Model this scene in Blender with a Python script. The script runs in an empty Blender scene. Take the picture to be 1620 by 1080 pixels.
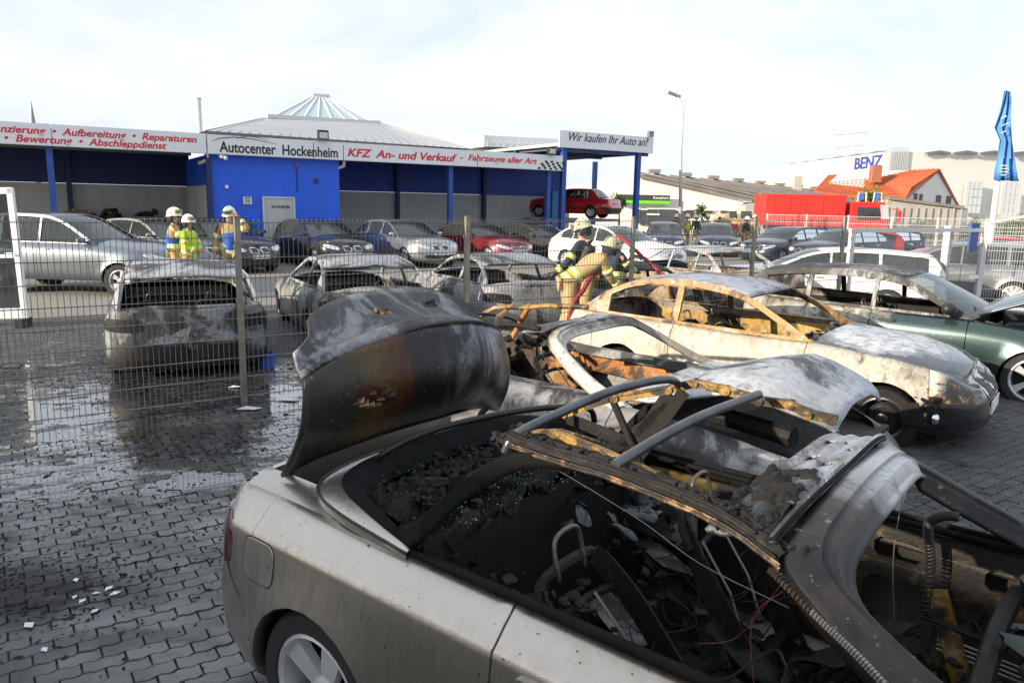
import bpy, bmesh, math, random
from mathutils import Vector, Matrix, noise
from mathutils.geometry import tessellate_polygon
random.seed(7)
R = math.radians
sc = bpy.context.scene
# ------------------------------------------------------------------ camera
H, F = 2.04, 1200.0
PITCH, ROLL = math.atan((540 - 324) / F), R(1.2)
fw = Vector((0, math.cos(PITCH), -math.sin(PITCH)))
up0 = Vector((0, math.sin(PITCH), math.cos(PITCH)))
rt = Vector((1, 0, 0)) * math.cos(ROLL) + up0 * math.sin(ROLL)
up = up0 * math.cos(ROLL) - Vector((1, 0, 0)) * math.sin(ROLL)
cd = bpy.data.cameras.new('camera'); cam = bpy.data.objects.new('camera', cd); sc.collection.objects.link(cam)
cam.matrix_world = Matrix(((rt.x, up.x, -fw.x, 0), (rt.y, up.y, -fw.y, 0), (rt.z, up.z, -fw.z, H), (0, 0, 0, 1)))
cd.sensor_width = 36; cd.lens = F / 1620 * 36; cd.clip_start = .05; cd.clip_end = 3000
sc.camera = cam
# ------------------------------------------------------------------ world and sun
SUN_EL, SUN_AZ = R(17), Vector((-.86, -.50))          # direction towards the sun in the ground plane
w = bpy.data.worlds.new('World'); sc.world = w; w.use_nodes = True
nt = w.node_tree; nt.nodes.clear()
wo = nt.nodes.new('ShaderNodeOutputWorld'); bg = nt.nodes.new('ShaderNodeBackground')
sky = nt.nodes.new('ShaderNodeTexSky'); sky.sky_type = 'NISHITA'; sky.sun_disc = False
sky.sun_elevation = SUN_EL; sky.sun_rotation = math.atan2(SUN_AZ.x, SUN_AZ.y)
sky.dust_density = 2.0
tc = nt.nodes.new('ShaderNodeTexCoord'); mp = nt.nodes.new('ShaderNodeMapping'); mp.inputs['Scale'].default_value = (1, 1, 3.5)
mp.inputs['Rotation'].default_value = (0, 0, R(20))
nz = nt.nodes.new('ShaderNodeTexNoise'); nz.inputs['Scale'].default_value = 1.8; nz.inputs['Detail'].default_value = 8
nz.inputs['Roughness'].default_value = .62; nz.inputs['Distortion'].default_value = .5
rp = nt.nodes.new('ShaderNodeValToRGB'); rp.color_ramp.elements[0].position = .34; rp.color_ramp.elements[1].position = .62
rp.color_ramp.elements[0].color = (.56, .56, .56, 1); rp.color_ramp.elements[1].color = (1, 1, 1, 1)
mx = nt.nodes.new('ShaderNodeMix'); mx.data_type = 'RGBA'
mx.inputs[7].default_value = (6.7, 7.2, 7.8, 1)
L = nt.links.new
L(tc.outputs['Generated'], mp.inputs[0]); L(mp.outputs[0], nz.inputs[0]); L(nz.outputs[0], rp.inputs[0])
L(rp.outputs[0], mx.inputs[0]); L(sky.outputs[0], mx.inputs[6]); L(mx.outputs[2], bg.inputs[0]); bg.inputs[1].default_value = .10
L(bg.outputs[0], wo.inputs[0])
sd = bpy.data.lights.new('sun', 'SUN'); sd.energy = 5.0; sd.angle = R(.6); sd.color = (1, .86, .66)
so = bpy.data.objects.new('sun', sd); sc.collection.objects.link(so)
sv = Vector((SUN_AZ.x, SUN_AZ.y, 0)).normalized() * math.cos(SUN_EL) + Vector((0, 0, math.sin(SUN_EL)))
so.rotation_euler = sv.to_track_quat('Z', 'Y').to_euler(); so.location = (0, 0, 30)
sc.view_settings.view_transform = 'Standard'; sc.view_settings.look = 'None'; sc.view_settings.gamma = 1
sc.view_settings.exposure = .62

SHADE_P, SHADE_D, SHADE_H = (-16., -10.5), (8., 16.), 6.2
def ray(px, py):
    return rt * ((px - 810) / F) - up * ((py - 540) / F) + fw
def at_z(px, py, z=0.):            # point on the level z that the photo shows at that pixel
    d = ray(px, py); t = (z - H) / d.z
    return Vector((0, 0, H)) + d * t
def at_y(px, py, y):
    d = ray(px, py)
    return Vector((0, 0, H)) + d * (y / d.y)
# ------------------------------------------------------------------ objects
def tag(o, label=None, cat=None, group=None, kind=None):
    if label: o['label'] = label
    if cat: o['category'] = cat
    if group: o['group'] = group
    if kind: o['kind'] = kind
    return o
def empty(name, loc=(0, 0, 0), rz=0., label=None, cat=None, group=None):
    o = bpy.data.objects.new(name, None); sc.collection.objects.link(o)
    o.location = loc; o.rotation_euler.z = rz; o.empty_display_size = .2
    return tag(o, label, cat, group)
def link(name, me, parent=None):
    o = bpy.data.objects.new(name, me); sc.collection.objects.link(o)
    if parent: o.parent = parent
    return o
def copy_tree(o, parent=None):
    c = o.copy(); sc.collection.objects.link(c)
    if parent: c.parent = parent
    for ch in list(o.children): copy_tree(ch, c)
    return c
def solid(o, t=.02, off=-1.):
    m = o.modifiers.new('thick', 'SOLIDIFY'); m.thickness = t; m.offset = off
    return o
def bevel(o, w_=.01, s=2):
    m = o.modifiers.new('bevel', 'BEVEL'); m.width = w_; m.segments = s; m.limit_method = 'ANGLE'; m.angle_limit = R(40)
    return o
class MB:
    """collects vertices and faces and links them as one mesh object"""
    def __init__(s): s.v = []; s.f = []; s.m = []
    def add(s, vs, fs, mi=0):
        b = len(s.v); s.v += [tuple(v) for v in vs]; s.f += [[i + b for i in f] for f in fs]; s.m += [mi] * len(fs)
    def box(s, c, d, M=None, mi=0, taper=1.):
        x, y, z = c; a, b, h = d[0] / 2, d[1] / 2, d[2] / 2
        vs = [Vector((sx * a * (taper if sz > 0 else 1), sy * b * (taper if sz > 0 else 1), sz * h)) for sz in (-1, 1) for sy in (-1, 1) for sx in (-1, 1)]
        if M: vs = [M @ v for v in vs]
        s.add([v + Vector(c) for v in vs], [(0, 2, 3, 1), (4, 5, 7, 6), (0, 1, 5, 4), (2, 6, 7, 3), (0, 4, 6, 2), (1, 3, 7, 5)], mi)
    def bar(s, p, q, w_, h, mi=0):
        p, q = Vector(p), Vector(q); d = q - p
        s.box((p + q) / 2, (d.length, w_, h), d.to_track_quat('X', 'Z').to_matrix(), mi)
    def tube(s, pts, r, n=8, mi=0, cap=True):
        pts = [Vector(p) for p in pts]; rs = r if isinstance(r, (list, tuple)) else [r] * len(pts)
        base = len(s.v); ref = None
        for i, p in enumerate(pts):
            t = (pts[min(i + 1, len(pts) - 1)] - pts[max(i - 1, 0)]).normalized()
            if ref is None: ref = Vector((0, 0, 1)) if abs(t.z) < .9 else Vector((1, 0, 0))
            a = t.cross(ref).normalized(); b = a.cross(t).normalized(); ref = b
            for k in range(n):
                an = 2 * math.pi * k / n; s.v.append(tuple(p + (a * math.cos(an) + b * math.sin(an)) * rs[i]))
        for i in range(len(pts) - 1):
            for k in range(n):
                a0 = base + i * n + k; a1 = base + i * n + (k + 1) % n
                s.f.append([a0, a1, a1 + n, a0 + n]); s.m.append(mi)
        if cap:
            s.f.append([base + k for k in range(n)][::-1]); s.m.append(mi)
            e = base + (len(pts) - 1) * n; s.f.append([e + k for k in range(n)]); s.m.append(mi)
    def lathe(s, prof, n=24, M=None, mi=0, closed=False):
        base = len(s.v); M = M or Matrix()
        for (r, z) in prof:
            for k in range(n):
                a = 2 * math.pi * k / n; s.v.append(tuple(M @ Vector((r * math.cos(a), r * math.sin(a), z))))
        m = len(prof); rng = m if closed else m - 1
        for i in range(rng):
            j = (i + 1) % m
            for k in range(n):
                s.f.append([base + i * n + k, base + i * n + (k + 1) % n, base + j * n + (k + 1) % n, base + j * n + k]); s.m.append(mi)
    def grid(s, rows, mi=0, flip=False):
        base = len(s.v); n = len(rows[0])
        for r_ in rows: s.v += [tuple(v) for v in r_]
        for i in range(len(rows) - 1):
            for k in range(n - 1):
                q = [base + i * n + k, base + i * n + k + 1, base + (i + 1) * n + k + 1, base + (i + 1) * n + k]
                s.f.append(q[::-1] if flip else q); s.m.append(mi)
    def ball(s, c, r, n=8, M=None, mi=0, sq=(1, 1, 1)):
        rows = []
        for i in range(n // 2 + 1):
            th = math.pi * i / (n // 2); row = []
            for k in range(n + 1):
                ph = 2 * math.pi * k / n
                v = Vector((math.sin(th) * math.cos(ph) * sq[0], math.sin(th) * math.sin(ph) * sq[1], math.cos(th) * sq[2])) * r
                row.append((M @ v if M else v) + Vector(c))
            rows.append(row)
        s.grid(rows, mi)
    def mesh(s, name, mats, smooth=False, merge=0.):
        me = bpy.data.meshes.new(name); me.from_pydata(s.v, [], s.f)
        for m in (mats if isinstance(mats, (list, tuple)) else [mats]): me.materials.append(m)
        me.polygons.foreach_set('material_index', s.m)
        if merge:
            bm = bmesh.new(); bm.from_mesh(me); bmesh.ops.remove_doubles(bm, verts=bm.verts, dist=merge)
            bmesh.ops.recalc_face_normals(bm, faces=bm.faces); bm.to_mesh(me); bm.free()
        if smooth is True or smooth == 1: me.polygons.foreach_set('use_smooth', [True] * len(me.polygons))
        elif smooth: me.shade_auto(smooth) if hasattr(me, 'shade_auto') else auto_smooth(me, smooth)
        me.update(); return me
    def build(s, name, mats, parent=None, smooth=False, merge=0.):
        return link(name, s.mesh(name, mats, smooth, merge), parent)
def auto_smooth(me, ang):
    me.polygons.foreach_set('use_smooth', [True] * len(me.polygons))
    bm = bmesh.new(); bm.from_mesh(me)
    for e in bm.edges:
        if len(e.link_faces) == 2:
            if e.link_faces[0].normal.angle(e.link_faces[1].normal, 0) > ang: e.smooth = False
    bm.to_mesh(me); bm.free()
def lerp(a, b, t): return a + (b - a) * t
def interp(tab, x):
    if x <= tab[0][0]: return tab[0][1]
    for (a, va), (b, vb) in zip(tab, tab[1:]):
        if x <= b: return va + (vb - va) * (x - a) / (b - a + 1e-9)
    return tab[-1][1]
def smooth_tab(tab, n=6):
    """Catmull-Rom resampling of a list of points"""
    P = [Vector(p) for p in tab]; out = []
    for i in range(len(P) - 1):
        p0, p1, p2, p3 = P[max(i - 1, 0)], P[i], P[i + 1], P[min(i + 2, len(P) - 1)]
        for k in range(n):
            t = k / n; out.append(.5 * ((2 * p1) + (p2 - p0) * t + (2 * p0 - 5 * p1 + 4 * p2 - p3) * t * t + (3 * p1 - p0 - 3 * p2 + p3) * t ** 3))
    out.append(P[-1]); return out
def poly_fill(mb, outer, holes, fn, mi=0, flip=False):
    loops = [[Vector((p[0], p[1], 0)) for p in l] for l in [outer] + holes]
    tris = tessellate_polygon(loops); flat = [p for l in loops for p in l]
    vs = [fn(p.x, p.y) for p in flat]
    mb.add(vs, [tuple(t[::-1]) if flip else tuple(t) for t in tris], mi)
# ------------------------------------------------------------------ materials
class NT:
    def __init__(s, name):
        s.mat = bpy.data.materials.new(name); s.mat.use_nodes = True; s.t = s.mat.node_tree; s.t.nodes.clear()
        s.out = s.t.nodes.new('ShaderNodeOutputMaterial'); s.p = s.t.nodes.new('ShaderNodeBsdfPrincipled'); s.l(s.p.outputs[0], s.out.inputs[0])
        s._tc = None
    def n(s, typ, **k):
        nd = s.t.nodes.new(typ)
        for a, b in k.items(): setattr(nd, a, b)
        return nd
    def l(s, a, b): s.t.links.new(a, b)
    def coord(s, kind='Object', scale=(1, 1, 1), loc=(0, 0, 0)):
        if s._tc is None: s._tc = s.n('ShaderNodeTexCoord')
        m = s.n('ShaderNodeMapping'); s.l(s._tc.outputs[kind], m.inputs[0]); m.inputs['Scale'].default_value = scale; m.inputs['Location'].default_value = loc
        return m.outputs[0]
    def world(s, scale=(1, 1, 1)):
        g = s.n('ShaderNodeNewGeometry'); m = s.n('ShaderNodeMapping'); s.l(g.outputs['Position'], m.inputs[0]); m.inputs['Scale'].default_value = scale
        return m.outputs[0]
    def noise(s, co, scale=5, detail=6, rough=.6, dist=0):
        q = s.n('ShaderNodeTexNoise'); s.l(co, q.inputs['Vector']); q.inputs['Scale'].default_value = scale
        q.inputs['Detail'].default_value = detail; q.inputs['Roughness'].default_value = rough; q.inputs['Distortion'].default_value = dist
        return q.outputs[0]
    def voro(s, co, scale, feat='F1'):
        q = s.n('ShaderNodeTexVoronoi'); q.feature = feat; s.l(co, q.inputs['Vector']); q.inputs['Scale'].default_value = scale
        return q.outputs[0]
    def ramp(s, f, pts):
        r_ = s.n('ShaderNodeValToRGB'); s.l(f, r_.inputs[0]); cr = r_.color_ramp
        while len(cr.elements) < len(pts): cr.elements.new(.5)
        for e, (p, c) in zip(cr.elements, pts):
            e.position = p; e.color = (c, c, c, 1) if isinstance(c, (int, float)) else tuple(c) + (1,)
        return r_.outputs[0]
    def mix(s, f, a, b, mode='MIX'):
        m = s.n('ShaderNodeMix'); m.data_type = 'RGBA'; m.blend_type = mode
        for k, v in ((0, f), (6, a), (7, b)):
            if isinstance(v, (int, float)): m.inputs[k].default_value = v if k == 0 else (v, v, v, 1)
            elif isinstance(v, (tuple, list)): m.inputs[k].default_value = tuple(v) + (1,)
            else: s.l(v, m.inputs[k])
        return m.outputs[2]
    def math(s, op, a, b=0., clamp=False):
        m = s.n('ShaderNodeMath'); m.operation = op; m.use_clamp = clamp
        for k, v in ((0, a), (1, b)):
            if isinstance(v, (int, float)): m.inputs[k].default_value = v
            else: s.l(v, m.inputs[k])
        return m.outputs[0]
    def sep(s, co):
        q = s.n('ShaderNodeSeparateXYZ'); s.l(co, q.inputs[0]); return q.outputs
    def set(s, k, v):
        i = s.p.inputs[k]
        if isinstance(v, (int, float)): i.default_value = v
        elif isinstance(v, (tuple, list)): i.default_value = tuple(v) + (1,) if len(v) == 3 else v
        else: s.l(v, i)
    def bump(s, h, strength=.3, dist=.01, prev=None):
        b = s.n('ShaderNodeBump'); b.inputs['Strength'].default_value = strength; b.inputs['Distance'].default_value = dist
        s.l(h, b.inputs['Height']); s.l(b.outputs[0], s.p.inputs['Normal'])
        if prev is not None: s.l(prev, b.inputs['Normal'])
        return b.outputs[0]
def plain(name, col, rough=.5, metal=0., coat=0., var=.12, scale=6, bump=.0, spec=None, emit=None):
    t = NT(name); co = t.coord()
    nn = t.noise(co, scale, 5, .65)
    t.set('Base Color', t.mix(t.ramp(nn, [(.3, 0.), (.7, 1.)]), tuple(c * (1 - var) for c in col), tuple(min(1, c * (1 + var)) for c in col)))
    t.set('Roughness', t.ramp(t.noise(co, scale * 2.3, 4), [(.3, max(.02, rough - .06)), (.7, min(1, rough + .08))])); t.set('Metallic', metal)
    if coat: t.set('Coat Weight', coat); t.set('Coat Roughness', .04)
    if spec is not None: t.set('Specular IOR Level', spec)
    if bump: t.bump(t.noise(co, scale * 6, 4), bump, .004)
    return t.mat
def streaky(name, col, rough=.6, k=.25):
    t = NT(name); st = t.noise(t.coord(scale=(3., 3., .25)), 1.2, 6, .6); pt = t.noise(t.coord(), .7, 6, .65); gr = t.noise(t.coord(), 30, 4, .7)
    c = t.mix(t.ramp(st, [(.42, 0.), (.7, k)]), col, tuple(a * .55 + .02 for a in col)); c = t.mix(t.ramp(pt, [(.4, 0.), (.7, k)]), c, tuple(a * .7 for a in col)); c = t.mix(t.ramp(gr, [(.6, 0.), (.72, .35)]), c, tuple(a * .75 for a in col))
    t.set('Base Color', c); t.set('Roughness', rough); t.bump(t.mix(.5, gr, st), .12, .01); return t.mat
def paint(name, col, metal=.5, rough=.35, dust=.1):
    t = NT(name); co = t.coord()
    d = t.ramp(t.noise(co, 2.2, 6, .65), [(.42, 0.), (.75, dust * 2)])
    t.set('Base Color', t.mix(d, col, (.30, .28, .25))); t.set('Metallic', metal); t.set('Roughness', t.mix(d, rough, .6)); t.set('Coat Weight', .8); t.set('Coat Roughness', .05)
    return t.mat
def rough_up(o_mb, amp, fr, seed=0.):
    for i in range(len(o_mb.v)):
        v = Vector(o_mb.v[i]); o_mb.v[i] = tuple(v + noise.noise_vector(v * fr + Vector((seed, 0, 0))) * amp)
    return o_mb
def burnt(name, ash=(.42, .43, .45), soot=.4, rust=.0, base=None, seed=0., scale=1.6, wet=.45, zdark=None, rustcol=(.42, .19, .05), brown=.35, spec=None, flat=.68, flk=.5):
    """scorched sheet metal: white ash, soot, brown discoloured steel and rust in ragged patches"""
    t = NT(name); co = t.coord(loc=(seed, seed * .7, seed * .3))
    big = t.noise(co, scale, 9, .68, .6); mid = t.noise(co, scale * 3.7, 8, .7, .3); fine = t.noise(co, 55, 4, .7)
    streak = t.noise(t.coord(scale=(9, 9, 1.2), loc=(seed, 0, 0)), 2.2, 6, .6)
    c = t.mix(t.ramp(mid, [(.35, 0.), (.62, 1.)]), tuple(a * flat for a in ash), ash)
    if base: c = t.mix(t.ramp(streak, [(.4, 0.), (.6, 1.)]), c, base)
    c = t.mix(t.ramp(t.noise(co, scale * 1.9, 8, .7), [(.5, 0.), (.62, brown), (.7, brown)]), c, (.17, .12, .075))
    if rust:
        rm = t.ramp(t.noise(t.coord(loc=(seed + 3, 1, 2)), scale * 1.25, 9, .66, .4), [(max(.02, .62 - rust * .42), 0.), (max(.1, .70 - rust * .42), 1.)])
        rc = t.mix(t.ramp(mid, [(.3, 0.), (.7, 1.)]), tuple(a * .45 for a in rustcol), rustcol)
        rc = t.mix(t.ramp(t.noise(co, 9, 8, .7), [(.55, 0.), (.66, .8)]), rc, (.55, .45, .32))
        c = t.mix(rm, c, rc)
    e = .66 - soot * .4
    sm = t.ramp(big, [(max(.01, e - .07), 0.), (e - .025, .35), (e, .85), (min(.99, e + .10), 1.)])
    if zdark is not None:  # near black below a ragged height
        z = t.sep(t.coord())[2]
        zz = t.math('ADD', z, t.math('MULTIPLY', t.math('SUBTRACT', mid, .5), .35))
        sm = t.math('MAXIMUM', sm, t.ramp(t.math('DIVIDE', zz, 2.), [((zdark - .06) / 2, .93), ((zdark + .06) / 2, 0.)]))
    c = t.mix(sm, c, (.018, .017, .017))
    fl1 = t.noise(co, scale * 8, 9, .75, .4); fl2 = t.noise(co, scale * 2.6, 5, .6)
    flake = t.math('MULTIPLY', t.ramp(fl1, [(.515, 0.), (.53, 1.)]), t.ramp(fl2, [(.46, 0.), (.5, .8), (.57, .8), (.63, .15)]))
    c = t.mix(t.math('MULTIPLY', flake, flk), c, t.mix(.5, tuple(a * .35 for a in ash), (.03, .027, .025)))
    drip = t.math('MULTIPLY', t.ramp(t.noise(t.coord(scale=(14, 14, .7), loc=(seed, 2, 0)), 1.6, 5, .7), [(.54, 0.), (.62, .5)]), t.ramp(big, [(.4, .2), (.6, 1.)])); c = t.mix(drip, c, (.035, .03, .027))
    c = t.mix(t.ramp(fine, [(.62, 0.), (.72, .45)]), c, (.05, .045, .04))
    t.set('Base Color', c); t.set('Metallic', .15)
    t.set('Roughness', t.ramp(mid, [(.3, wet), (.7, min(1, wet + .3))]))
    if spec is not None: t.set('Specular IOR Level', spec)
    t.bump(t.mix(.5, t.mix(.5, mid, fl1), t.mix(t.math('MULTIPLY', flake, .4), fine, 0.)), .5, .014)
    return t.mat
M = {}
M['black_plastic'] = plain('black_plastic', (.02, .02, .021), .45)
M['tyre'] = plain('tyre', (.018, .018, .019), .75, bump=.2)
M['rim'] = plain('rim', (.62, .63, .65), .3, .45)
M['rim_dark'] = plain('rim_dark', (.06, .06, .065), .3, .8)
M['chrome'] = plain('chrome', (.75, .75, .76), .12, 1.)
M['under'] = plain('under', (.012, .012, .012), .9)
M['seat'] = plain('seat', (.035, .034, .036), .7)
M['plate'] = plain('plate', (.78, .78, .76), .5)
M['plate_text'] = plain('plate_text', (.02, .02, .02), .6)
M['red_lens'] = plain('red_lens', (.45, .012, .015), .12, coat=1, var=.3, scale=20)
M['dark_red_lens'] = plain('dark_red_lens', (.06, .004, .006), .1, coat=1, var=.4, scale=14)
M['orange_lens'] = plain('orange_lens', (.75, .2, .02), .15, coat=1)
M['lamp_lens'] = plain('lamp_lens', (.62, .64, .66), .1, .4, coat=1, var=.35, scale=16)
M['galv'] = plain('galv', (.24, .25, .26), .45, .6, var=.2, scale=12)
M['galv_light'] = plain('galv_light', (.6, .6, .6), .5, .2, var=.1, scale=12)
M['white'] = plain('white', (.8, .8, .8), .5, var=.03)
M['white_pvc'] = plain('white_pvc', (.78, .8, .82), .35, var=.03)
M['blue_steel'] = plain('blue_steel', (.02, .075, .33), .45, var=.12)
M['black_text'] = plain('black_text', (.02, .02, .022), .6)
M['red_text'] = plain('red_text', (.62, .02, .035), .5)
def glass(name, tint=(.05, .06, .065), alpha=.55, rough=.02):
    t = NT(name); t.t.nodes.remove(t.p)
    g = t.n('ShaderNodeBsdfGlossy'); g.inputs['Roughness'].default_value = rough; g.inputs['Color'].default_value = (.9, .93, .95, 1)
    tr = t.n('ShaderNodeBsdfTransparent'); df = t.n('ShaderNodeBsdfDiffuse'); df.inputs['Color'].default_value = tuple(tint) + (1,)
    tr.inputs['Color'].default_value = (.55, .62, .62, 1)
    m1 = t.n('ShaderNodeMixShader'); m1.inputs[0].default_value = alpha; t.l(tr.outputs[0], m1.inputs[1]); t.l(df.outputs[0], m1.inputs[2])
    fr = t.n('ShaderNodeFresnel'); fr.inputs['IOR'].default_value = 1.6
    nb = t.n('ShaderNodeBump'); nb.inputs['Strength'].default_value = .05; t.l(t.noise(t.coord(), 1.5, 2), nb.inputs['Height']); t.l(nb.outputs[0], g.inputs['Normal'])
    m2 = t.n('ShaderNodeMixShader'); t.l(fr.outputs[0], m2.inputs[0]); t.l(m1.outputs[0], m2.inputs[1]); t.l(g.outputs[0], m2.inputs[2]); t.l(m2.outputs[0], t.out.inputs[0])
    return t.mat
M['glass'] = glass('glass')
M['glass_teal'] = glass('glass_teal', (.03, .12, .11), .6)
M['soot'] = burnt('soot', (.032, .032, .036), .7, 0, wet=.45, scale=4, brown=.2, spec=.22)
M['char'] = burnt('char', (.045, .042, .042), .62, 0, wet=.5, scale=5, brown=.12, spec=.2)
# ------------------------------------------------------------------ cars (x forward from the rear axle, y left, z up)
class Body:
    """one car's lower body surface: plan outline x section profile, both sides"""
    def __init__(s, sp):
        s.sp = sp; g = sp.get
        s.xf = sp['wb'] + sp['fo']; s.xr = -sp['ro']; s.W = sp['W']; s.zs = g('zs', .2)
        s.cf = g('cf', .95); s.cr = g('cr', .55); nf, nr = g('nf', 3.2), g('nr', 3.4)
        pts = []
        for k in range(15):
            a = math.pi / 2 * k / 14; pts.append((s.xf - s.cf + s.cf * math.cos(a) ** (2 / nf), s.W * math.sin(a) ** (2 / nf)))
        n = 12; x0, x1 = s.xf - s.cf, s.xr + s.cr
        for k in range(1, n): pts.append((lerp(x0, x1, k / n), s.W))
        for k in range(15):
            a = math.pi / 2 * (1 - k / 14); pts.append((s.xr + s.cr - s.cr * math.cos(a) ** (2 / nr), s.W * math.sin(a) ** (2 / nr)))
        s.P = [Vector((x, y, 0)) for x, y in pts]
        s.S = [0.]
        for a, b in zip(s.P, s.P[1:]): s.S.append(s.S[-1] + (b - a).length)
        s.L = s.S[-1]
        s.top = g('top'); s.prof = g('prof', [(0, .10), (.08, .04), (.2, .015), (.5, 0), (.72, .008), (.8, .02), (.9, .055), (1, .11)])
        s.nose = g('nose', [(0, .10), (.15, .02), (.4, 0), (.55, .005), (.7, .02), (.85, .05), (.95, .11), (1, .19)])
        s.tail = g('tail', [(0, .10), (.15, .02), (.4, 0), (.55, .02), (.62, .06), (.8, .08), (1, .13)])
        T = sorted(set([.04] + [a for a, _ in s.prof if a > .05] + [.35, .62, .95]))
        s.rows_t = [T[0]]
        for a in T[1:]:
            while a - s.rows_t[-1] > .13: s.rows_t.append(s.rows_t[-1] + .1)
            if a - s.rows_t[-1] > .008: s.rows_t.append(a)
    def s_of_x(s, x):
        for i, (a, b) in enumerate(zip(s.P, s.P[1:])):
            if a.x >= x >= b.x and a.x - b.x > 1e-9: return lerp(s.S[i], s.S[i + 1], (a.x - x) / (a.x - b.x))
        return 0 if x > s.xf else s.L
    def plan(s, q):
        q = max(0, min(s.L, q))
        for i in range(len(s.S) - 1):
            if q <= s.S[i + 1] or i == len(s.S) - 2:
                t = (q - s.S[i]) / (s.S[i + 1] - s.S[i] + 1e-9); p = s.P[i].lerp(s.P[i + 1], t)
                def nrm(j):
                    d = s.P[min(j + 1, len(s.P) - 1)] - s.P[max(j - 1, 0)]
                    return Vector((1, 0, 0)) if j == 0 else Vector((-1, 0, 0)) if j == len(s.P) - 1 else Vector((d.y, -d.x, 0)).normalized()
                n = nrm(i).lerp(nrm(i + 1), t)
                return p, n.normalized()
    def ztop(s, x): return interp(s.top, x)
    def pt(s, q, z, off=0., side=1):
        p, n = s.plan(q); zt = s.ztop(p.x); t = (z - s.zs) / max(.05, zt - s.zs)
        i = interp(s.prof, t)
        if n.x > 0: i = lerp(i, interp(s.nose, t), n.x ** 1.5)
        else: i = lerp(i, interp(s.tail, t), (-n.x) ** 1.5)
        for xa in (s.sp.get('ax', 0), s.sp['wb']):                                  # flared wheel arches
            d = math.hypot(p.x - xa, z - .3) - s.sp['ra']
            i -= .022 * math.exp(-(max(0, d) / .06) ** 2) * (1 if z > .1 else 0)
        v = p + n * (off - i); v.z = z
        if v.y < 0: v.y = 0
        v.y *= side; return v
    def edge(s, q, side=1):
        p, n = s.plan(q); return s.pt(q, s.ztop(p.x), 0, side)
    def columns(s, seams, step=.11):
        sp = s.sp; must = list(seams); ra = sp['ra'] * 1.0
        for xa in (sp.get('ax', 0), sp['wb']):
            for k in range(0, 13):
                a = math.pi * k / 12; must.append(s.s_of_x(xa + ra * math.cos(a) * .9999))
            must += [s.s_of_x(xa + ra * 1.012), s.s_of_x(xa - ra * 1.012)]
        base = [s.L * k / int(s.L / step) for k in range(int(s.L / step) + 1)]
        out = sorted(set(round(m, 4) for m in must))
        for b in base:
            if all(abs(b - m) > .035 for m in out): out.append(b)
        out += [0., s.L]
        return sorted(set(out))
    def bottom(s, q):
        p, _ = s.plan(q); zb = s.zs + s.sp.get('lift', 0)
        for xa in (s.sp.get('ax', 0), s.sp['wb']):
            d = abs(p.x - xa)
            if d < s.sp['ra'] * 1.0: zb = max(zb, .3 + math.sqrt(s.sp['ra'] ** 2 - d * d))
        return zb
    def band(s, s0, s1, side, seams, nv=11, gap=True, mbx=None, plainend=()):
        cols = [c for c in s.columns(seams) if s0 - 1e-4 <= c <= s1 + 1e-4]
        if gap: cols = sorted(cols + [s0 + .006] * (s0 > .01) + [s1 - .006] * (s1 < s.L - .01))
        mb = mbx or MB(); rows = []
        for c in cols:
            zb = s.bottom(c); zt = s.ztop(s.plan(c)[0].x)
            sink = 0. if any(abs(c - e_) < .001 for e_ in plainend) else -.012 if gap and ((abs(c - s0) < .001 and s0 > .01) or (abs(c - s1) < .001 and s1 < s.L - .01)) else 0.
            col = [s.pt(c, zb, sink - .06, side), s.pt(c, zb, sink - .006, side)]
            for t_ in s.rows_t:
                col.append(s.pt(c, max(zb + .004, lerp(s.zs, zt, t_)), sink, side))
            rows.append(col)
        mb.grid(rows, 0, side < 0); return mb
    def patch(s, s0, s1, za, zb, side=1, off=.006, round_=.35, n=14, m=5, mb=None, depth=.03, mi=0):
        """lens, grille, handle: za, zb are (z at s0, z at s1)"""
        mb = mb or MB(); rows = []
        for i in range(n + 1):
            t = i / n; q = lerp(s0, s1, t); lo, hi = lerp(za[0], za[1], t), lerp(zb[0], zb[1], t); mid = (lo + hi) / 2
            f = min(1., (max(0., 1 - (abs(2 * t - 1)) ** (1 / max(.02, round_) * 1.5))) ** .5) if round_ else 1.
            f = max(f, .05); lo, hi = lerp(mid, lo, f), lerp(mid, hi, f); row = []
            for k in range(m + 3):
                if k == 0 or k == m + 2: row.append(s.pt(q, lo if k == 0 else hi, -depth, side)); continue
                u = (k - 1) / m; z = lerp(lo, hi, u); e = (0 < i < n)
                row.append(s.pt(q, z, off if e else off * .2, side))
            rows.append(row)
        rows.insert(0, [s.pt(s0, v.z, -depth, side) for v in rows[0]]); rows.append([s.pt(s1, v.z, -depth, side) for v in rows[-1]])
        mb.grid(rows, mi, side < 0); return mb
    def lid(s, q0, q1, crown, tl, bulge=lambda k: 0., n=12, q_list=None, hi=1.):
        """surface spanning between the two upper edges, stations from q0 to q1; tl = lateral stations"""
        rows = []
        for i in range(n + 1):
            t = i / n; q = lerp(q0, q1, t); a, b = s.edge(q, 1), s.edge(q, -1); row = []
            cz = interp(crown, (a.x)); 
            for u in tl:
                v = a.lerp(b, (1 - u) / 2) if False else Vector((a.x, a.y * u, a.z)); v.z = lerp(cz, a.z, abs(u) ** 2.6) if cz > a.z else lerp(cz, a.z, abs(u) ** 2)
                v.x += bulge(t) * (1 - u * u); row.append(v)
            rows.append(row)
        return rows
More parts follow.
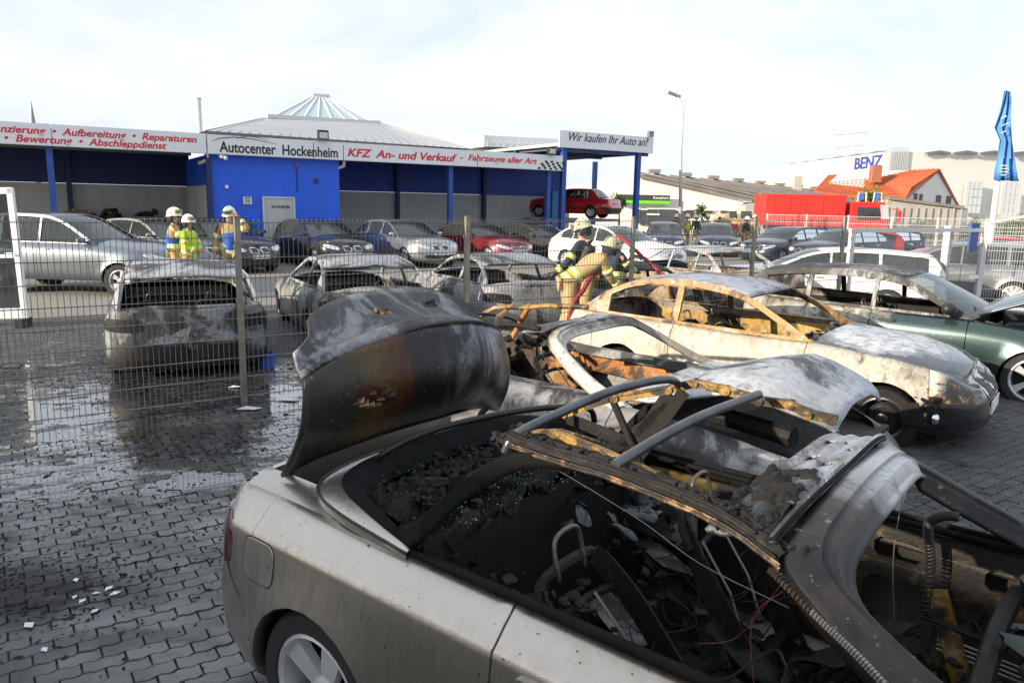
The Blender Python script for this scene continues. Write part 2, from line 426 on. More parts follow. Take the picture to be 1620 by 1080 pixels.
def wheel_meshes(name, r=.32, wd=.215, rr=.225, spokes=5, style='twin', mat=None, burnt_=False):
    t = MB()
    h = wd / 2
    t.lathe([(rr, -h * .8), (rr + .01, -h), (r * .93, -h), (r * .985, -h * .78), (r, -h * .4), (r, h * .4), (r * .985, h * .78), (r * .93, h), (rr + .01, h), (rr, h * .8)], 32)
    tm = t.mesh(name + '_tyre', M['tyre'] if not burnt_ else M['char'], smooth=R(35))
    g = MB()
    g.lathe([(rr + .004, -h * .85), (rr + .006, h * .92), (rr - .008, h * .97), (rr - .018, h * .85), (rr - .022, -h * .6)], 32)
    g.lathe([(rr - .02, -h * .2), (.07, -h * .1), (.0, -h * .1)], 24, mi=1)
    g.lathe([(.0, h * .78), (.03, h * .78), (.055, h * .68), (.06, h * .3)], 16)
    if style == 'steel':
        g.lathe([(rr - .01, h * .2), (rr * .8, h * .05), (rr * .55, h * .35), (.06, h * .3)], 24)
    else:
        for k in range(spokes):
            for dx in ((-.1, .1) if style == 'twin' else (0,)):
                a = 2 * math.pi * k / spokes; rows = []
                for i in range(5):
                    q = i / 4; rad = lerp(.045, rr - .012, q); wid = lerp(.022, .02 if style == 'twin' else .045, q) + (.01 if style == 'wide' else 0); an = a + dx * q ** .6
                    z = h * lerp(.62, .74, q)
                    c = Vector((rad * math.cos(an), rad * math.sin(an), 0)); pr = Vector((-math.sin(an), math.cos(an), 0)) * wid
                    rows.append([c - pr * 1.05 + Vector((0, 0, z - .035)), c - pr + Vector((0, 0, z)), c + pr + Vector((0, 0, z)), c + pr * 1.05 + Vector((0, 0, z - .035))])
                g.grid(rows)
    rm = g.mesh(name + '_rim', [mat or M['rim'], M['under']], smooth=R(30))
    return tm, rm
WH = {}
def wheel(parent, key, x, side, W, zc=.31, steer=0., **k):
    if key not in WH: WH[key] = wheel_meshes(key, **k)
    w_ = empty('wheel', (x, side * W, zc)); w_.parent = parent
    w_.rotation_euler = (R(-90) * side, 0, 0)
    w_.rotation_euler = (Matrix.Rotation(steer, 3, 'Z') @ Matrix.Rotation(R(-90) * side, 3, 'X')).to_euler()
    link('tyre', WH[key][0], w_); link('rim', WH[key][1], w_); return w_
STY = {
 'sedan': dict(wb=2.92, fo=.84, ro=1.1, W=.915, ra=.355, cf=.95, cr=.6, zs=.21,
    top=[(-1.1, .98), (-.6, 1.0), (.6, .965), (1.6, .94), (2.45, .93), (3.1, .87), (3.55, .80), (3.76, .70)],
    rail=[(2.42, .95), (2.05, 1.14), (1.68, 1.32), (1.35, 1.405), (.9, 1.44), (.35, 1.425), (-.05, 1.36), (-.4, 1.2), (-.68, 1.03)],
    ra0=3, ra1=6, wins=[(2.25, 1.17), (1.12, .22), (.17, -.32)], doors=(2.28, 1.14, .16), tw=.36, hoodc=[(2.4, 1.03), (3.2, .95), (3.76, .76)], deckc=[(-1.1, 1.0), (-.6, 1.08)]),
 'wagon': dict(wb=2.87, fo=.82, ro=1.18, W=.91, ra=.35, cf=.95, cr=.5, zs=.21,
    top=[(-1.18, .95), (-.6, 1.0), (.6, .97), (1.6, .94), (2.4, .93), (3.1, .87), (3.5, .79), (3.69, .70)],
    rail=[(2.38, .95), (2.0, 1.14), (1.62, 1.32), (1.3, 1.41), (.9, 1.45), (.2, 1.45), (-.45, 1.41), (-.78, 1.36), (-.95, 1.17), (-1.05, .99)],
    ra0=3, ra1=7, wins=[(2.2, 1.13), (1.08, .2), (.13, -.72)], doors=(2.25, 1.1, .16), tw=.36, hoodc=[(2.4, 1.03), (3.2, .94), (3.69, .76)], deckc=[(-1.18, .96), (-1.0, 1.0)], tail=[(0, .10), (.15, .01), (.4, 0), (.5, .03), (.62, .05), (.8, .06), (1, .07)]),
 'coupe': dict(wb=2.66, fo=.76, ro=.93, W=.875, ra=.345, cf=.9, cr=.5, zs=.2,
    top=[(-.93, .93), (-.6, .95), (.2, .93), (1.2, .90), (1.95, .90), (2.7, .84), (3.2, .74), (3.42, .64)],
    rail=[(1.98, .91), (1.65, 1.09), (1.3, 1.25), (1.0, 1.325), (.6, 1.35), (.2, 1.33), (-.15, 1.24), (-.42, 1.08), (-.55, .96)],
    ra0=2, ra1=6, wins=[(1.78, .62), (.55, -.22)], doors=(1.95, .58), tw=.37, hoodc=[(1.95, .99), (2.8, .92), (3.42, .70)], deckc=[(-.93, .96), (-.55, 1.01)]),
 'hatch': dict(wb=2.69, fo=.77, ro=.86, W=.88, ra=.345, cf=.9, cr=.45, zs=.2,
    top=[(-.86, .93), (-.5, .96), (.5, .93), (1.3, .91), (2.02, .90), (2.75, .84), (3.25, .75), (3.46, .65)],
    rail=[(2.05, .91), (1.75, 1.07), (1.5, 1.2), (1.25, 1.31), (.8, 1.37), (.1, 1.36), (-.35, 1.31), (-.52, 1.27), (-.68, 1.10), (-.74, .97)],
    ra0=3, ra1=7, wins=[(1.85, .98), (.93, .18), (.12, -.42)], doors=(2.0, .95, .16), tw=.36, hoodc=[(2.0, .99), (2.8, .92), (3.46, .70)], deckc=[(-.86, .94), (-.7, .97)], tail=[(0, .10), (.15, .01), (.4, 0), (.5, .03), (.62, .05), (.8, .06), (1, .08)]),
 'mpv': dict(wb=2.67, fo=.8, ro=.87, W=.9, ra=.35, cf=.9, cr=.45, zs=.22,
    top=[(-.87, .98), (-.5, 1.03), (.5, 1.01), (1.3, 1.0), (2.2, .99), (2.8, .95), (3.25, .87), (3.47, .76)],
    rail=[(2.3, 1.0), (1.9, 1.2), (1.5, 1.42), (1.15, 1.5), (.8, 1.53), (.1, 1.53), (-.4, 1.47), (-.55, 1.42), (-.7, 1.2), (-.76, 1.03)],
    ra0=3, ra1=7, wins=[(1.95, 1.0), (.95, .2), (.12, -.45)], doors=(2.1, .98, .16), tw=.34, hoodc=[(2.3, 1.08), (3.0, 1.0), (3.47, .82)], deckc=[(-.87, .98), (-.7, 1.03)], tail=[(0, .10), (.15, .01), (.4, 0), (.5, .03), (.62, .05), (.8, .06), (1, .08)]),
 'suv': dict(wb=2.8, fo=.87, ro=.9, W=.94, ra=.4, cf=.9, cr=.45, zs=.3,
    top=[(-.9, 1.05), (-.5, 1.09), (.5, 1.07), (1.3, 1.06), (2.2, 1.05), (2.9, 1.0), (3.4, .92), (3.67, .8)],
    rail=[(2.28, 1.06), (1.95, 1.26), (1.6, 1.47), (1.25, 1.60), (.9, 1.64), (.2, 1.65), (-.4, 1.6), (-.58, 1.55), (-.75, 1.3), (-.82, 1.1)],
    ra0=3, ra1=7, wins=[(2.05, 1.05), (1.0, .2), (.12, -.5)], doors=(2.15, 1.02, .16), tw=.30, hoodc=[(2.3, 1.15), (3.0, 1.08), (3.67, .86)], deckc=[(-.9, 1.06), (-.75, 1.1)], tail=[(0, .10), (.15, .01), (.4, 0), (.5, .03), (.62, .05), (.8, .06), (1, .08)]),
}
class Car:
    def __init__(s, root, sty, pm, **o):
        s.root = root; s.sp = dict(STY[sty]); s.sp.update(o.get('spec', {})); s.pm = pm; s.o = o; s.b = Body(s.sp); s.burn = o.get('burnt', False)
        s.tl = [-1, -.95, -.905, -.90, -.895] + [-.8 + .2 * k for k in range(9)] + [.895, .90, .905, .95, 1]
    def rail3(s, k, side=1):
        x, z = s.sp['rail'][k] if isinstance(k, int) else k
        q = s.b.s_of_x(max(min(x, s.b.xf - .1), s.b.xr + .12)); e = s.b.edge(q)
        y = e.y - s.sp['tw'] * max(0, z - e.z) - .0
        return Vector((x, y * side, z))
    def railz(s, x):
        return interp(sorted(s.sp['rail']), x)
    def side_pt(s, side):
        def fn(x, z): return s.rail3((x, z), side)
        return fn
    def lower(s, open_hood=False, open_trunk=False, skip=(), no_gap=()):
        b, sp, root = s.b, s.sp, s.root
        dx = list(sp['doors']); seams = [b.s_of_x(x) for x in dx]; fb = b.s_of_x(sp['wb'] + sp['ra'] * 1.012); rb = b.s_of_x(sp.get('ax', 0) - sp['ra'] * 1.012)
        cuts = [0.] + [fb] + seams + [rb, b.L]
        names = ['front_bumper', 'fender'] + ['door'] * (len(seams) - 1) + ['quarter_panel', 'rear_bumper']
        s.parts = {}
        for side in (1, -1):
            for nm, a, c in zip(names, cuts, cuts[1:]):
                if nm in ('front_bumper', 'rear_bumper') and side == -1: continue
                if (nm, side) in skip or nm in skip: continue
                pe = [cuts[k_ + 1] for k_ in no_gap]
                mb = b.band(a, c, side, cuts, plainend=pe)
                if nm in ('front_bumper', 'rear_bumper'): b.band(a, c, -1, cuts, mbx=mb, plainend=pe)
                pm = s.pm[nm] if isinstance(s.pm, dict) and nm in s.pm else (s.pm['body'] if isinstance(s.pm, dict) else s.pm)
                o = mb.build(nm, pm, root, smooth=R(38), merge=.0008); s.parts.setdefault((nm, side), []).append(o)
                if s.burn: solid(o, .004, 0)
        # hood and boot
        bpm = s.pm['body'] if isinstance(s.pm, dict) else s.pm
        hpm = s.pm.get('hood', bpm) if isinstance(s.pm, dict) else s.pm
        xa = sp['rail'][0][0]; q1 = b.s_of_x(xa); bul = lambda t: .10 * t * t
        rows = b.lid(0, q1, sp['hoodc'], s.tl, bul, 14)
        rows = [[(v if abs(abs(u) - .90) > .001 else v - Vector((0, 0, .012))) for v, u in zip(r_, s.tl)] for r_ in rows]
        if not open_hood:
            mb = MB(); mb.grid(rows, 0, True); s.hood = mb.build('hood', hpm, root, smooth=R(35), merge=.0008)
        s.hood_rows = rows
        xc = sp['rail'][-1][0]; q2 = b.s_of_x(xc)
        rows = b.lid(b.L, q2, sp['deckc'], s.tl, lambda t: -.05 * t * t, 8)
        if not open_trunk:
            mb = MB(); mb.grid(rows, 0); mb.build('boot_lid', bpm, root, smooth=R(35), merge=.0008)
        s.deck_rows = rows; s.cuts = cuts
        u = MB(); W = sp['W']; z0 = sp['zs'] + .03
        u.box(((b.xf + b.xr) / 2, 0, z0), (b.xf - b.xr - .5, W * 1.5, .04))
        for xw in (sp.get('ax', 0), sp['wb']):
            for sd_ in (1, -1):
                rows = []
                for k in range(13):
                    a = math.pi * (k / 12 * 1.1 - .05); rr_ = sp['ra'] + .012; c = Vector((xw + rr_ * math.cos(a), 0, .3 + rr_ * math.sin(a)))
                    rows.append([c + Vector((0, sd_ * (W - .06), 0)), c + Vector((0, sd_ * (W - .36), 0)), Vector((xw, sd_ * (W - .37), .3))])
                u.grid(rows)
        if not s.burn: u.box((sp['wb'] * .35, 0, sp['zs'] + .3), (2.2, W * 1.7, .5))
        u.build('underbody', M['under'] if not s.burn else M['soot'], root)
    def cage(s, glass=True, front=True, rear=True, skip_side=(), wings=None):
        sp, b, root = s.sp, s.b, s.root; rail = sp['rail']; i0, i1 = sp['ra0'], sp['ra1']
        bpm = s.pm['body'] if isinstance(s.pm, dict) else s.pm; rpm = s.pm.get('roof', bpm) if isinstance(s.pm, dict) else s.pm
        fine = smooth_tab([(x, z, 0) for x, z in rail], 5); th = sp.get('th', .055); n = len(fine)
        # daylight opening edge = rail moved inwards
        inner = []
        for k, p in enumerate(fine):
            t = fine[min(k + 1, n - 1)] - fine[max(k - 1, 0)]; nn = Vector((-t.y, t.x, 0)).normalized()
            if nn.y > 0: nn = -nn
            inner.append(p + nn * th)
        tl = [-1 + k / 6 for k in range(13)]
        for side in (1, -1):
            fn = s.side_pt(side); zb = lambda x: b.ztop(x)
            outer = [(p.x, p.y) for p in fine]; outer[0] = (outer[0][0], zb(outer[0][0])); outer[-1] = (outer[-1][0], zb(outer[-1][0]))
            bot = [(x, zb(x)) for x in [lerp(outer[-1][0], outer[0][0], k / 10) for k in range(1, 10)]]
            holes = []
            for (xa, xb) in sp['wins']:
                up_ = [(p.x, p.y) for p in inner if xb < p.x < xa and p.y > zb(p.x) + .035]
                iz = lambda x: interp(sorted((p.x, p.y) for p in inner), x)
                h = []
                if iz(xa) > zb(xa) + .04: h.append((xa, zb(xa) + .025)); h.append((xa, iz(xa)))
                else: h.append((min(xa, max(p[0] for p in up_) + .05), zb(xa) + .025))
                h += up_
                if iz(xb) > zb(xb) + .04: h.append((xb, iz(xb))); h.append((xb, zb(xb) + .025))
                else: h.append((min(p[0] for p in up_) - .03, zb(xb) + .03))
                holes.append(h)
            if side not in skip_side:
                mb = MB(); poly_fill(mb, outer + bot, holes, fn)
                o = mb.build('side_frame', rpm, root); solid(o, .035 if s.burn else .02, 0)
            if glass:
                for h in holes:
                    mb = MB(); poly_fill(mb, h, [], lambda x, z: fn(x, z) - Vector((0, side * .008, 0)))
                    mb.build('side_window', s.o.get('gm', M['glass']), root)
                    if not s.burn:
                        tr_ = MB(); tr_.tube([fn(x, z) + Vector((0, side * .004, 0)) for x, z in h + h[:1]], .008, 4, cap=False)
                        tr_.build('window_trim', s.o.get('trim', M['black_plastic']), root)
        def span(ks, bf, bz, nm, mat, t0=0, thick=None):
            rows = []
            for j, p in enumerate(ks):
                a = s.rail3((p.x, p.y)); u_ = j / max(1, len(ks) - 1); row = []
                for t in tl:
                    row.append(Vector((a.x + bf(u_) * (1 - t * t), a.y * t, a.z + bz(u_) * (1 - t * t))))
                rows.append(row)
            mb = MB(); mb.grid(rows); o = mb.build(nm, mat, root, smooth=R(50))
            if thick: solid(o, thick, -1)
            return o
        k0, k1 = i0 * 5, i1 * 5
        s.roof = span(fine[k0:k1 + 1], lambda u_: lerp(.09, -.07, u_), lambda u_: .035, 'roof', rpm, thick=.03)
        if front: span(fine[0:k0 + 1], lambda u_: lerp(.10, .09, u_), lambda u_: lerp(.05, .035, u_), 'windscreen', s.o.get('gm', M['glass']))
        if rear: span(fine[k1:], lambda u_: lerp(-.07, -.05, u_), lambda u_: lerp(.035, .03, u_), 'rear_window', s.o.get('gm', M['glass']))
        s.fine = fine; s.k0 = k0; s.k1 = k1
    def wheels(s, key='std', n=4, steer=0., zc=.31, r=.315, only=None, **k):
        for x, ax in ((s.sp.get('ax', 0), 'r'), (s.sp['wb'], 'f')):
            for side in (1, -1):
                if only and (ax, side) not in only: continue
                wheel(s.root, key, x, side, s.sp['W'] - .125, zc, steer if ax == 'f' else 0, r=r, **k)
    def lights(s, kid=True, tailred=True, plate='', plate_r='', headz=None, grille='kidney', burnt_=False):
        b, root = s.b, s.root; L_ = b.L; z = headz or b.ztop(b.xf - .1)
        for side in (1, -1):
            b.patch(.42, 1.02, (z - .16, z - .03), (z - .035, z + .045), side, n=12, round_=.25).build('headlight', M['lamp_lens'], root, smooth=R(40))
            t0 = b.s_of_x(b.xr + .34); zt = b.ztop(b.xr) - .05
            b.patch(L_ - .46, t0, (zt - .15, zt - .10), (zt - .01, zt + .0), side, n=10, round_=.2).build('taillight', M['red_lens'], root, smooth=R(40))
            dd = s.sp['doors']
            for xd in dd[1:]:
                q = b.s_of_x(xd + .2); h = b.ztop(xd) - .13
                b.patch(q - .09, q + .09, (h, h), (h + .03, h + .03), side, .03, .3, 6, 2).build('door_handle', s.o.get('hm', M['chrome'] if not s.burn else M['soot']), root)
            a = s.rail3((s.sp['rail'][0][0] - .28, s.b.ztop(2) + .06), side)
            mb = MB(); mb.ball(a + Vector((.03, side * .15, .03)), .1, 8, sq=(.75, 1.05, .7)); mb.bar(a, a + Vector((.02, side * .1, 0)), .05, .03)
            mb.build('mirror', s.pm['body'] if isinstance(s.pm, dict) else s.pm, root, smooth=True)
        gz = z - .06
        if grille == 'kidney':
            for side in (1, -1):
                b.patch(.03, .31, (gz - .13, gz - .11), (gz + .04, gz + .045), side, .012, .14, 12, 4).build('grille_frame', M['chrome'], root, smooth=R(40))
                g = b.patch(.055, .285, (gz - .112, gz - .092), (gz + .022, gz + .027), side, .02, .14, 12, 4)
                o = g.build('grille', M['black_plastic'], root)
                for k in range(5):
                    mb = MB(); q = .085 + .043 * k; mb.tube([b.pt(q, gz - .09, .026, side), b.pt(q, gz + .01, .026, side)], .005, 4); mb.build('grille_slat', M['chrome'], o)
        elif grille == 'bars':
            for side in (1, -1):
                b.patch(0, .40, (gz - .15, gz - .13), (gz + .05, gz + .04), side, .012, .5, 10, 4).build('grille_frame', M['chrome'], root, smooth=R(40))
                o = b.patch(0, .37, (gz - .135, gz - .115), (gz + .035, gz + .025), side, .018, .5, 10, 4).build('grille', M['black_plastic'], root)
                for k in range(4):
                    mb = MB(); zz = gz - .1 + k * .035; mb.tube([b.pt(.37 * i / 6, zz, .028, side) for i in range(7)], .006, 4); mb.build('grille_slat', M['chrome'], o)
        for side in (1, -1):
            b.patch(0 if grille else 0, .62, (.30, .32), (.43, .42), side, .004, .3, 10, 3).build('air_intake', M['black_plastic'], root)
        for x, zc_, on in ((b.xf - .005, .47, True), (b.xr + .0, .62 if s.sp['ro'] > 1 else .70, bool(plate_r))):
            if not on: continue
            sgn = 1 if x > 0 else -1
            p = b.pt(0 if x > 0 else L_, zc_, .015)
            mb = MB(); mb.box((p.x, 0, zc_), (.012, .52, .11)); pl = mb.build('number_plate', M['plate'], root)
            if plate:
                tx = MB(); rnd = random.Random(len(plate) * 7 + int(s.root.location.x * 10)); y = -.2
                for k in range(7):
                    if k == 2: y += .05
                    for zz in (-.028, 0, .028):
                        if rnd.random() < .75: tx.box((p.x + sgn * .008, y, zc_ + zz), (.004, .032, .012))
                    tx.box((p.x + sgn * .008, y - .014 * (1 if rnd.random() > .5 else -1), zc_), (.004, .01, .065)); y += .055
                tx.build('plate_lettering', M['plate_text'], pl)
    def inside(s):
        root, sp = s.root, s.sp; b = s.b; zz = b.ztop(1) - .12; mb = MB()
        rx = sp['doors'][1] + .05
        for y in (.37, -.37):
            mb.box((rx + .12, y, zz), (.14, .46, .62), Matrix.Rotation(R(-14), 3, 'Y')); mb.box((rx + .02, y, zz + .42), (.09, .26, .18), Matrix.Rotation(R(-10), 3, 'Y'))
        if len(sp['doors']) > 2: mb.box((sp['doors'][2] - .05, 0, zz - .02), (.16, 1.25, .56), Matrix.Rotation(R(-16), 3, 'Y'))
        mb.box((sp['rail'][0][0] - .25, 0, b.ztop(2) - .05), (.5, 1.45, .14))
        mb.tube([(sp['rail'][0][0] - .62 + .06 * math.sin(a * .628) * 1, .37 + .19 * math.cos(a * .628), zz + .2 + .17 * math.sin(a * .628)) for a in range(11)], .014, 5)
        o = mb.build('interior', M['seat'], root); bevel(o, .04, 2)
def warp(root, amp=.012, fr=2.6, seed=0., skip=()):
    for o in root.children:
        if o.type != 'MESH' or o.data.users > 1 or o.name.split('.')[0] in skip: continue
        me = o.data
        for v in me.vertices:
            p = v.co; n1 = noise.noise_vector(p * fr + Vector((seed, 0, 0))); n2 = noise.noise_vector(p * fr * 4.3 + Vector((0, seed, 0)))
            v.co = p + n1 * amp + n2 * amp * .35
def parked(name, sty, pm, loc, deg, label, cat='car', grille='kidney', wkey='std', steer=0, group='cars parked on the dealer lot', wk=None, plate='x', plate_r='', spec=None, gm=None, trim=None):
    root = empty(name, loc, R(deg), label, cat, group)
    k = {}
    if spec: k['spec'] = spec
    if gm: k['gm'] = gm
    if trim: k['trim'] = trim
    c = Car(root, sty, pm, **k); c.lower(); c.cage(); c.lights(grille=grille, plate=plate, plate_r=plate_r); c.inside()
    xw, zw = c.sp['rail'][0]; mb = MB(); mb.box((xw - .30, .32 if len(label) % 2 else -.32, c.b.ztop(2) + .05), (.16, .24, .006), Matrix.Rotation(R(18), 3, 'Y')); mb.build('price_card', M['plate'], root)
    c.wheels(wkey, steer=steer, **(wk or dict(spokes=10, style='single'))); return c
# ------------------------------------------------------------------ ground
FD = Vector((.8242, .5662, 0)); FN = Vector((-.5662, .8242, 0)); FO = Vector((-2.73, 7.51, 0))     # along and across the fence
DS = at_z(0, 0, 0)
def blob(t, co_world, cx, cy, rx, ry, ang=0., edge=.35, ns=.9):
    """ragged mask round a point on the ground"""
    g = t.n('ShaderNodeMapping'); g.vector_type = 'TEXTURE'; t.l(co_world, g.inputs[0])
    g.inputs['Location'].default_value = (cx, cy, 0); g.inputs['Rotation'].default_value = (0, 0, ang); g.inputs['Scale'].default_value = (rx, ry, 1000)
    ln = t.n('ShaderNodeVectorMath', operation='LENGTH'); t.l(g.outputs[0], ln.inputs[0])
    v = t.math('ADD', ln.outputs['Value'], t.math('MULTIPLY', t.math('SUBTRACT', t.noise(t.world(), ns * 2.2, 7, .65), .5), 1.1))
    return t.ramp(v, [(max(.05, 1 - edge) * .5, 1.), (.5, 0.)]) if False else t.ramp(t.math('MULTIPLY', v, .5), [(max(.02, (1 - edge) * .5), 1.), (.5, 0.)])
def ground_mat(name, is_joint=False, indiv=False):
    t = NT(name); co = t.world(); 
    if indiv:
        oi = t.n('ShaderNodeObjectInfo'); rnd = oi.outputs['Random']
    else:
        at = t.n('ShaderNodeAttribute'); at.attribute_name = 'rnd'; rnd = at.outputs['Fac']
    n1 = t.noise(co, 1.1, 7, .6); n2 = t.noise(co, 14, 6, .7); n3 = t.noise(co, 90, 3, .7)
    if is_joint: c = t.mix(t.ramp(t.noise(co, 5, 6, .7), [(.5, 0.), (.62, 1.)]), (.035, .032, .026), (.03, .045, .014))
    else:
        c = t.mix(rnd, (.078, .080, .086), (.125, .124, .125)); c = t.mix(t.ramp(n2, [(.35, .55), (.65, 0.)]), c, (.05, .05, .052))
        c = t.mix(t.ramp(n3, [(.35, .35), (.6, 0.)]), c, (.035, .035, .036))
    soot = None
    for b in ((at_z(310, 705).x, at_z(310, 705).y, 1.0, 1.0, 0, .35), (-3.0, 7.4, 1.6, .9, R(35), .5), (-1.9, 6.4, 1.2, 1.0, 0, .5), (-3.9, 8.9, 1.8, 2.2, R(25), .5), (at_z(45, 945).x, at_z(45, 945).y, .55, .35, 0, .5), (at_z(20, 620).x, at_z(20, 620).y, .5, .4, 0, .5), (-1.2, 9.6, 3.2, 2.2, R(35), .6), (1.2, 7.4, 3.0, 4.2, R(35), .5), (2.6, 12.8, 3.6, 2.2, R(35), .4), (-2.0, 5.1, 2.8, 1.6, R(20), .9)):
        m = blob(t, co, *b); soot = m if soot is None else t.math('MAXIMUM', soot, m)
    soot_s = t.math('MULTIPLY', soot, t.ramp(t.noise(t.world((1, 2.6, 1)), 4.5, 8, .72), [(.40, 0.), (.56, 1.)]))
    stain = None
    for b in ((at_z(35, 940).x, at_z(35, 940).y, 1.0, .42, R(10), .5), (at_z(310, 700).x, at_z(310, 700).y, .85, .75, R(20), .4), (at_z(20, 600).x, at_z(20, 600).y, .8, .5, 0, .6), (-1.0, 9.6, 2.6, 1.3, R(35), .5)):
        m = blob(t, co, *b); stain = m if stain is None else t.math('MAXIMUM', stain, m)
    soot_s = t.math('MAXIMUM', soot_s, t.math('MULTIPLY', stain, t.ramp(t.noise(co, 9, 8, .75), [(.32, .45), (.46, 1.)])))
    fleck = t.math('MULTIPLY', t.ramp(t.noise(t.world((.7, 1.8, 1)), 7, 6, .7), [(.56, 0.), (.63, 1.)]), t.ramp(t.noise(co, .35, 3), [(.35, 0.), (.5, 1.)]))
    # wet ground: everything near the hose water
    wet = None
    for b in ((-3.6, 6.6, 3.2, 3.0, 0, .5), (-1.2, 8.3, 3.4, 2.4, R(35), .5), (-.5, 6., 2.6, 3., 0, .4)):
        m = blob(t, co, *b); wet = m if wet is None else t.math('MAXIMUM', wet, m)
    near = t.math('MULTIPLY', t.ramp(t.noise(co, .8, 5, .6), [(.45, 0.), (.6, .55)]), blob(t, co, -1.5, 4.0, 4.2, 3.5, 0, .5))
    wet = t.math('MAXIMUM', wet, near)
    c = t.mix(t.math('MULTIPLY', wet, .55), c, t.mix(.6, c, (.02, .02, .022)))
    c = t.mix(t.math('MULTIPLY', fleck, t.math('MAXIMUM', wet, .25)), c, (.012, .012, .012))
    c = t.mix(t.math('MULTIPLY', soot_s, .95), c, (.013, .013, .014))
    t.set('Base Color', c)
    pud = t.math('MULTIPLY', wet, t.ramp(t.noise(t.world((.8, 1.5, 1)), 1.7, 7, .66), [(.38, 0.), (.5, 1.)]))
    t.set('Roughness', t.mix(pud, t.mix(wet, .72, .30), t.mix(t.ramp(n2, [(.4, 0.), (.62, 1.)]), .04, .22)))
    t.set('Specular IOR Level', t.mix(pud, .4, .85))
    t.set('Coat Weight', t.math('MULTIPLY', pud, .9)); t.set('Coat Roughness', .05); 
    b = t.n('ShaderNodeBump'); b.inputs['Distance'].default_value = .006; t.l(t.mix(pud, .5, .10), b.inputs['Strength'])
    t.l(t.mix(.5, n2, n3), b.inputs['Height']); t.l(b.outputs[0], t.p.inputs['Normal'])
    return t.mat
M['paver'] = ground_mat('paver'); M['paver_single'] = ground_mat('paver_single', indiv=True); M['joint'] = ground_mat('joint', True)
t = NT('far_ground'); co = t.world()
t.set('Base Color', t.mix(t.ramp(t.noise(co, .5, 7, .6), [(.3, 0.), (.7, 1.)]), (.26, .245, .225), (.20, .19, .175))); t.set('Roughness', .9)
bk = t.n('ShaderNodeTexBrick'); bk.inputs['Scale'].default_value = 1.; bk.inputs['Brick Width'].default_value = .21; bk.inputs['Row Height'].default_value = .108; bk.inputs['Mortar Size'].default_value = .008
gm_ = t.n('ShaderNodeMapping'); gm_.inputs['Rotation'].default_value = (0, 0, -math.atan2(FD.y, FD.x)); t.l(co, gm_.inputs[0]); t.l(gm_.outputs[0], bk.inputs['Vector']); t.bump(t.math('SUBTRACT', 1., bk.outputs['Fac']), .5, .006)
M['far_ground'] = t.mat
g = MB(); g.add([(-1500, -300, -.004), (1500, -300, -.004), (1500, 2500, -.004), (-1500, 2500, -.004)], [(0, 1, 2, 3)])
gr = g.build('ground', M['far_ground']); tag(gr, 'pale paved yard reaching to the horizon', kind='structure')
PU, PV = .174, .092
def visible(p, m=.4):
    v = p - Vector((0, 0, H)); d = v.dot(fw)
    if d < .5: return None
    x, y = 810 + F * v.dot(rt) / d, 540 - F * v.dot(up) / d
    return (x, y) if -1620 * m < x < 1620 * (1 + m) and y < 1080 * 1.25 and y > 380 else None
pave = empty('pavement', (0, 0, 0)); tag(pave, 'interlocking grey concrete block paving, wet and sooty on the left', kind='structure')
jb = MB(); j0 = [FO + FD * a + FN * b for a, b in ((-9, -9), (13, -9), (13, 7.2), (-9, 7.2))]
jb.add([Vector((p.x, p.y, .0)) for p in j0], [(0, 1, 2, 3)]); jb.build('joint_bed', M['joint'], pave)['kind'] = 'structure'
def paver_geo(far):
    a = .005; L2, W2 = PU - .0055, PV - .0055; T = []
    if far: xs = [(0, 0), (L2, 0)]
    else: xs = [(0, a), (L2 * .2, a), (L2 * .3, -a), (L2 * .48, -a), (L2 * .52, -a), (L2 * .72, -a), (L2 * .82, a), (L2, a)]
    if not far: xs = [(L2 * k / 8, a * (1 if (k % 4) in (0, 1) else -1)) for k in range(9)]; xs[8] = (L2, a)
    lo = [(x, y) for x, y in xs]; hi = [(x, W2 + y) for x, y in xs][::-1]; ring = lo + hi; cx, cy = L2 / 2, W2 / 2
    top = [(lerp(cx, x, .965), lerp(cy, y, .955), .017) for x, y in ring]; mid = [(x, y, .012) for x, y in ring]; bt = [(x, y, -.01) for x, y in ring]; n = len(ring)
    vs = top + mid + ([] if far else bt); fs = [list(range(n))]
    for lv in range(1 if far else 2):
        for k in range(n): fs.append([lv * n + k, (lv + 1) * n + k, (lv + 1) * n + (k + 1) % n, lv * n + (k + 1) % n])
    return [(x - cx, y - cy, z) for x, y, z in vs], fs
PG = [paver_geo(False), paver_geo(True)]
cands = []
for iv in range(-98, 78):
    for iu in range(-52, 75):
        u, v = (iu + .5 * (iv % 2)) * PU, iv * PV; p = FO + FD * u + FN * v
        if u > 12.8 or v > 7.0: continue
        q = visible(p)
        if q is None: continue
        cands.append((p, q, (p - Vector((0, 0, H))).length))
def hid(q): return (q[0] > 330 and q[1] > 700 and q[0] < 1450) or (q[0] > 380 + (q[1] - 900) * 0 and q[1] > 760)
pm1 = bpy.data.meshes.new('paver_block'); pm1.from_pydata(PG[0][0], [], PG[0][1]); pm1.materials.append(M['paver_single'])
cands.sort(key=lambda c: c[2] + (50 if hid(c[1]) or not (0 <= c[1][0] <= 1620 and c[1][1] <= 1080) else 0))
ang = math.atan2(FD.y, FD.x); rv, rf, rr_ = [], [], []
rnd = random.Random(3)
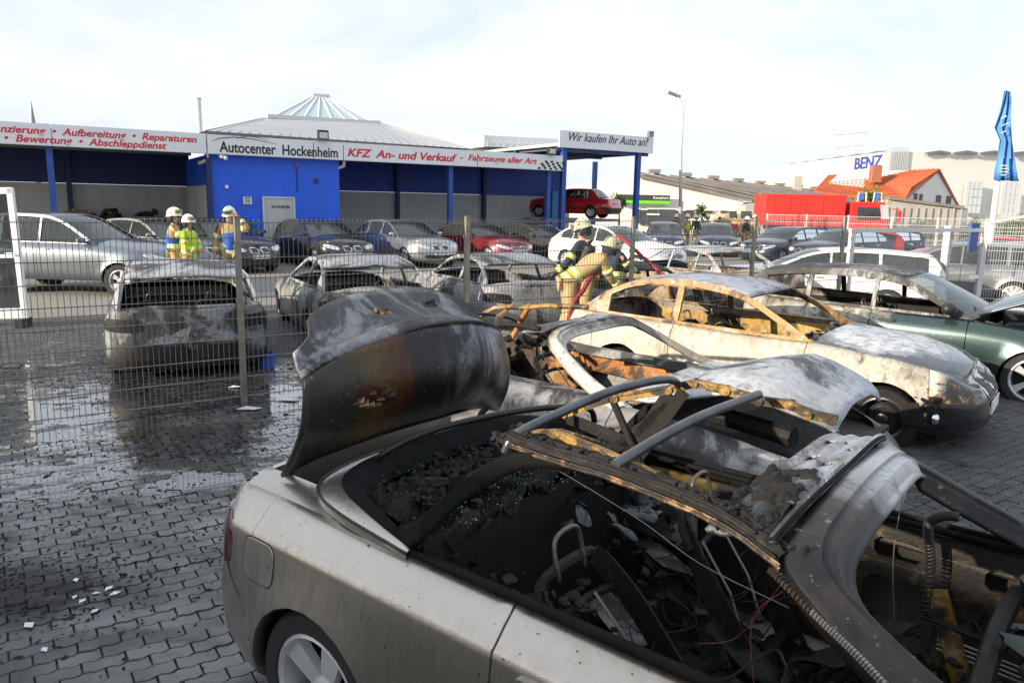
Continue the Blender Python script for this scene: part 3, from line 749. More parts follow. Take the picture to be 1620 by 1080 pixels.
for i, (p, q, d) in enumerate(cands):
    rz = ang + rnd.uniform(-.02, .02); tx, ty = rnd.uniform(-.022, .022), rnd.uniform(-.022, .022); dz = rnd.uniform(-.004, .003)
    if i < 300:
        o = link('paver', pm1, pave); o.location = (p.x, p.y, dz); o.rotation_euler = (tx, ty, rz); continue
    vs, fs = PG[1 if d > 8.5 else 0]; c_, s_ = math.cos(rz), math.sin(rz); b = len(rv); r1 = rnd.random()
    rv += [(p.x + c_ * x - s_ * y, p.y + s_ * x + c_ * y, z + dz + x * ty + y * tx) for x, y, z in vs]
    rf += [[k + b for k in f] for f in fs]; rr_ += [r1] * len(fs)
print('pavers', len(cands), 'verts', len(rv)); me = bpy.data.meshes.new('pavers'); me.from_pydata(rv, [], rf); me.materials.append(M['paver'])
at = me.attributes.new('rnd', 'FLOAT', 'FACE'); at.data.foreach_set('value', rr_)
o = link('pavers', me, pave); o['kind'] = 'stuff'
# standing extinguishing water between the blocks
t = NT('water_film'); co = t.world(); t.set('Base Color', t.mix(t.ramp(t.noise(co, 1.2, 5), [(.4, 0.), (.6, 1.)]), (.012, .012, .013), (.035, .034, .033))); t.set('Roughness', t.ramp(t.noise(t.world((1, 2.2, 1)), 6, 6, .7), [(.4, .04), (.65, .20)])); t.set('Specular IOR Level', 1.); t.set('Coat Weight', 1.); t.set('Coat Roughness', .02)
t.bump(t.noise(t.world((1, 2.2, 1)), 9, 5, .6), .16, .01); M['water_film'] = t.mat
cs = .035; wv, wf, wi = [], [], {}
def wet_at(x, y):
    b = max(1 - math.hypot((x + 4.35) / 1.3, (y - 6.75) / 1.15), .8 - math.hypot((x + 2.25) / .8, (y - 7.6) / 1.1), .55 - math.hypot((x + 3.0) / 2.4, (y - 5.3) / 1.1), .45 - math.hypot((x + 1.5) / 1.6, (y - 5.6) / .9), .6 - math.hypot((x + 5.6) / 1.5, (y - 9.6) / 1.6))
    return b * 1.3 + noise.fractal(Vector((x * 1.0, y * 2.0, 3)), .75, 2.1, 6) * .62 - .02
for i in range(-190, 60):
    for j in range(110, 330):
        x, y = i * cs, j * cs
        if wet_at(x, y) > .28:
            q = []
            for a, b_ in ((0, 0), (1, 0), (1, 1), (0, 1)):
                k = (i + a, j + b_)
                if k not in wi: wi[k] = len(wv); wv.append((k[0] * cs, k[1] * cs, .0172))
                q.append(wi[k])
            wf.append(q)
me = bpy.data.meshes.new('puddle'); me.from_pydata(wv, [], wf); me.materials.append(M['water_film']); me.polygons.foreach_set('use_smooth', [True] * len(wf)); o = link('puddle_water', me); tag(o, 'shallow puddle of extinguishing water', kind='structure')
# ------------------------------------------------------------------ wire mesh fence
posts = [(-9.0, None), (-6.4, None), (-3.25, None), (-.53, None)]
SP = [-5.45 * 0 - 7.62, -5.07, -2.52, 0.0, 2.62, 5.26, 7.82, 10.20]          # stations of the posts along the fence
M['fence_wire'] = plain('fence_wire', (.17, .175, .18), .42, .5, var=.25, scale=3)
M['post_steel'] = plain('post_steel', (.27, .25, .21), .45, .4, var=.25, scale=7)
fence = empty('wire_mesh_fence', FO + FD * 0, math.atan2(FD.y, FD.x), 'long grey double rod mesh fence running between the burnt cars', 'fence')
ftop = lambda s_: 1.845 + max(0, s_) * .0082
for i, s_ in enumerate(SP):
    if i == 0: continue
    mb = MB(); hgt = ftop(s_) + .02; mb.box((s_, -.035, hgt / 2), (.06 if i < 7 else .08, .04, hgt)); mb.box((s_, -.035, hgt + .006), (.068, .048, .012))
    po = mb.build('post', M['post_steel'], fence); bevel(po, .004, 1)
    for z in (.25, .85, 1.45, 1.66):
        cl = MB(); cl.box((s_, -.002, z), (.05, .03, .035)); cl.ball((s_, .016, z), .009, 6); cl.build('clamp', M['galv'], po)
for i in range(len(SP) - 1):
    a, b = SP[i] + .02, SP[i + 1] - .02; mb = MB(); n = round((b - a) / .05); z1 = ftop((a + b) / 2)
    for k in range(n + 1):
        x = lerp(a, b, k / n); zt = lerp(ftop(a), ftop(b), k / n)
        dx = .006 * math.sin(k * .9 + i); mb.tube([(x, 0, .035), (x + dx * .3, 0, zt * .5), (x, 0, zt)], .0032, 4, cap=False)
    for k in range(10):
        z0_, z1_ = .065 + k * .2, .065 + k * .2
        if k == 9: z0_, z1_ = ftop(a) - .035, ftop(b) - .035
        else: z1_ += (ftop(b) - ftop(a)) * k / 9
        for y in (-.0065, .0065):
            mb.tube([(a - .01, y, z0_), ((a + b) / 2, y + .004 * math.sin(k * 2.1 + i), (z0_ + z1_) / 2 - .003), (b + .01, y, z1_)], .0042, 4)
    mb.build('mesh_panel', M['fence_wire'], fence)
# ------------------------------------------------------------------ dealership building
P1 = at_y(333, 243, 24.7); ZB = P1.z; P1.z = 0; P2 = at_y(882, 270, 31.5); P2.z = 0
BD = (P2 - P1).normalized(); BN = Vector((BD.y, -BD.x, 0))
def bs(px, py=300, off=0.):          # station along the facade that the photo shows at a pixel column
    r_ = ray(px, py); o_ = P1 + BN * off; k = (o_.x * BN.x + o_.y * BN.y) / (r_.x * BN.x + r_.y * BN.y); return (r_ * k - P1).dot(BD), H + r_.z * k
BA = math.atan2(BD.y, BD.x)
# roof, skylight pyramid, flue pipe
def lz(px, py, y): # local point on the plane y behind the facade
    r_ = ray(px, py); o_ = P1 - BN * y; k = (o_.x * BN.x + o_.y * BN.y) / (r_.x * BN.x + r_.y * BN.y); p = Vector((0, 0, H)) + r_ * k; q = p - P1
    return Vector((q.dot(BD), y, p.z))
bld = empty('dealership_building', (P1.x, P1.y, 0), BA, 'long blue and white car dealership with open bays and a grey metal roof', 'building')
# local frame of bld: x along the facade, y into the building (BN is -y)
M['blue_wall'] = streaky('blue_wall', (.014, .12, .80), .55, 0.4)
M['blue_dark'] = streaky('blue_dark', (.008, .022, .13), .55, 0.4)  # office blue darkened for the left bay's shade, also used for trim
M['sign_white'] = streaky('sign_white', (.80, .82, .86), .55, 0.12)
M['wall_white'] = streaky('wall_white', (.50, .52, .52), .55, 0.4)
M['blue_shaded'] = streaky('blue_shaded', (.012, .055, .38), .55, .4)  # office blue with the right bay's shade put into the colour
M['soffit'] = plain('soffit', (.10, .105, .12), .7)
M['roof_metal'] = plain('roof_metal', (.36, .38, .41), .5, .1, var=.08, scale=.5)
t = NT('roof_glass'); t.set('Base Color', (.42, .52, .56)); t.set('Roughness', .2); t.set('Metallic', .1); M['roof_glass'] = t.mat
xL = bs(-900)[0]; xa, xb, xe = 0., bs(537)[0], bs(882)[0]
zt = lambda px, py: bs(px, py, .25)[1]
print('facade stations', xL, xb, xe, 'heights', ZB, zt(333, 213), zt(882, 245), zt(882, 270), zt(0, 190), zt(0, 228))
ZT0, ZB0 = zt(333, 213), ZB; DEP = 5.5
def add(nm, c, d, m, par=bld, **k):
    mb = MB(); mb.box(c, d); return mb.build(nm, m, par)
nP = 5; sx0 = xL
segs = [(xL, -14.6, 3), (-14.6, -9.2, 1), (-9.2, -4.3, 1), (-4.3, -.16, 1), (-.14, 3.2, 1), (3.22, xb + .05, 1), (xb + .07, 9.4, 1), (9.42, xe, 1)]
for (a, b, _) in segs:
    o = add('sign_panel', ((a + b) / 2, -.29, (ZT0 + ZB0) / 2), (b - a - .015, .08, ZT0 - ZB0 + (0 if a >= -.2 else .03)), M['sign_white'])
    tr = add('edge_trim', (0, 0, 0), (.01, .01, .01), M['galv_light'], o); tr.location = ((a + b) / 2, -.29, ZB0 - .015); tr.scale = ((b - a) * 100, 10, 2.5)
add('canopy_roof', ((xL + xe) / 2, DEP / 2 - .07, ZT0 - .12), (xe - xL, DEP + .1, .10), M['soffit']); mb = MB(); xq = lz(884, 300, DEP).x; mb.add([(xe, 0, ZT0 - .1), (xq, DEP + .1, ZT0 - .1), (xe - .1, DEP + .1, ZT0 - .1)], [(0, 1, 2)]); solid(mb.build('canopy_roof', M['soffit'], bld), .1)
add('gutter', ((xb + xe) / 2, -.16, ZB0 + .05), (xe - xb, .14, .12), M['galv'])
for k in range(9):
    x = lerp(xL * .7, -.8, k / 8); add('roof_beam', (x, DEP / 2 - .2, ZT0 - .26), (.10, DEP, .16), M['soffit'])
for k in range(7):
    x = lerp(xb + .5, xe - .3, k / 6); add('roof_beam', (x, DEP / 2 - .2, ZT0 - .26), (.10, DEP, .16), M['soffit'])
for y in (.9, 3.0): add('purlin', (xL / 2, y, ZT0 - .42), (-xL - .3, .12, .18), M['galv'])
# blue office between the bays
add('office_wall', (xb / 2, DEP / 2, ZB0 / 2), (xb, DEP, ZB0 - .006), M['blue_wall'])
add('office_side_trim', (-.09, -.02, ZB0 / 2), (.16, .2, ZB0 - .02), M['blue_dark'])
for nm, px0, px1, pt, pb, m_, d_ in (('door', 415, 464, 312, 372, 'wall_white', .06), ('wall_vent', 384, 397, 311, 323, 'white', .05), ('wall_lamp', 356, 361, 293, 298, 'white', .06), ('alarm_box', 467, 472, 260, 263, 'red_text', .08), ('wall_vent', 497, 504, 283, 290, 'blue_dark', .03)):
    a, b = bs(px0, 300, 0)[0], bs(px1, 300, 0)[0]; z1_, z0_ = bs(px0, pt, 0)[1], bs(px0, pb, 0)[1]
    if nm == 'door': z0_ = .05
    o = add(nm, ((a + b) / 2, -d_ / 2 - .004, (z0_ + z1_) / 2), (b - a, d_, z1_ - z0_), M[m_])
    if nm == 'door':
        for (cx, cz, dx, dz) in ((a, (z0_ + z1_) / 2, .05, z1_ - z0_), (b, (z0_ + z1_) / 2, .05, z1_ - z0_), ((a + b) / 2, z1_, b - a + .05, .05)): add('door_frame', (cx, -.05, cz), (dx, .09, dz), M['galv_light'], o)
    if nm == 'wall_vent' and m_ == 'white':
        for k in range(4): add('vent_slat', ((a + b) / 2, -.062, z0_ + .06 + k * .055), (b - a - .08, .012, .03), M['galv'], o)
mb = MB(); q = bs(469, 264)[0]; mb.tube([(q, -.02, bs(469, 264)[1]), (q, -.02, bs(469, 304)[1])], .015, 5); mb.build('conduit', M['blue_dark'], bld)
# back walls of the bays: white below, shade-darkened blue above, with columns
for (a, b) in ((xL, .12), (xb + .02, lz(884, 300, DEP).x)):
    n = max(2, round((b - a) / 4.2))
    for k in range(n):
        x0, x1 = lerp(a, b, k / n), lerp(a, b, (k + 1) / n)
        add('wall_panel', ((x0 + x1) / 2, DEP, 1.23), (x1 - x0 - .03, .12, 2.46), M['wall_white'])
        add('upper_wall_panel', ((x0 + x1) / 2, DEP - .04, (2.47 + ZT0 - .18) / 2), (x1 - x0 - .02, .1, ZT0 - .18 - 2.47), M['blue_dark'] if a < 0 else M['blue_shaded'])
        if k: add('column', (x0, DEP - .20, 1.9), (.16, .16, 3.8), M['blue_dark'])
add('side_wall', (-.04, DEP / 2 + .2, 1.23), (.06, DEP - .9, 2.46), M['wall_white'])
for px in (82, 712):
    x = bs(px, 290, 0)[0]; add('front_column', (x, .0, ZB0 / 2), (.17, .17, ZB0 - .01), M['blue_steel'])
x = bs(867, 290)[0]; add('front_column', (x, .0, ZB0 / 2), (.17, .17, ZB0 - .01), M['blue_steel'])
for px, py in ((463, 230), (541, 257)):
    pass
for px, py, hh in ((509, 214, .30), (870, 239, .28)):
    s_, z_ = bs(px, py, .3); o = add('floodlight', (s_, -.42, z_), (.34, .18, hh), M['black_plastic']); add('lamp_glass', (s_, -.515, z_ - .02), (.27, .01, hh - .1), M['galv_light'], o)
for px in (328, 543):
    s_ = bs(px, 250)[0]; mb = MB(); mb.tube([(s_, -.1, ZB0 - .02), (s_, -.05, ZB0 - .2), (s_ - .25, .1, ZB0 - .32)], .06, 8); mb.build('drain_pipe', M['galv_light'], bld, smooth=True)
s_ = bs(346, 244)[0]; mb = MB(); mb.tube([(s_, -.1, ZB0 - .06), (s_ + .16, -.36, ZB0 - .14)], [.05, .06], 8); mb.build('camera_housing', M['white'], bld)
# text on the signs
def text(s, par, loc, w_, h_, mat, shear=0., rot=(R(90), 0, 0), ext=.006, bold=0.):
    cu = bpy.data.curves.new('lettering', 'FONT'); cu.body = s; cu.extrude = ext; cu.shear = shear; cu.offset = bold; cu.size = 1; cu.align_x = 'LEFT'; cu.align_y = 'BOTTOM_BASELINE'
    cu.materials.append(mat); o = bpy.data.objects.new('lettering', cu); sc.collection.objects.link(o); bpy.context.view_layer.update()
    dx = o.dimensions.x; me = bpy.data.meshes.new_from_object(o); bpy.data.objects.remove(o); me.transform(Matrix.Diagonal((w_ / dx, h_ / .72, 1, 1)))
    o = link('lettering', me, par); o.location = loc; o.rotation_euler = rot; return o
def sign(s, px0, px1, pb0, h_, mat, shear=0., bold=0.):
    a, za = bs(px0, pb0, .33); b, _ = bs(px1, pb0, .33); return text(s, bld, (a, -.332, za), b - a, h_, mat, shear, bold=bold)
sign('nzierung  •  Aufbereitung  •  Reparaturen', 0, 310, 208.5, .20, M['red_text'], .25, .022)
sign('•  Bewertung  •  Abschleppdienst', 5, 261, 223, .20, M['red_text'], .25, .022)
sign('Autocenter  Hockenheim', 348, 535, 240, .33, M['black_text'], 0, .02)
sign('KFZ  An- und Verkauf', 549, 722, 247, .27, M['red_text'], .25, .026)
sign('-  Fahrzeuge aller Art', 727, 849, 253, .22, M['red_text'], .25, .022)
a0, za0 = bs(415, 333, .05); text('AUTOCENTER', bld, (bs(429, 328, .05)[0], -.075, bs(430, 329, .05)[1]), .62, .09, M['black_text'])
mb = MB(); p0 = [bs(x, y, .335) for x, y in ((336, 224), (345, 219), (370, 217), (400, 220), (437, 228))]; mb.tube([(a, -.335, z) for a, z in p0], [.004, .012, .014, .01, .004], 4)
p0 = [bs(x, y, .335) for x, y in ((373, 220), (385, 216), (400, 216), (425, 222))]; mb.tube([(a, -.335, z) for a, z in p0], [.004, .012, .01, .004], 4); mb.build('sign_logo', M['black_text'], bld)
fl = MB(); 
for i in range(9):
    for j in range(4):
        x0, z0_ = bs(836, 266)[0] + .9 * 0 + i * .135 + j * .06, zt(860, 268) + j * .085
        if (i + j) % 2 == 0: fl.box((x0 + .3, -.334, z0_ + .03 + .02 * math.sin(i * .8)), (.125, .008, .08))
fl.build('chequered_flag_print', M['black_text'], bld)
A, B_, C_, D_ = lz(325, 207, 1.0), lz(748, 236, 1.0), lz(600, 194, 9), lz(420, 186, 9)
mb = MB(); mb.add([A, B_, C_, D_], [(0, 1, 2, 3)]); E1, E2 = Vector((A.x - .5, 14, A.z)), Vector((B_.x + .5, 14, B_.z)); mb.add([B_, E2, C_], [(0, 1, 2)]); mb.add([A, D_, E1], [(0, 1, 2)]); mb.add([D_, C_, E2, E1], [(0, 1, 2, 3)])
rf_ = mb.build('roof', M['roof_metal'], bld)
for k in range(30):
    t_ = k / 29; p = A.lerp(B_, t_); q = Vector((min(max(p.x + (D_.x - A.x) * .55, D_.x), C_.x), D_.y, 0)); q = D_.lerp(C_, (q.x - D_.x) / (C_.x - D_.x)); mb = MB(); mb.bar(p + Vector((0, 0, .012)), q + Vector((0, 0, .004)), .03, .02); mb.build('seam', M['roof_metal'], rf_)
bk_ = lz(425, 187, 8); ap = [lz(494, 152, 11), lz(520, 154, 11)]; b0, b1, b2, b3 = lz(433, 184, 8.6), lz(590, 193, 8.6), lz(575, 186, 14), lz(447, 180, 14)
b2.z = b1.z; b3.z = b0.z
mb = MB(); mb.add([b0, b1, b2, b3, ap[0], ap[1]], [(0, 1, 5, 4), (1, 2, 5), (2, 3, 4, 5), (3, 0, 4)]); skl = mb.build('skylight', M['roof_glass'], bld)
for k in range(8):
    mb = MB(); mb.bar(b0.lerp(b1, k / 7) - Vector((0, .03, 0)), ap[0].lerp(ap[1], k / 7) - Vector((0, .03, 0)), .05, .04); mb.build('glazing_bar', M['white'], skl)
mb = MB(); mb.bar(b0 - Vector((.3, .05, .03)), b1 + Vector((.3, -.05, -.03)), .3, .16); mb.bar(ap[0], ap[1], .3, .2)
mb.build('skylight_kerb', M['galv_light'], skl)
p, q = lz(316, 207, 4), lz(313, 157, 4); mb = MB(); mb.tube([p - Vector((0, 0, .6)), q], .1, 10); mb.tube([q, q + Vector((0, 0, .05))], .13, 10); mb.build('flue_pipe', M['galv_light'], bld)
a, b = lz(742, 226, 7), lz(878, 232, 7); mb = MB(); mb.bar(a, b, 3, .5); mb.build('rear_parapet', M['white'], bld)
for k in range(14): mb = MB(); mb.box(a.lerp(b, (k + .5) / 14) + Vector((0, -1.52, -.1)), (.03, .03, .3)); mb.build('parapet_rib', M['galv_light'], bld)
# lift canopy right of the building
cp = empty('lift_canopy', (P1.x, P1.y, 0), BA, 'tall white sign canopy on blue posts above the red car', 'canopy')
xs, xt = bs(883, 230)[0], bs(1031, 230)[0]; zc0, zc1 = bs(1030, 243, 0)[1], bs(882, 206, 0)[1]
add('sign_panel', ((xs + xt) / 2, -.05, (zc0 + zc1) / 2), (xt - xs, .1, zc1 - zc0), M['sign_white'], cp)
add('canopy_roof', ((xs + xt) / 2, 3.6, zc0 + .12), (xt - xs - .05, 7.2, .12), M['wall_white'], cp)
for k in range(4): add('roof_beam', (lerp(xs + .3, xt - .3, k / 3), 3.6, zc0 + .0), (.12, 7.1, .14), M['soffit'], cp)
for y in (.2, 3.5, 6.9): add('cross_beam', ((xs + xt) / 2, y, zc0 - .02), (xt - xs - .1, .14, .2), M['blue_steel'], cp)
for px, y in ((1007, .15), (890, .15), (940, 6.9)):
    r_ = lz(px, 300, y); add('post', (r_.x, y, zc0 / 2), (.2, .2, zc0), M['blue_steel'], cp)
add('back_wall', ((xs + xt) / 2 + .4, 7.0, 1.35), (xt - xs + .4, .12, 2.7), M['wall_white'], cp); add('wall_cap', ((xs + xt) / 2 + .4, 7.0, 2.72), (xt - xs + .4, .16, .06), M['blue_steel'], cp)
tw_ = text('Wir kaufen Ihr Auto an!', cp, (bs(897, 222, .1)[0], -.108, bs(897, 222, .1)[1]), bs(1022, 230, .1)[0] - bs(897, 222, .1)[0], .34, M['black_text'], .35)
for px in (1023,): o = add('floodlight', (bs(px, 214)[0], -.25, zc1 + .12), (.25, .16, .24), M['galv'], cp)
# ------------------------------------------------------------------ the burnt cars
def char_heap(name, root, pts, mat, n=60, r=(.02, .07), seed=1, flat=.5, kind='stuff'):
    """ragged charred lumps strewn over a list of (centre, spread)"""
    rnd = random.Random(seed); mb = MB()
    for c, sprd, k in pts:
        for _ in range(k):
            gx, gy = rnd.gauss(0, 1), rnd.gauss(0, 1)
            if abs(gx) > 1.7 or abs(gy) > 1.7: continue
            p = Vector(c) + Vector((gx * sprd[0], gy * sprd[1], abs(rnd.gauss(0, sprd[2]))))
            rr = rnd.uniform(*r); base = len(mb.v); Mx = Matrix.Rotation(rnd.uniform(0, 6), 3, 'Z') @ Matrix.Rotation(rnd.uniform(-1, 1), 3, 'X')
            mb.ball(p, rr, 8 if rr < .03 else 6, Mx, sq=(rnd.uniform(.6, 1.7), rnd.uniform(.5, 1), rnd.uniform(.25, flat + .3)))
            for i in range(base, len(mb.v)):
                v = Vector(mb.v[i]); mb.v[i] = tuple(v + noise.noise_vector(v * 23 + Vector((seed, 0, 0))) * rr * .5 + noise.noise_vector(v * 90) * rr * .4)
    o = mb.build(name, mat, root, smooth=R(30), merge=.0005)
    if kind: o['kind'] = kind
    return o
def char_sheet(name, root, x0, x1, y0, y1, zf, mat, amp=.03, n=44, seed=0, freq=7.):
    rows = []
    for i in range(n + 1):
        row = []
        for j in range(n + 1):
            x, y = lerp(x0, x1, i / n), lerp(y0, y1, j / n); z = zf(x, y); v = Vector((x, y, seed))
            h = noise.fractal(v * freq, .8, 2.2, 7) * amp * 1.3 + abs(noise.noise(v * freq * .45)) * amp * 2.2 + abs(noise.noise(v * 31)) * amp * .7
            row.append((x + noise.noise(v * 19) * amp * .4, y, z + h))
        rows.append(row)
    mb = MB(); mb.grid(rows); o = mb.build(name, mat, root, smooth=R(25)); return o
def frame_strip(root, rowsO, rowsI, mat, name='windscreen_frame', lipmat=None, rev=False):
    rows = []
    n = len(rowsO)
    for o_, i_ in zip(rowsO, rowsI):
        o_, i_ = Vector(o_), Vector(i_); d = (i_ - o_)
        lip = i_ + d.normalized() * .015 - Vector((0, 0, .035)); lip2 = lip + d.normalized() * .022 - Vector((0, 0, .008))
        rows.append([o_ - Vector((0, 0, .05)), o_ - Vector((0, 0, .006)), o_ + d * .06, o_.lerp(i_, .35) + Vector((0, 0, .008)), o_.lerp(i_, .62) + Vector((0, 0, .010)), o_.lerp(i_, .66) - Vector((0, 0, .002)), o_.lerp(i_, .94) - Vector((0, 0, .004)), i_ - Vector((0, 0, .012)), lip, lip2])
    mb = MB(); mb.grid(rows); o = mb.build(name, mat, root, smooth=R(30)); solid(o, .012, 0); return o
WO = [(1.98, -.765, .89), (1.78, -.735, .965), (1.57, -.69, 1.06), (1.41, -.635, 1.145), (1.32, -.585, 1.195), (1.29, -.52, 1.225), (1.275, -.40, 1.245), (1.27, -.2, 1.262), (1.265, 0, 1.27)]
WI = [(2.10, -.67, .90), (1.90, -.635, .97), (1.70, -.60, 1.05), (1.545, -.565, 1.12), (1.455, -.53, 1.175), (1.42, -.47, 1.21), (1.41, -.38, 1.23), (1.41, -.2, 1.245), (1.415, 0, 1.252)]
def sym(l): return [Vector(p) for p in l] + [Vector((p[0], -p[1], p[2])) for p in l[-2::-1]]
def path(l, n=4): return smooth_tab(l, n)
CONV = dict(ax=-.19, wb=2.66, fo=.76, ro=.95, W=.865, ra=.345, cf=.9, cr=.42, nr=4.2, zs=.2,
    top=[(-.95, .90), (-.88, .935), (-.6, .94), (.2, .925), (1.2, .905), (1.95, .90), (2.7, .84), (3.2, .74), (3.42, .64)],
    prof=[(0, .10), (.08, .04), (.2, .015), (.45, 0), (.62, .004), (.74, .012), (.82, .018), (.852, .022), (.868, .034), (.93, .078), (1, .135)],
    tail=[(0, .13), (.15, .02), (.35, 0), (.5, .01), (.56, .045), (.64, .05), (.8, .055), (.93, .06), (1, .085)],
    rail=[(1.98, .91), (1.65, 1.09), (1.3, 1.25), (1.0, 1.325), (.6, 1.35), (.2, 1.33), (-.15, 1.24), (-.42, 1.08), (-.5, .96)],
    ra0=3, ra1=5, wins=[], doors=(1.95, .61), tw=.37, hoodc=[(1.95, .99), (2.8, .92), (3.42, .70)], deckc=[(-.95, .93), (-.45, 1.0)])
# silver paint with rain drops, dirt streaks and scorching towards the cabin front
t = NT('silver_paint'); co = t.coord(); x, y, z = t.sep(co)
st = t.noise(t.coord(scale=(22, 22, .9)), 1.3, 6, .65); dirt = t.ramp(t.noise(co, 3, 7, .65), [(.38, 0.), (.7, 1.)])
c = t.mix(t.math('MULTIPLY', t.ramp(st, [(.38, 0.), (.66, .6)]), t.ramp(z, [(.74, 1.), (.86, .08)])), (.54, .495, .445), (.25, .225, .20)); c = t.mix(t.math('MULTIPLY', dirt, .18), c, (.28, .255, .235))
f = t.math('ADD', t.math('MULTIPLY', t.math('SUBTRACT', x, .95), .55), t.math('MULTIPLY', t.math('SUBTRACT', z, .86), 2.2)); f = t.math('ADD', f, t.math('MULTIPLY', t.math('SUBTRACT', t.noise(co, 4.5, 8, .7), .5), .75))
c = t.mix(t.ramp(f, [(.02, 0.), (.22, .5), (.40, .9)]), c, (.24, .15, .07)); c = t.mix(t.ramp(f, [(.28, 0.), (.5, .95)]), c, (.02, .018, .017))
sp_ = t.ramp(t.noise(t.coord(scale=(1, 1, 1)), 60, 2, .5), [(.70, 0.), (.73, .9)]); c = t.mix(sp_, c, (.05, .05, .05))
t.set('Base Color', c); t.set('Metallic', .93); t.set('Roughness', t.ramp(st, [(.3, .27), (.7, .40)])); t.set('Coat Weight', .35); t.set('Coat Roughness', .06)
vr = t.n('ShaderNodeTexVoronoi'); t.l(t.coord(scale=(1, 1, 1)), vr.inputs['Vector']); vr.inputs['Scale'].default_value = 85; vr.inputs['Randomness'].default_value = 1
dr = t.math('MULTIPLY', t.ramp(vr.outputs['Distance'], [(.06, 1.), (.24, 0.)]), t.ramp(t.noise(co, 11, 3), [(.42, 0.), (.55, 1.)]))
t.bump(dr, .3, .003); M['silver_paint'] = t.mat
# boot lid skin, scorched in rust and black rings, sky reflection painted bluish white
t = NT('lid_skin'); co = t.coord(); x, y, z = t.sep(co)
n1 = t.noise(co, 2.6, 9, .65, .8); n2 = t.noise(co, 8, 8, .7, .3)
a = t.math('ADD', t.math('MULTIPLY', y, 1.), t.math('MULTIPLY', t.math('SUBTRACT', n1, .5), .35))
c = t.ramp(t.math('ADD', t.math('MULTIPLY', a, .5), .5), [(.12, (.036, .035, .034)), (.27, (.034, .032, .024)), (.35, (.075, .045, .012)), (.41, (.06, .02, .005)), (.46, (.012, .010, .010)), (.56, (.010, .010, .011))])
wh = t.math('MULTIPLY', t.ramp(t.math('ADD', t.math('MULTIPLY', a, .5), .5), [(.52, 0.), (.60, 1.)]), t.ramp(t.noise(t.coord(scale=(1, 2.5, 1), loc=(3, 0, 0)), 3.0, 9, .62, .9), [(.46, 0.), (.62, 1.)]))
wh = t.math('MULTIPLY', wh, t.ramp(z, [(1.15, .12), (1.3, 1.)]) if False else t.ramp(t.math('SUBTRACT', z, .7), [(.38, .1), (.6, 1.)]))
wh = t.math('MULTIPLY', wh, t.ramp(t.noise(co, 17, 8, .75, .3), [(.40, .35), (.52, 1.)])); c = t.mix(t.math('MULTIPLY', wh, .8), c, (.24, .26, .30)); c = t.mix(t.ramp(t.noise(t.coord(scale=(1, 1.6, 1)), 6.5, 10, .78, .2), [(.56, 0.), (.60, .55)]), c, (.02, .018, .017))
sc_ = t.n('ShaderNodeMapping'); sc_.vector_type = 'TEXTURE'; t.l(co, sc_.inputs[0]); sc_.inputs['Location'].default_value = (-.47, -.33, 1.27); sc_.inputs['Scale'].default_value = (1, .16, .055); sc_.inputs['Rotation'].default_value = (R(-18), 0, 0)
ln = t.n('ShaderNodeVectorMath', operation='LENGTH'); t.l(sc_.outputs[0], ln.inputs[0]); c = t.mix(t.ramp(t.math('ADD', ln.outputs['Value'], t.math('MULTIPLY', n2, .5)), [(.9, .9), (1.3, 0.)]), c, (.05, .012, .004))
c = t.mix(t.ramp(t.noise(co, 70, 3, .7), [(.64, 0.), (.7, .5)]), c, (.3, .3, .3)); t.set('Base Color', c); t.set('Roughness', t.ramp(n2, [(.3, .26), (.7, .45)])); t.set('Metallic', .3)
t.bump(n2, .3, .01); M['lid_skin'] = t.mat
M['lid_tail'] = burnt('lid_tail', (.28, .295, .325), .50, .05, seed=4.2, scale=2.0, brown=.25, wet=.3)
M['header_ash'] = burnt('header_ash', (.42, .45, .50), .34, .04, seed=9, scale=1.7, brown=.25, wet=.3)
t = NT('frame_black'); co = t.coord(); y = t.sep(co)[1]; n1 = t.noise(co, 4, 8, .68, .5)
z = t.sep(co)[2]; f = t.math('ADD', t.math('MULTIPLY', y, .9), t.math('MULTIPLY', t.math('SUBTRACT', n1, .5), .5)); f = t.math('MULTIPLY', t.ramp(t.math('ADD', f, .4), [(.25, 0.), (.5, 1.)]), t.ramp(z, [(.5, 0.), (.6, 0.), (1., 1.)]) if False else t.ramp(t.math('SUBTRACT', z, .5), [(.66, 0.), (.71, 1.)]))
c = t.mix(f, t.mix(t.ramp(n1, [(.45, 0.), (.6, 1.)]), (.014, .014, .018), (.035, .028, .025)), (.42, .43, .45)); c = t.mix(t.ramp(t.noise(co, 26, 6, .7), [(.62, 0.), (.68, .6)]), c, (.30, .27, .22))
c = t.mix(t.ramp(t.noise(co, 9, 8, .75, .5), [(.52, 0.), (.6, .5)]), c, (.02, .018, .017)); t.set('Base Color', c); t.set('Metallic', t.mix(f, .1, .6)); t.set('Specular IOR Level', .35); t.set('Roughness', t.mix(f, .42, .28)); t.bump(t.noise(co, 40, 4), .3, .004); M['frame_black'] = t.mat
M['door_inner'] = burnt('door_inner', (.13, .12, .10), .50, .42, seed=2.2, scale=3.4, rustcol=(.27, .17, .03), wet=.35)
M['yellow_rust'] = burnt('yellow_rust', (.34, .25, .11), .30, .75, seed=1.1, scale=5, rustcol=(.46, .27, .07), wet=.4)
M['grey_tube'] = plain('grey_tube', (.10, .105, .115), .32, .6, var=.3, scale=10, bump=.1)
M['dark_tube'] = plain('dark_tube', (.022, .022, .025), .38, .4, var=.3, scale=9, bump=.2)
M['fabric_black'] = plain('fabric_black', (.011, .011, .012), .72, var=.4, scale=9, bump=.5, spec=.08)
M['copper_strip'] = burnt('copper_strip', (.36, .24, .13), .5, .4, seed=3, scale=9, rustcol=(.45, .22, .08))
M['glass_bits'] = plain('glass_bits', (.04, .12, .11), .1, coat=1, var=.5, scale=30)
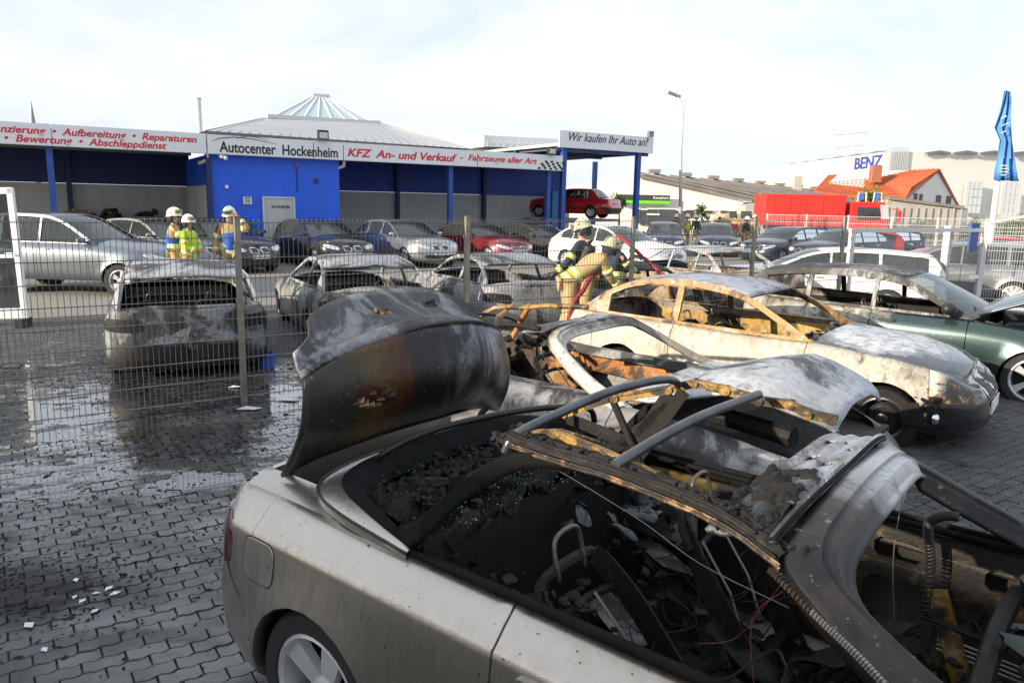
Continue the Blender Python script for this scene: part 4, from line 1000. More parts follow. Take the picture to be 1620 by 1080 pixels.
M['ash_side'] = burnt('ash_side', (.30, .30, .30), .35, .08, seed=6, scale=3)
M['wire_red'] = plain('wire_red', (.25, .07, .04), .5)
def seat_frame(root, y, x0=.93, xt=.55, ztop=.88, w_=.40, lean=True):
    s = MB(); B0, T0 = Vector((x0, y, .32)), Vector((xt, y, ztop)); h = w_ / 2
    rails = {}
    for sd_ in (-1, 1):
        yy = y + sd_ * h; pts = [(x0 + .05, yy, .30), (x0 - .04, yy, .46), (lerp(x0, xt, .6), yy + sd_ * .01, lerp(.4, ztop, .6)), (xt + .03, yy - sd_ * .02, ztop - .05), (xt, yy - sd_ * .06, ztop)]
        p = path(pts, 3); mb = MB()
        for k_, (a, b) in enumerate(zip(p, p[1:])): mb.bar(a, b + (b - a) * .12, .012, lerp(.11, .055, k_ / len(p)))
        rails[sd_] = mb
    for pts_, r__ in (([(xt + .05, y - h, ztop - .10), (xt + .0, y - h + .03, ztop - .02), (xt - .01, y - h + .10, ztop + .012), (xt - .01, y + h - .10, ztop + .012), (xt + .0, y + h - .03, ztop - .02), (xt + .05, y + h, ztop - .10)], .020), ([(xt + .06, y - h, ztop - .12), (xt + .05, y, ztop - .10), (xt + .06, y + h, ztop - .12)], .014), ([(x0, y - h, .36), (x0, y + h, .36)], .02)):
        mb_ = MB(); mb_.tube(path(pts_, 4), r__, 8); rough_up(mb_, .004, 40); mb_.build('seat_back_frame', M['soot'], root, smooth=R(40))
    pass
    for sd_ in (-1, 1): rails[sd_].build('seat_rail', M['soot'], root, smooth=R(40))
    hp = MB(); hw = .075; zt_ = ztop + .125
    hp.tube(path([(xt + .01, y - hw, ztop - .02), (xt - .015, y - hw, zt_ - .04), (xt - .02, y - hw + .03, zt_), (xt - .02, y + hw - .03, zt_), (xt - .015, y + hw, zt_ - .04), (xt + .01, y + hw, ztop - .02)], 3), .0085, 8)
    hp.build('headrest_hoop', M['hoop'], root, smooth=True)
    for k in range(3):
        sp = MB(); z = lerp(.45, ztop - .1, k / 4); xx = lerp(x0 - .04, xt + .03, (z - .4) / (ztop - .4)) + .02
        sp.tube([(xx, y - h, z), (xx + .03, y - h * .3, z - .012), (xx + .03, y + h * .3, z - .01), (xx, y + h, z)], .003, 5); sp.build('seat_spring', M['soot'], root)
    for dy in (-.12, .06):
        sp = MB(); sp.tube([(xt + .06, y + dy, ztop - .09), (lerp(xt, x0, .5) + .03, y + dy + .01, lerp(ztop, .4, .55)), (x0 - .05, y + dy, .45)], .006, 5); sp.build('seat_strut', M['wire_pale'], root)
M['hoop'] = plain('hoop', (.16, .13, .11), .35, .6, var=.4, scale=15); M['wire_pale'] = plain('wire_pale', (.26, .25, .24), .4, .5)
def coil(pts, r, n, wr, mb):
    P = path(pts, 8); tot = len(P); out = []
    for i in range(n * 8):
        t_ = i / (n * 8) * (tot - 1); k = min(int(t_), tot - 2); p = P[k].lerp(P[k + 1], t_ - k); d = (P[k + 1] - P[k]).normalized(); a = d.cross(Vector((0, 1, .1))).normalized(); b = d.cross(a)
        an = 2 * math.pi * i / 8; out.append(p + (a * math.cos(an) + b * math.sin(an)) * r)
    mb.tube(out, wr, 4)
def wreck_cabin(root, W=.72, x0=.0, x1=2.0, z=.24, seed=1, wb=2.66, heap=50):
    f = char_sheet('cabin_floor', root, x0, x1, -W, W, lambda x, y: z + (.14 if abs(y) < .13 else 0), M['char'], .045, 84, seed, 9)
    char_heap('charred_debris', root, [(((x0 + x1) / 2, 0, z + .05), ((x1 - x0) * .3, W * .5, .05), heap)], M['char'], r=(.008, .03), seed=seed)
    d = MB(); d.tube(path([(x1 - .28, -W, .74), (x1 - .3, -.3, .78), (x1 - .3, .3, .78), (x1 - .28, W, .74)]), .03, 8); d.bar((x1 - .15, -W, .7), (x1 - .15, W, .7), .04, .16); d.build('dashboard_beam', M['soot'], root, smooth=R(40))
    b = MB(); b.add([(x1 - .02, -W, .2), (x1 - .02, W, .2), (x1 + .02, W, .88), (x1 + .02, -W, .88)], [(0, 1, 2, 3)]); b.build('bulkhead', M['soot'], root)
# ---- the silver convertible in front
c1 = empty('burnt_silver_convertible', (0, 2.97, 0), R(-38), 'silver convertible in front with burnt-out open cabin and raised scorched boot lid', 'car', 'burnt-out cars')
K = Car(c1, 'coupe', dict(body=M['silver_paint'], hood=M['soot']), spec=CONV, burnt=True); K.lower(open_trunk=True, no_gap=(3,)); b = K.b
for side in (1, -1): mb = MB(); mb.tube(path([b.pt(b.s_of_x(x_), z_, .0012, side) for x_, z_ in ((-.80, .665), (-.70, .645), (-.66, .60), (-.60, .53), (-.565, .45), (-.55, .40))], 4), .0028, 5); mb.build('bumper_gap', M['black_plastic'], c1)
K.wheels('twin10', r=.315, wd=.22, rr=.222, spokes=5, style='wide')
# inner skins of the doors and quarters
def inner_side(root, side, holes, mat, x0=.0, x1=1.95, y=.70, z0=.3, z1=.87, name='door_inner_panel'):
    mb = MB(); fn = lambda x, z: Vector((x, side * (y + .05 * (.9 - z)), z))
    poly_fill(mb, [(x0, z0), (x1, z0), (x1, z1), (x0, z1)], holes, fn); o = mb.build(name, mat, root); solid(o, .015, 0); return o
rect = lambda a, b_, c, d: [(a, c), (b_, c), (b_, d), (a, d)]
rh = lambda a, b_, c, d, r_=.04: [(a + r_, c), (b_ - r_, c), (b_, c + r_), (b_, d - r_), (b_ - r_, d), (a + r_, d), (a, d - r_), (a, c + r_)]
inner_side(c1, 1, [rh(.75, 1.1, .42, .7), rh(1.22, 1.48, .38, .66), rh(1.60, 1.84, .36, .62), rh(1.25, 1.42, .74, .82, .02), rh(1.62, 1.72, .72, .80, .02), rh(.12, .3, .6, .74)], M['door_inner'])
inner_side(c1, -1, [rh(.75, 1.1, .42, .7), rh(1.3, 1.75, .38, .66)], M['soot'])
mb = MB(); mb.bar((1.48, .675, .68), (1.60, .66, .36), .02, .07); mb.build('window_regulator', M['yellow_rust'], c1)
for zz in (.86, .80): 
    mb = MB(); mb.tube([(.65, .715, zz), (1.3, .735, zz - .005), (1.95, .735, zz - .03)], .012, 6); mb.build('door_rail', M['door_inner'], c1)
for k in range(4):
    mb = MB(); mb.tube([(1.5, .69, .50 - .018 * k), (1.95, .69, .46 - .018 * k)], .005, 5); mb.build('door_rail', M['wire_pale'], c1)
wreck_cabin(c1, .70, .15, 2.0, .23, 3, heap=420)
char_heap('charred_debris', c1, [((.35, -.52, .80), (.25, .06, .03), 46), ((1.4, 0, .35), (.3, .3, .08), 260), ((.5, .1, .6), (.12, .4, .06), 50), ((1.5, .3, .5), (.2, .2, .06), 50)], M['char'], r=(.006, .028), seed=8)
for side in (1, -1):                                   # sooty seal along the belt line
    mb = MB(); pts = [b.edge(b.s_of_x(x_), side) + Vector((0, 0, .006)) for x_ in [.12 + .183 * k for k in range(11)]]; mb.tube(pts, .013, 6)
    mb.tube([p - Vector((0, side * .03, .012)) for p in pts], .012, 6); mb.build('belt_seal', M['fabric_black'], c1, smooth=True)
# rear light, fuel flap, handle
b.patch(b.L - .56, b.s_of_x(-.655), (.70, .64), (.84, .865), -1, n=12, round_=.3).build('taillight', M['dark_red_lens'], c1, smooth=R(40))
b.patch(b.L - .56, b.s_of_x(-.70), (.70, .66), (.85, .86), 1, n=12, round_=.3).build('taillight', M['dark_red_lens'], c1, smooth=R(40))
def flap(q0, q1, z0, z1, mat, nm, grow=0., off=.003):
    mb = MB(); rows = []; n = 24; rows_ = []
    pts = []
    for k in range(n):
        a = 2 * math.pi * k / n; ca, sa = math.cos(a), math.sin(a); e = .45
        pts.append(((q0 + q1) / 2 + (abs(ca) ** e) * math.copysign((q1 - q0) / 2 + grow, ca), (z0 + z1) / 2 + (abs(sa) ** e) * math.copysign((z1 - z0) / 2 + grow, sa)))
    cx, cz = (q0 + q1) / 2, (z0 + z1) / 2
    for f_, o_ in [(k / 12, off) for k in range(12)] + [(.97, off), (1., off - .003), (1.02, -.02)]:
        mb_r = [b.pt(lerp(cx, q, f_), lerp(cz, z_, f_), o_, -1) for q, z_ in pts]; rows.append(mb_r + mb_r[:1])
    mb.grid(rows, 0, True); return mb.build(nm, mat, c1, smooth=R(40))
flap(b.s_of_x(-.40), b.s_of_x(-.585), .65, .812, M['black_plastic'], 'fuel_flap_gap', .005, .0045); flap(b.s_of_x(-.40), b.s_of_x(-.585), .65, .812, M['silver_paint'], 'fuel_flap', 0, .0062)
q = b.s_of_x(.74)
b.patch(q - .035, q + .035, (.745, .745), (.79, .79), -1, .024, .3, 8, 3).build('lock_cover', M['silver_paint'], c1, smooth=R(40))
b.patch(q - .23, q - .04, (.748, .748), (.785, .785), -1, .03, .25, 10, 3).build('door_handle', M['silver_paint'], c1, smooth=R(40))
# boot opening, side decks and inner boot
for side in (1, -1):
    rows = []
    for i in range(7):
        x_ = lerp(-.93, -.22, i / 6); q = b.s_of_x(max(x_, -.94)); e = b.edge(q, side); inn = Vector((e.x, side * min(abs(e.y) - .02, .60), e.z + .022 - (.02 if i > 4 else 0)))
        rows.append([e, e.lerp(inn, .4) + Vector((0, 0, .012)), inn, inn + Vector((0, -side * .01, -.05)), inn + Vector((0, -side * .05, -.10))])
    mb = MB(); mb.grid(rows, 0, side > 0); mb.build('rear_deck_side', M['silver_paint'], c1, smooth=R(35))
rows = []
for k in range(13):
    y_ = lerp(-.62, .62, k / 12); xx = -.915 + .05 * (y_ / .62) ** 4; rows.append([Vector((xx, y_, .90)), Vector((xx + .02, y_, .925)), Vector((xx + .05, y_, .925)), Vector((xx + .07, y_, .80))])
mb = MB(); mb.grid(rows); mb.build('boot_sill', M['silver_paint'], c1, smooth=R(35))
mb = MB(); mb.box((-.66, 0, .62), (.42, 1.2, .02)); mb.box((-.44, 0, .76), (.02, 1.2, .30)); mb.box((-.66, .61, .76), (.44, .02, .3)); mb.box((-.66, -.61, .76), (.44, .02, .3)); mb.build('boot_tub', M['soot'], c1)
for side in (1, -1):
    mb = MB(); mb.tube(path([(-.62, side * .57, .84), (-.68, side * .60, .92), (-.64, side * .60, .99), (-.56, side * .58, 1.04)]), .016, 6); mb.tube([(-.80, side * .59, .80), (-.60, side * .60, 1.02)], .011, 6); mb.build('lid_hinge', M['soot'], c1, smooth=True)
# raised boot lid
ys = [0, .08, .2, .35, .5, .65, .8, .92, 1.]
crease = path([(-.50, -.635, 1.375), (-.50, -.50, 1.425), (-.50, -.34, 1.46), (-.50, 0, 1.495), (-.50, .3, 1.485), (-.53, .5, 1.44), (-.555, .60, 1.39), (-.56, .635, 1.33)], 3)
bott = path([(-.62, -.665, .985), (-.57, -.55, 1.035), (-.54, -.4, 1.06), (-.52, 0, 1.075), (-.52, .3, 1.07), (-.54, .45, 1.05), (-.57, .56, 1.015), (-.58, .62, 1.0)], 3)
farr = path([(-.54, -.635, 1.475), (-.585, -.53, 1.525), (-.69, -.44, 1.595), (-.83, -.1, 1.632), (-.88, .3, 1.625), (-.85, .42, 1.605), (-.80, .52, 1.575), (-.72, .60, 1.52)], 3)
rows = []; NR = 14
for i in range(NR + 1):
    t_ = i / NR; row = []
    for a, c_ in zip(bott, crease):
        v = Vector(a).lerp(c_, t_); u_ = (v.y / .64); v.x += .075 * math.sin(math.pi * t_) * (1 - .35 * u_ * u_) ; row.append(v)
    rows.append(row)
lid = empty('boot_lid', (0, 0, 0)); lid.parent = c1
mb = MB(); mb.grid(rows); rough_up(mb, .006, 5, 2); o = mb.build('lid_skin', M['lid_skin'], lid, smooth=R(50)); solid(o, .018, 1)
rnd = random.Random(9)
for k in range(9):
    y_, z_ = -.33 + rnd.uniform(-.12, .12), 1.27 + rnd.uniform(-.03, .04); fl_m = MB(); s1 = rnd.uniform(.012, .035); fl_m.add([(-.405, y_ - s1, z_ - s1 * .4), (-.385 + rnd.uniform(0, .012), y_ + s1 * .3, z_ - s1 * .1), (-.40, y_ + s1, z_ + s1 * .5), (-.402, y_ - s1 * .2, z_ + s1 * .3)], [(0, 1, 2, 3)]); solid(fl_m.build('paint_flake', M['copper_strip'], lid), .002, 0)
rows = []
for i in range(11):
    t_ = i / 10; row = []
    for j, (a, c_) in enumerate(zip(crease, farr)):
        v = Vector(a).lerp(c_, t_); u_ = j / (len(crease) - 1)
        rec = max(0, min(1, (t_ - .22) * 9)) * max(0, min(1, (.9 - t_) * 9)) * max(0, min(1, (u_ - .2) * 12)) * max(0, min(1, (.76 - u_) * 12)); v.z += .02 * math.sin(math.pi * min(1, t_ * 2.2)) * (1 if t_ < .45 else .0) - rec * .022 - .02 * math.sin(math.pi * t_); row.append(v)
    rows.append(row)
mb = MB(); mb.grid(rows); o = mb.build('lid_tail_face', M['lid_tail'], lid, smooth=R(35)); solid(o, .014, -1)
mb = MB(); mb.tube([Vector(v) + Vector((.012, 0, .012)) for v in crease[8:20]], [.002, .006, .009, .01, .01, .01, .01, .01, .009, .008, .005, .002], 5); mb.build('lid_lip_gap', M['soot'], lid, smooth=True)
char_heap('melted_emblem', lid, [((-.68, .22, 1.575), (.02, .02, .008), 7)], M['char'], r=(.012, .028), seed=4, kind=None)
char_heap('melted_lamp', lid, [((-.66, -.05, 1.56), (.03, .03, .005), 6)], M['copper_strip'], r=(.008, .018), seed=5, kind=None)
# tonneau panel, cover edge and fabric remains round the hood well
outer_ = path([(.17, -.748, .928), (.02, -.745, .945), (-.16, -.735, .962), (-.32, -.70, .975), (-.43, -.62, .985), (-.485, -.45, .995), (-.50, -.2, 1.0), (-.505, 0, 1.003)], 3)
mid_ = path([(.18, -.735, .945), (.05, -.715, .962), (-.12, -.68, .983), (-.26, -.64, .998), (-.36, -.56, 1.008), (-.41, -.40, 1.018), (-.425, -.2, 1.022), (-.43, 0, 1.025)], 3)
in_ = path([(.20, -.72, .955), (.10, -.665, .965), (-.03, -.61, .975), (-.15, -.555, .985), (-.24, -.46, .995), (-.28, -.32, 1.0), (-.295, -.15, 1.003), (-.30, 0, 1.005)], 3)
in_ = [m_.lerp(i_, .55) for m_, i_ in zip(mid_, in_)]
def full(l): return [Vector(p) for p in l] + [Vector((p[0], -p[1], p[2])) for p in list(l)[-2::-1]]
rows = [[a - Vector((0, 0, .03)), a, a.lerp(m_, .5) + Vector((0, 0, .006)), m_] for a, m_ in zip(full(outer_), full(mid_))]
mb = MB(); mb.grid(rows); mb.build('tonneau_panel', M['silver_paint'], c1, smooth=R(40))
rows = [[m_ - Vector((0, 0, .004)), m_ + Vector((0, 0, .01)), m_.lerp(i_, .5) + Vector((0, 0, .022)), i_ + Vector((0, 0, .006)), i_ + (i_ - m_).normalized() * .03 - Vector((0, 0, .05))] for m_, i_ in zip(full(mid_), full(in_))]
mb = MB(); mb.grid(rows); mb.build('cover_edge', M['fabric_black'], c1, smooth=R(50))
mb = MB(); mb.tube([v + Vector((0, 0, .003)) for v in full(outer_)], .006, 5); mb.build('panel_gap', M['black_plastic'], c1, smooth=True)
char_sheet('charred_shelf', c1, -.36, .22, -.60, .60, lambda x_, y_: .915 + .03 * math.sin(y_ * 3 + x_ * 5), M['char'], .05, 110, 2, 9)
char_heap('charred_debris', c1, [((-.1, 0, .955), (.13, .28, .02), 420), ((-.05, -.3, .96), (.1, .12, .02), 120)], M['char'], r=(.006, .026), seed=77)
rnd = random.Random(5); mb = MB()
for k in range(700):
    x_, y_ = rnd.uniform(-.33, .25), rnd.gauss(-.1, .3)
    if abs(y_) > .58: continue
    z_ = .955 + rnd.uniform(0, .03); s_ = rnd.uniform(.002, .006); mb.box((x_, y_, z_), (s_, s_, s_ * .6), Matrix.Rotation(rnd.uniform(0, 3), 3, 'X') @ Matrix.Rotation(rnd.uniform(0, 3), 3, 'Z'))
o = mb.build('broken_glass', M['glass_bits'], c1); o['kind'] = 'stuff'
# fabric wing rising to the roof rail, both sides
wl = path([(.17, -.735, .95), (.19, -.715, .97), (.25, -.665, 1.06), (.35, -.60, 1.165), (.48, -.545, 1.255), (.63, -.52, 1.28)], 4); wu = path([(.02, -.66, .985), (.08, -.62, 1.015), (.17, -.585, 1.105), (.27, -.55, 1.215), (.37, -.525, 1.30), (.50, -.50, 1.31)], 4); wu = [a.lerp(c_, .35 + .3 * k / len(wu)) for k, (a, c_) in enumerate(zip(wu, wl))]
for side in (-1, 1):
    rows = [[Vector((a.x, a.y * -side, a.z)) - Vector((0, 0, .02)), Vector((a.x, a.y * -side, a.z)), Vector((a.x, a.y * -side, a.z)).lerp(Vector((c_.x, c_.y * -side, c_.z)), .5) + Vector((-.01, side * .012, .012)), Vector((c_.x, c_.y * -side, c_.z)), Vector((c_.x + .01, c_.y * -side - side * .03, c_.z - .04))] for a, c_ in zip(wl, wu)]
    if side == 1: rows = rows[:13]
    mb = MB(); mb.grid(rows, 0, side > 0); o = mb.build('fabric_remnant', M['fabric_black'], c1, smooth=R(50)); solid(o, .012, 0)
char_heap('charred_fold', c1, [((.42, -.50, 1.285), (.06, .03, .015), 26), ((.36, -.40, 1.25), (.03, .05, .03), 14)], M['char'], r=(.012, .04), seed=14, kind=None)
# roof rails (near side), folding linkage, bows
rl = [(.40, -.515, 1.315), (.60, -.52, 1.305), (.80, -.525, 1.30), (1.04, -.53, 1.275), (1.17, -.54, 1.25), (1.29, -.555, 1.205)]
rp_ = path(rl, 8); rnd = random.Random(2)
mb = MB(); mb.tube(rp_, [.021 + .007 * noise.noise(Vector((k * .6, 0, 0))) for k in range(len(rp_))], 9); rough_up(mb, .007, 38); mb.build('roof_rail', M['char'], c1, smooth=R(35))
mb = MB(); mb.tube([p + Vector((0, .028, .010)) for p in rp_], [.012 + .006 * noise.noise(Vector((k * .9, 5, 0))) for k in range(len(rp_))], 7); rough_up(mb, .006, 45, 3); mb.build('roof_rail', M['char'], c1, smooth=R(35))
for dy, dz, r_, m_ in ((-.024, -.012, .0045, 'copper_strip'), (-.027, .001, .0035, 'char'), (-.022, -.022, .005, 'copper_strip'), (-.018, .018, .004, 'char')):
    n_ = len(rp_); a_, b_ = (0, n_) if m_ == 'copper_strip' else (rnd.randrange(0, 8), n_ - rnd.randrange(0, 14)); mb = MB(); mb.tube([p + Vector((0, dy, dz)) for p in rp_[a_:b_]], r_, 5); rough_up(mb, .0025, 60, 9); mb.build('copper_strip', M[m_], c1, smooth=R(35))
char_heap('charred_fold', c1, [(tuple(rp_[k] + Vector((0, .01, .012))), (.05, .012, .006), 9) for k in range(2, len(rp_), 4)], M['char'], r=(.004, .014), seed=44, kind=None)
for a, c_, wd_ in (((.42, -.46, 1.31), (.52, -.42, 1.325), .035), ((.52, -.42, 1.325), (.66, -.44, 1.315), .028), ((.66, -.44, 1.315), (.90, -.47, 1.29), .03), ((.90, -.47, 1.29), (1.15, -.49, 1.255), .028)):
    mb = MB(); mb.bar(a, c_, .022, wd_); mb.ball(a, .022, 8, sq=(1, 1, .8)); o = mb.build('linkage_arm', M['yellow_rust'] if a[0] < .8 else M['char'], c1, smooth=R(30))
for pts, r_, mt in (([(-.36, -.37, .95), (-.37, -.38, 1.02), (-.34, -.37, 1.06), (-.30, -.28, 1.10), (-.25, -.12, 1.13), (-.14, .14, 1.155), (-.05, .38, 1.15), (.02, .56, 1.12), (.03, .60, 1.05)], .014, 'dark_tube'), ([(.40, -.535, 1.27), (.42, -.50, 1.325), (.43, -.28, 1.35), (.45, 0, 1.375), (.475, .30, 1.37), (.488, .44, 1.35), (.49, .50, 1.315), (.49, .52, 1.25)], .0165, 'grey_tube'), ([(.80, -.54, 1.32), (.81, -.30, 1.345), (.825, -.0, 1.36), (.85, .43, 1.355)], .0175, 'grey_tube')):
    mb = MB(); mb.tube(path(pts, 5), r_, 10); mb.build('roof_bow', M[mt], c1, smooth=R(50))
far = [(-.07, .5, 1.09), (.15, .5, 1.2), (.20, .49, 1.215), (.45, .5, 1.295), (.56, .5, 1.34), (.70, .495, 1.335), (.83, .5, 1.315), (.95, .5, 1.32), (1.02, .49, 1.30), (1.12, .51, 1.29)]
for a, c_ in zip(far, far[1:]):
    mb = MB(); mb.bar(a, c_, .018, .036); mb.bar(Vector(a) + Vector((0, -.012, .012)), Vector(c_) + Vector((0, -.012, .012)), .012, .008); mb.lathe([(.0, .02), (.02, .018), (.02, -.018), (0, -.02)], 10, Matrix.Translation(Vector(a)) @ Matrix.Rotation(R(90), 4, 'X')); mb.build('linkage_arm', M['yellow_rust'], c1, smooth=R(30))
for a, c_, m_ in (((.45, .50, 1.28), (.28, .50, 1.0), 'char'), ((.52, .49, 1.30), (.32, .47, .95), 'char'), ((.18, .5, 1.2), (.36, .46, .95), 'soot'), ((.2, .5, .98), (.45, .5, 1.22), 'char'), ((1.0, .49, 1.31), (1.1, .55, 1.27), 'yellow_rust'), ((-.1, .5, 1.08), (.3, .5, 1.02), 'char'), ((-.1, .5, 1.0), (.25, .52, .97), 'yellow_rust')):
    mb = MB(); mb.bar(a, c_, .016, .05 if m_ == 'char' else .03); mb.build('linkage_arm', M[m_], c1, smooth=R(30))
for a, c_, wd_ in (((-.22, -.38, .965), (-.02, -.33, 1.0), .045), ((-.02, -.33, 1.0), (.16, -.35, 1.06), .05), ((-.04, -.36, .99), (.04, -.42, .93), .03)):
    mb = MB(); mb.bar(a, c_, .014, wd_); mb.ball(c_, .02, 6); mb.build('bracket', M['ash_side'] if a[0] < -.1 else M['char'], c1, smooth=R(30))
for p_ in (((.48, -.50, 1.27), (.8, -.40, 1.12), (1.02, -.42, 1.05), (1.3, -.50, 1.05)), ((1.16, -.1, .88), (1.08, -.12, .75), (1.15, -.2, .5)), ((1.38, .45, 1.22), (1.37, .40, .9), (1.40, .42, .6)), ((.9, -.1, .6), (1.0, .0, .62), (1.15, -.05, .9))):
    mb = MB(); mb.tube(path(p_, 5), .0014, 4); mb.build('wire', M['wire_red'] if p_[0][0] > .2 and p_[0][2] < 1.2 else M['wire_pale'], c1)
seat_frame(c1, -.38, .95, .56, .87); seat_frame(c1, .38, .98, .68, .88)
for y_, xs_ in ((-.12, (1.0, .80)), (.16, (1.02, .85))):        # seat side cheeks of pressed steel
    for xx in xs_:
        continue
        mb = MB(); poly_fill(mb, [(0, 0), (.08, 0), (.05, .35), (.0, .55), (-.06, .56), (-.05, .3)], [[(-.01, .1), (.03, .1), (.02, .16), (-.01, .16)]], lambda a, z_: Vector((xx + a - z_ * .35, y_, .32 + z_))); o = mb.build('seat_cheek', M['soot'], c1); solid(o, .008, 0)
rnd = random.Random(41)
for k in range(26):
    p0_ = Vector((rnd.uniform(.25, 1.9), rnd.uniform(-.6, .6), rnd.uniform(.35, .75))); pts_ = [p0_]
    for _ in range(4): pts_.append(pts_[-1] + Vector((rnd.uniform(-.14, .14), rnd.uniform(-.14, .14), rnd.uniform(-.10, .07))))
    mb = MB(); mb.tube(path(pts_, 5), rnd.choice([.0018, .0025, .004, .007]), 5); mb.build('cable', rnd.choice([M['soot'], M['soot'], M['char'], M['char']]), c1)
for k in range(14):
    cx_, cy_ = rnd.uniform(.35, 1.8), rnd.uniform(-.5, .5); sx_, sy_ = rnd.uniform(.05, .16), rnd.uniform(.03, .10); z_ = rnd.uniform(.36, .62); tl_ = rnd.uniform(-.8, .8)
    mb = MB(); mb.grid([[Vector((cx_ + lerp(-sx_, sx_, i / 6), cy_ + lerp(-sy_, sy_, j / 4), z_ + tl_ * lerp(-sx_, sx_, i / 6) + .02 * math.sin(i * 1.3 + j))) for j in range(5)] for i in range(7)]); rough_up(mb, .02, 14, k); o = mb.build('sheet_remnant', rnd.choice([M['soot'], M['char'], M['soot'], M['ash_side']]), c1, smooth=R(30)); solid(o, .004, 0)
mb = MB()
for (x_, y_) in ((1.15, -.30), (1.15, .30)):
    for r_ in range(3): mb.tube([(x_ + .02 + r_ * .05, y_ - .22, .36), (x_ + r_ * .05, y_, .40), (x_ + .02 + r_ * .05, y_ + .22, .36)], .018, 6)
mb.build('seat_cushion_frame', M['soot'], c1, smooth=True)
# rear bulkhead plate with holes, inner quarter
mb = MB(); hs = [[(.5 + .028 * math.cos(a * .785) + dx, .0 + .028 * math.sin(a * .785)) for a in range(8)] for dx in (-.16, -.07, .22)]
poly_fill(mb, [(.02, -.12), (.95, -.10), (.93, .10), (.02, .14)], [[(x_, z_) for x_, z_ in h] for h in hs] + [rect(.1, .18, -.03, .05)], lambda u_, z_: Vector((-.02 + .66 * u_, .62 - .10 * u_, .74 + z_ - .05 * u_))); o = mb.build('inner_quarter_plate', M['ash_side'], c1); solid(o, .012, 0)
mb = MB(); mb.add([(.25, -.7, .25), (.25, .7, .25), (.20, .7, .95), (.20, -.7, .95)], [(0, 1, 2, 3)]); mb.build('rear_bulkhead', M['soot'], c1)
mb = MB()
for k in range(16):
    a = k / 15; mb.ball((.40 + .18 * math.sin(k * 2.2), .48 - .5 * a, .86 + .04 * math.sin(k * 1.7)), .032, 8, sq=(1.5, .8, .5))
for i in range(len(mb.v)): v = Vector(mb.v[i]); mb.v[i] = tuple(v + noise.noise_vector(v * 17) * .045)
M['teal_melt'] = plain('teal_melt', (.018, .026, .028), .3, .2, coat=.4, var=.7, scale=9, bump=.3); mb.build('melted_lump', M['teal_melt'], c1, smooth=True, merge=.0005)
# front roof shell with its holes, windscreen frame
def shell(u_, y_):
    e = abs(y_) / .60; z_ = lerp(1.262, 1.282, u_) - .05 * e ** 3.2 + .004 * math.sin(u_ * 20)
    return Vector((1.085 + .185 * u_ + .02 * (1 - e * e) - (.02 if u_ > .98 else 0), y_, z_))
rows = [[shell(u_ / 22, lerp(-.56, .585, k / 92)) for k in range(93)] for u_ in range(23)]
hl = [(.2, .30, .07), (.5, .33, .045), (.25, .06, .07), (.55, .02, .05), (.3, .50, .05), (.62, .46, .04), (.7, .2, .03)]
mb = MB(); n_ = 93; rmv = set()
for (u_, y_, w__) in hl:
    i0_ = int(u_ * 22); k0_ = int((y_ + .56) / 1.145 * 92)
    for di in range(4 if w__ > .045 else 2):
        for dk in range(5 if w__ > .05 else 3): rmv.add((i0_ + di, k0_ + dk))
vs = [v for r_ in rows for v in r_]; mb.add(vs, [(i * n_ + k, i * n_ + k + 1, (i + 1) * n_ + k + 1, (i + 1) * n_ + k) for i in range(22) for k in range(92) if (i, k) not in rmv])
o = mb.build('roof_shell', M['header_ash'], c1, smooth=R(40)); solid(o, .012, 1)
mb = MB(); mb.tube([shell(1., lerp(-.56, .585, k / 30)) + Vector((.012, 0, -.004)) for k in range(31)], .012, 6); mb.build('header_seal', M['fabric_black'], c1, smooth=True)
o = char_sheet('soot_crust', c1, 1.09, 1.25, -.56, -.06, lambda x_, y_: shell((x_ - 1.085) / .185, y_).z - .004 - max(0, (y_ + .22)) * .06, M['char'], .016, 50, 6, 16)
so_, si_ = sym(path(WO, 3)), sym(path(WI, 3)); nn_ = len(so_)
for k in range(nn_):
    if k > nn_ * .62: q_ = min(1, (k - nn_ * .62) / (nn_ * .12)); si_[k] = si_[k].lerp(so_[k].lerp(si_[k], .40) + Vector((0, 0, -.04)), q_)
    else: si_[k] = so_[k].lerp(si_[k], .86)
frame_strip(c1, so_, si_, M['frame_black'])
gt = path([(1.27, -.575, 1.175), (1.40, -.635, 1.13), (1.50, -.67, 1.09), (1.60, -.70, 1.04), (1.75, -.735, .98)], 14); 
for k in range(0, len(gt) - 1):
    mb = MB(); p, q_ = Vector(gt[k]), Vector(gt[k + 1]); mb.bar(p, p.lerp(q_, .72), .02, .014); mb.build('seal_link', M['wire_pale'] if k > 12 else M['copper_strip'], c1)
mb = MB(); coil([(1.46, .60, .60), (1.46, .60, .80), (1.44, .58, .94), (1.47, .55, 1.0), (1.53, .55, 1.02)], .014, 46, .0045, mb); mb.build('corrugated_hose', M['black_plastic'], c1, smooth=True)
mb = MB(); mb.tube([(1.45, .6, .6), (1.72, .55, .60)], .012, 6); mb.build('pipe', M['soot'], c1)
char_heap('charred_debris', c1, [((1.85, .3, .72), (.08, .3, .08), 60)], M['teal_melt'], r=(.015, .05), seed=21)
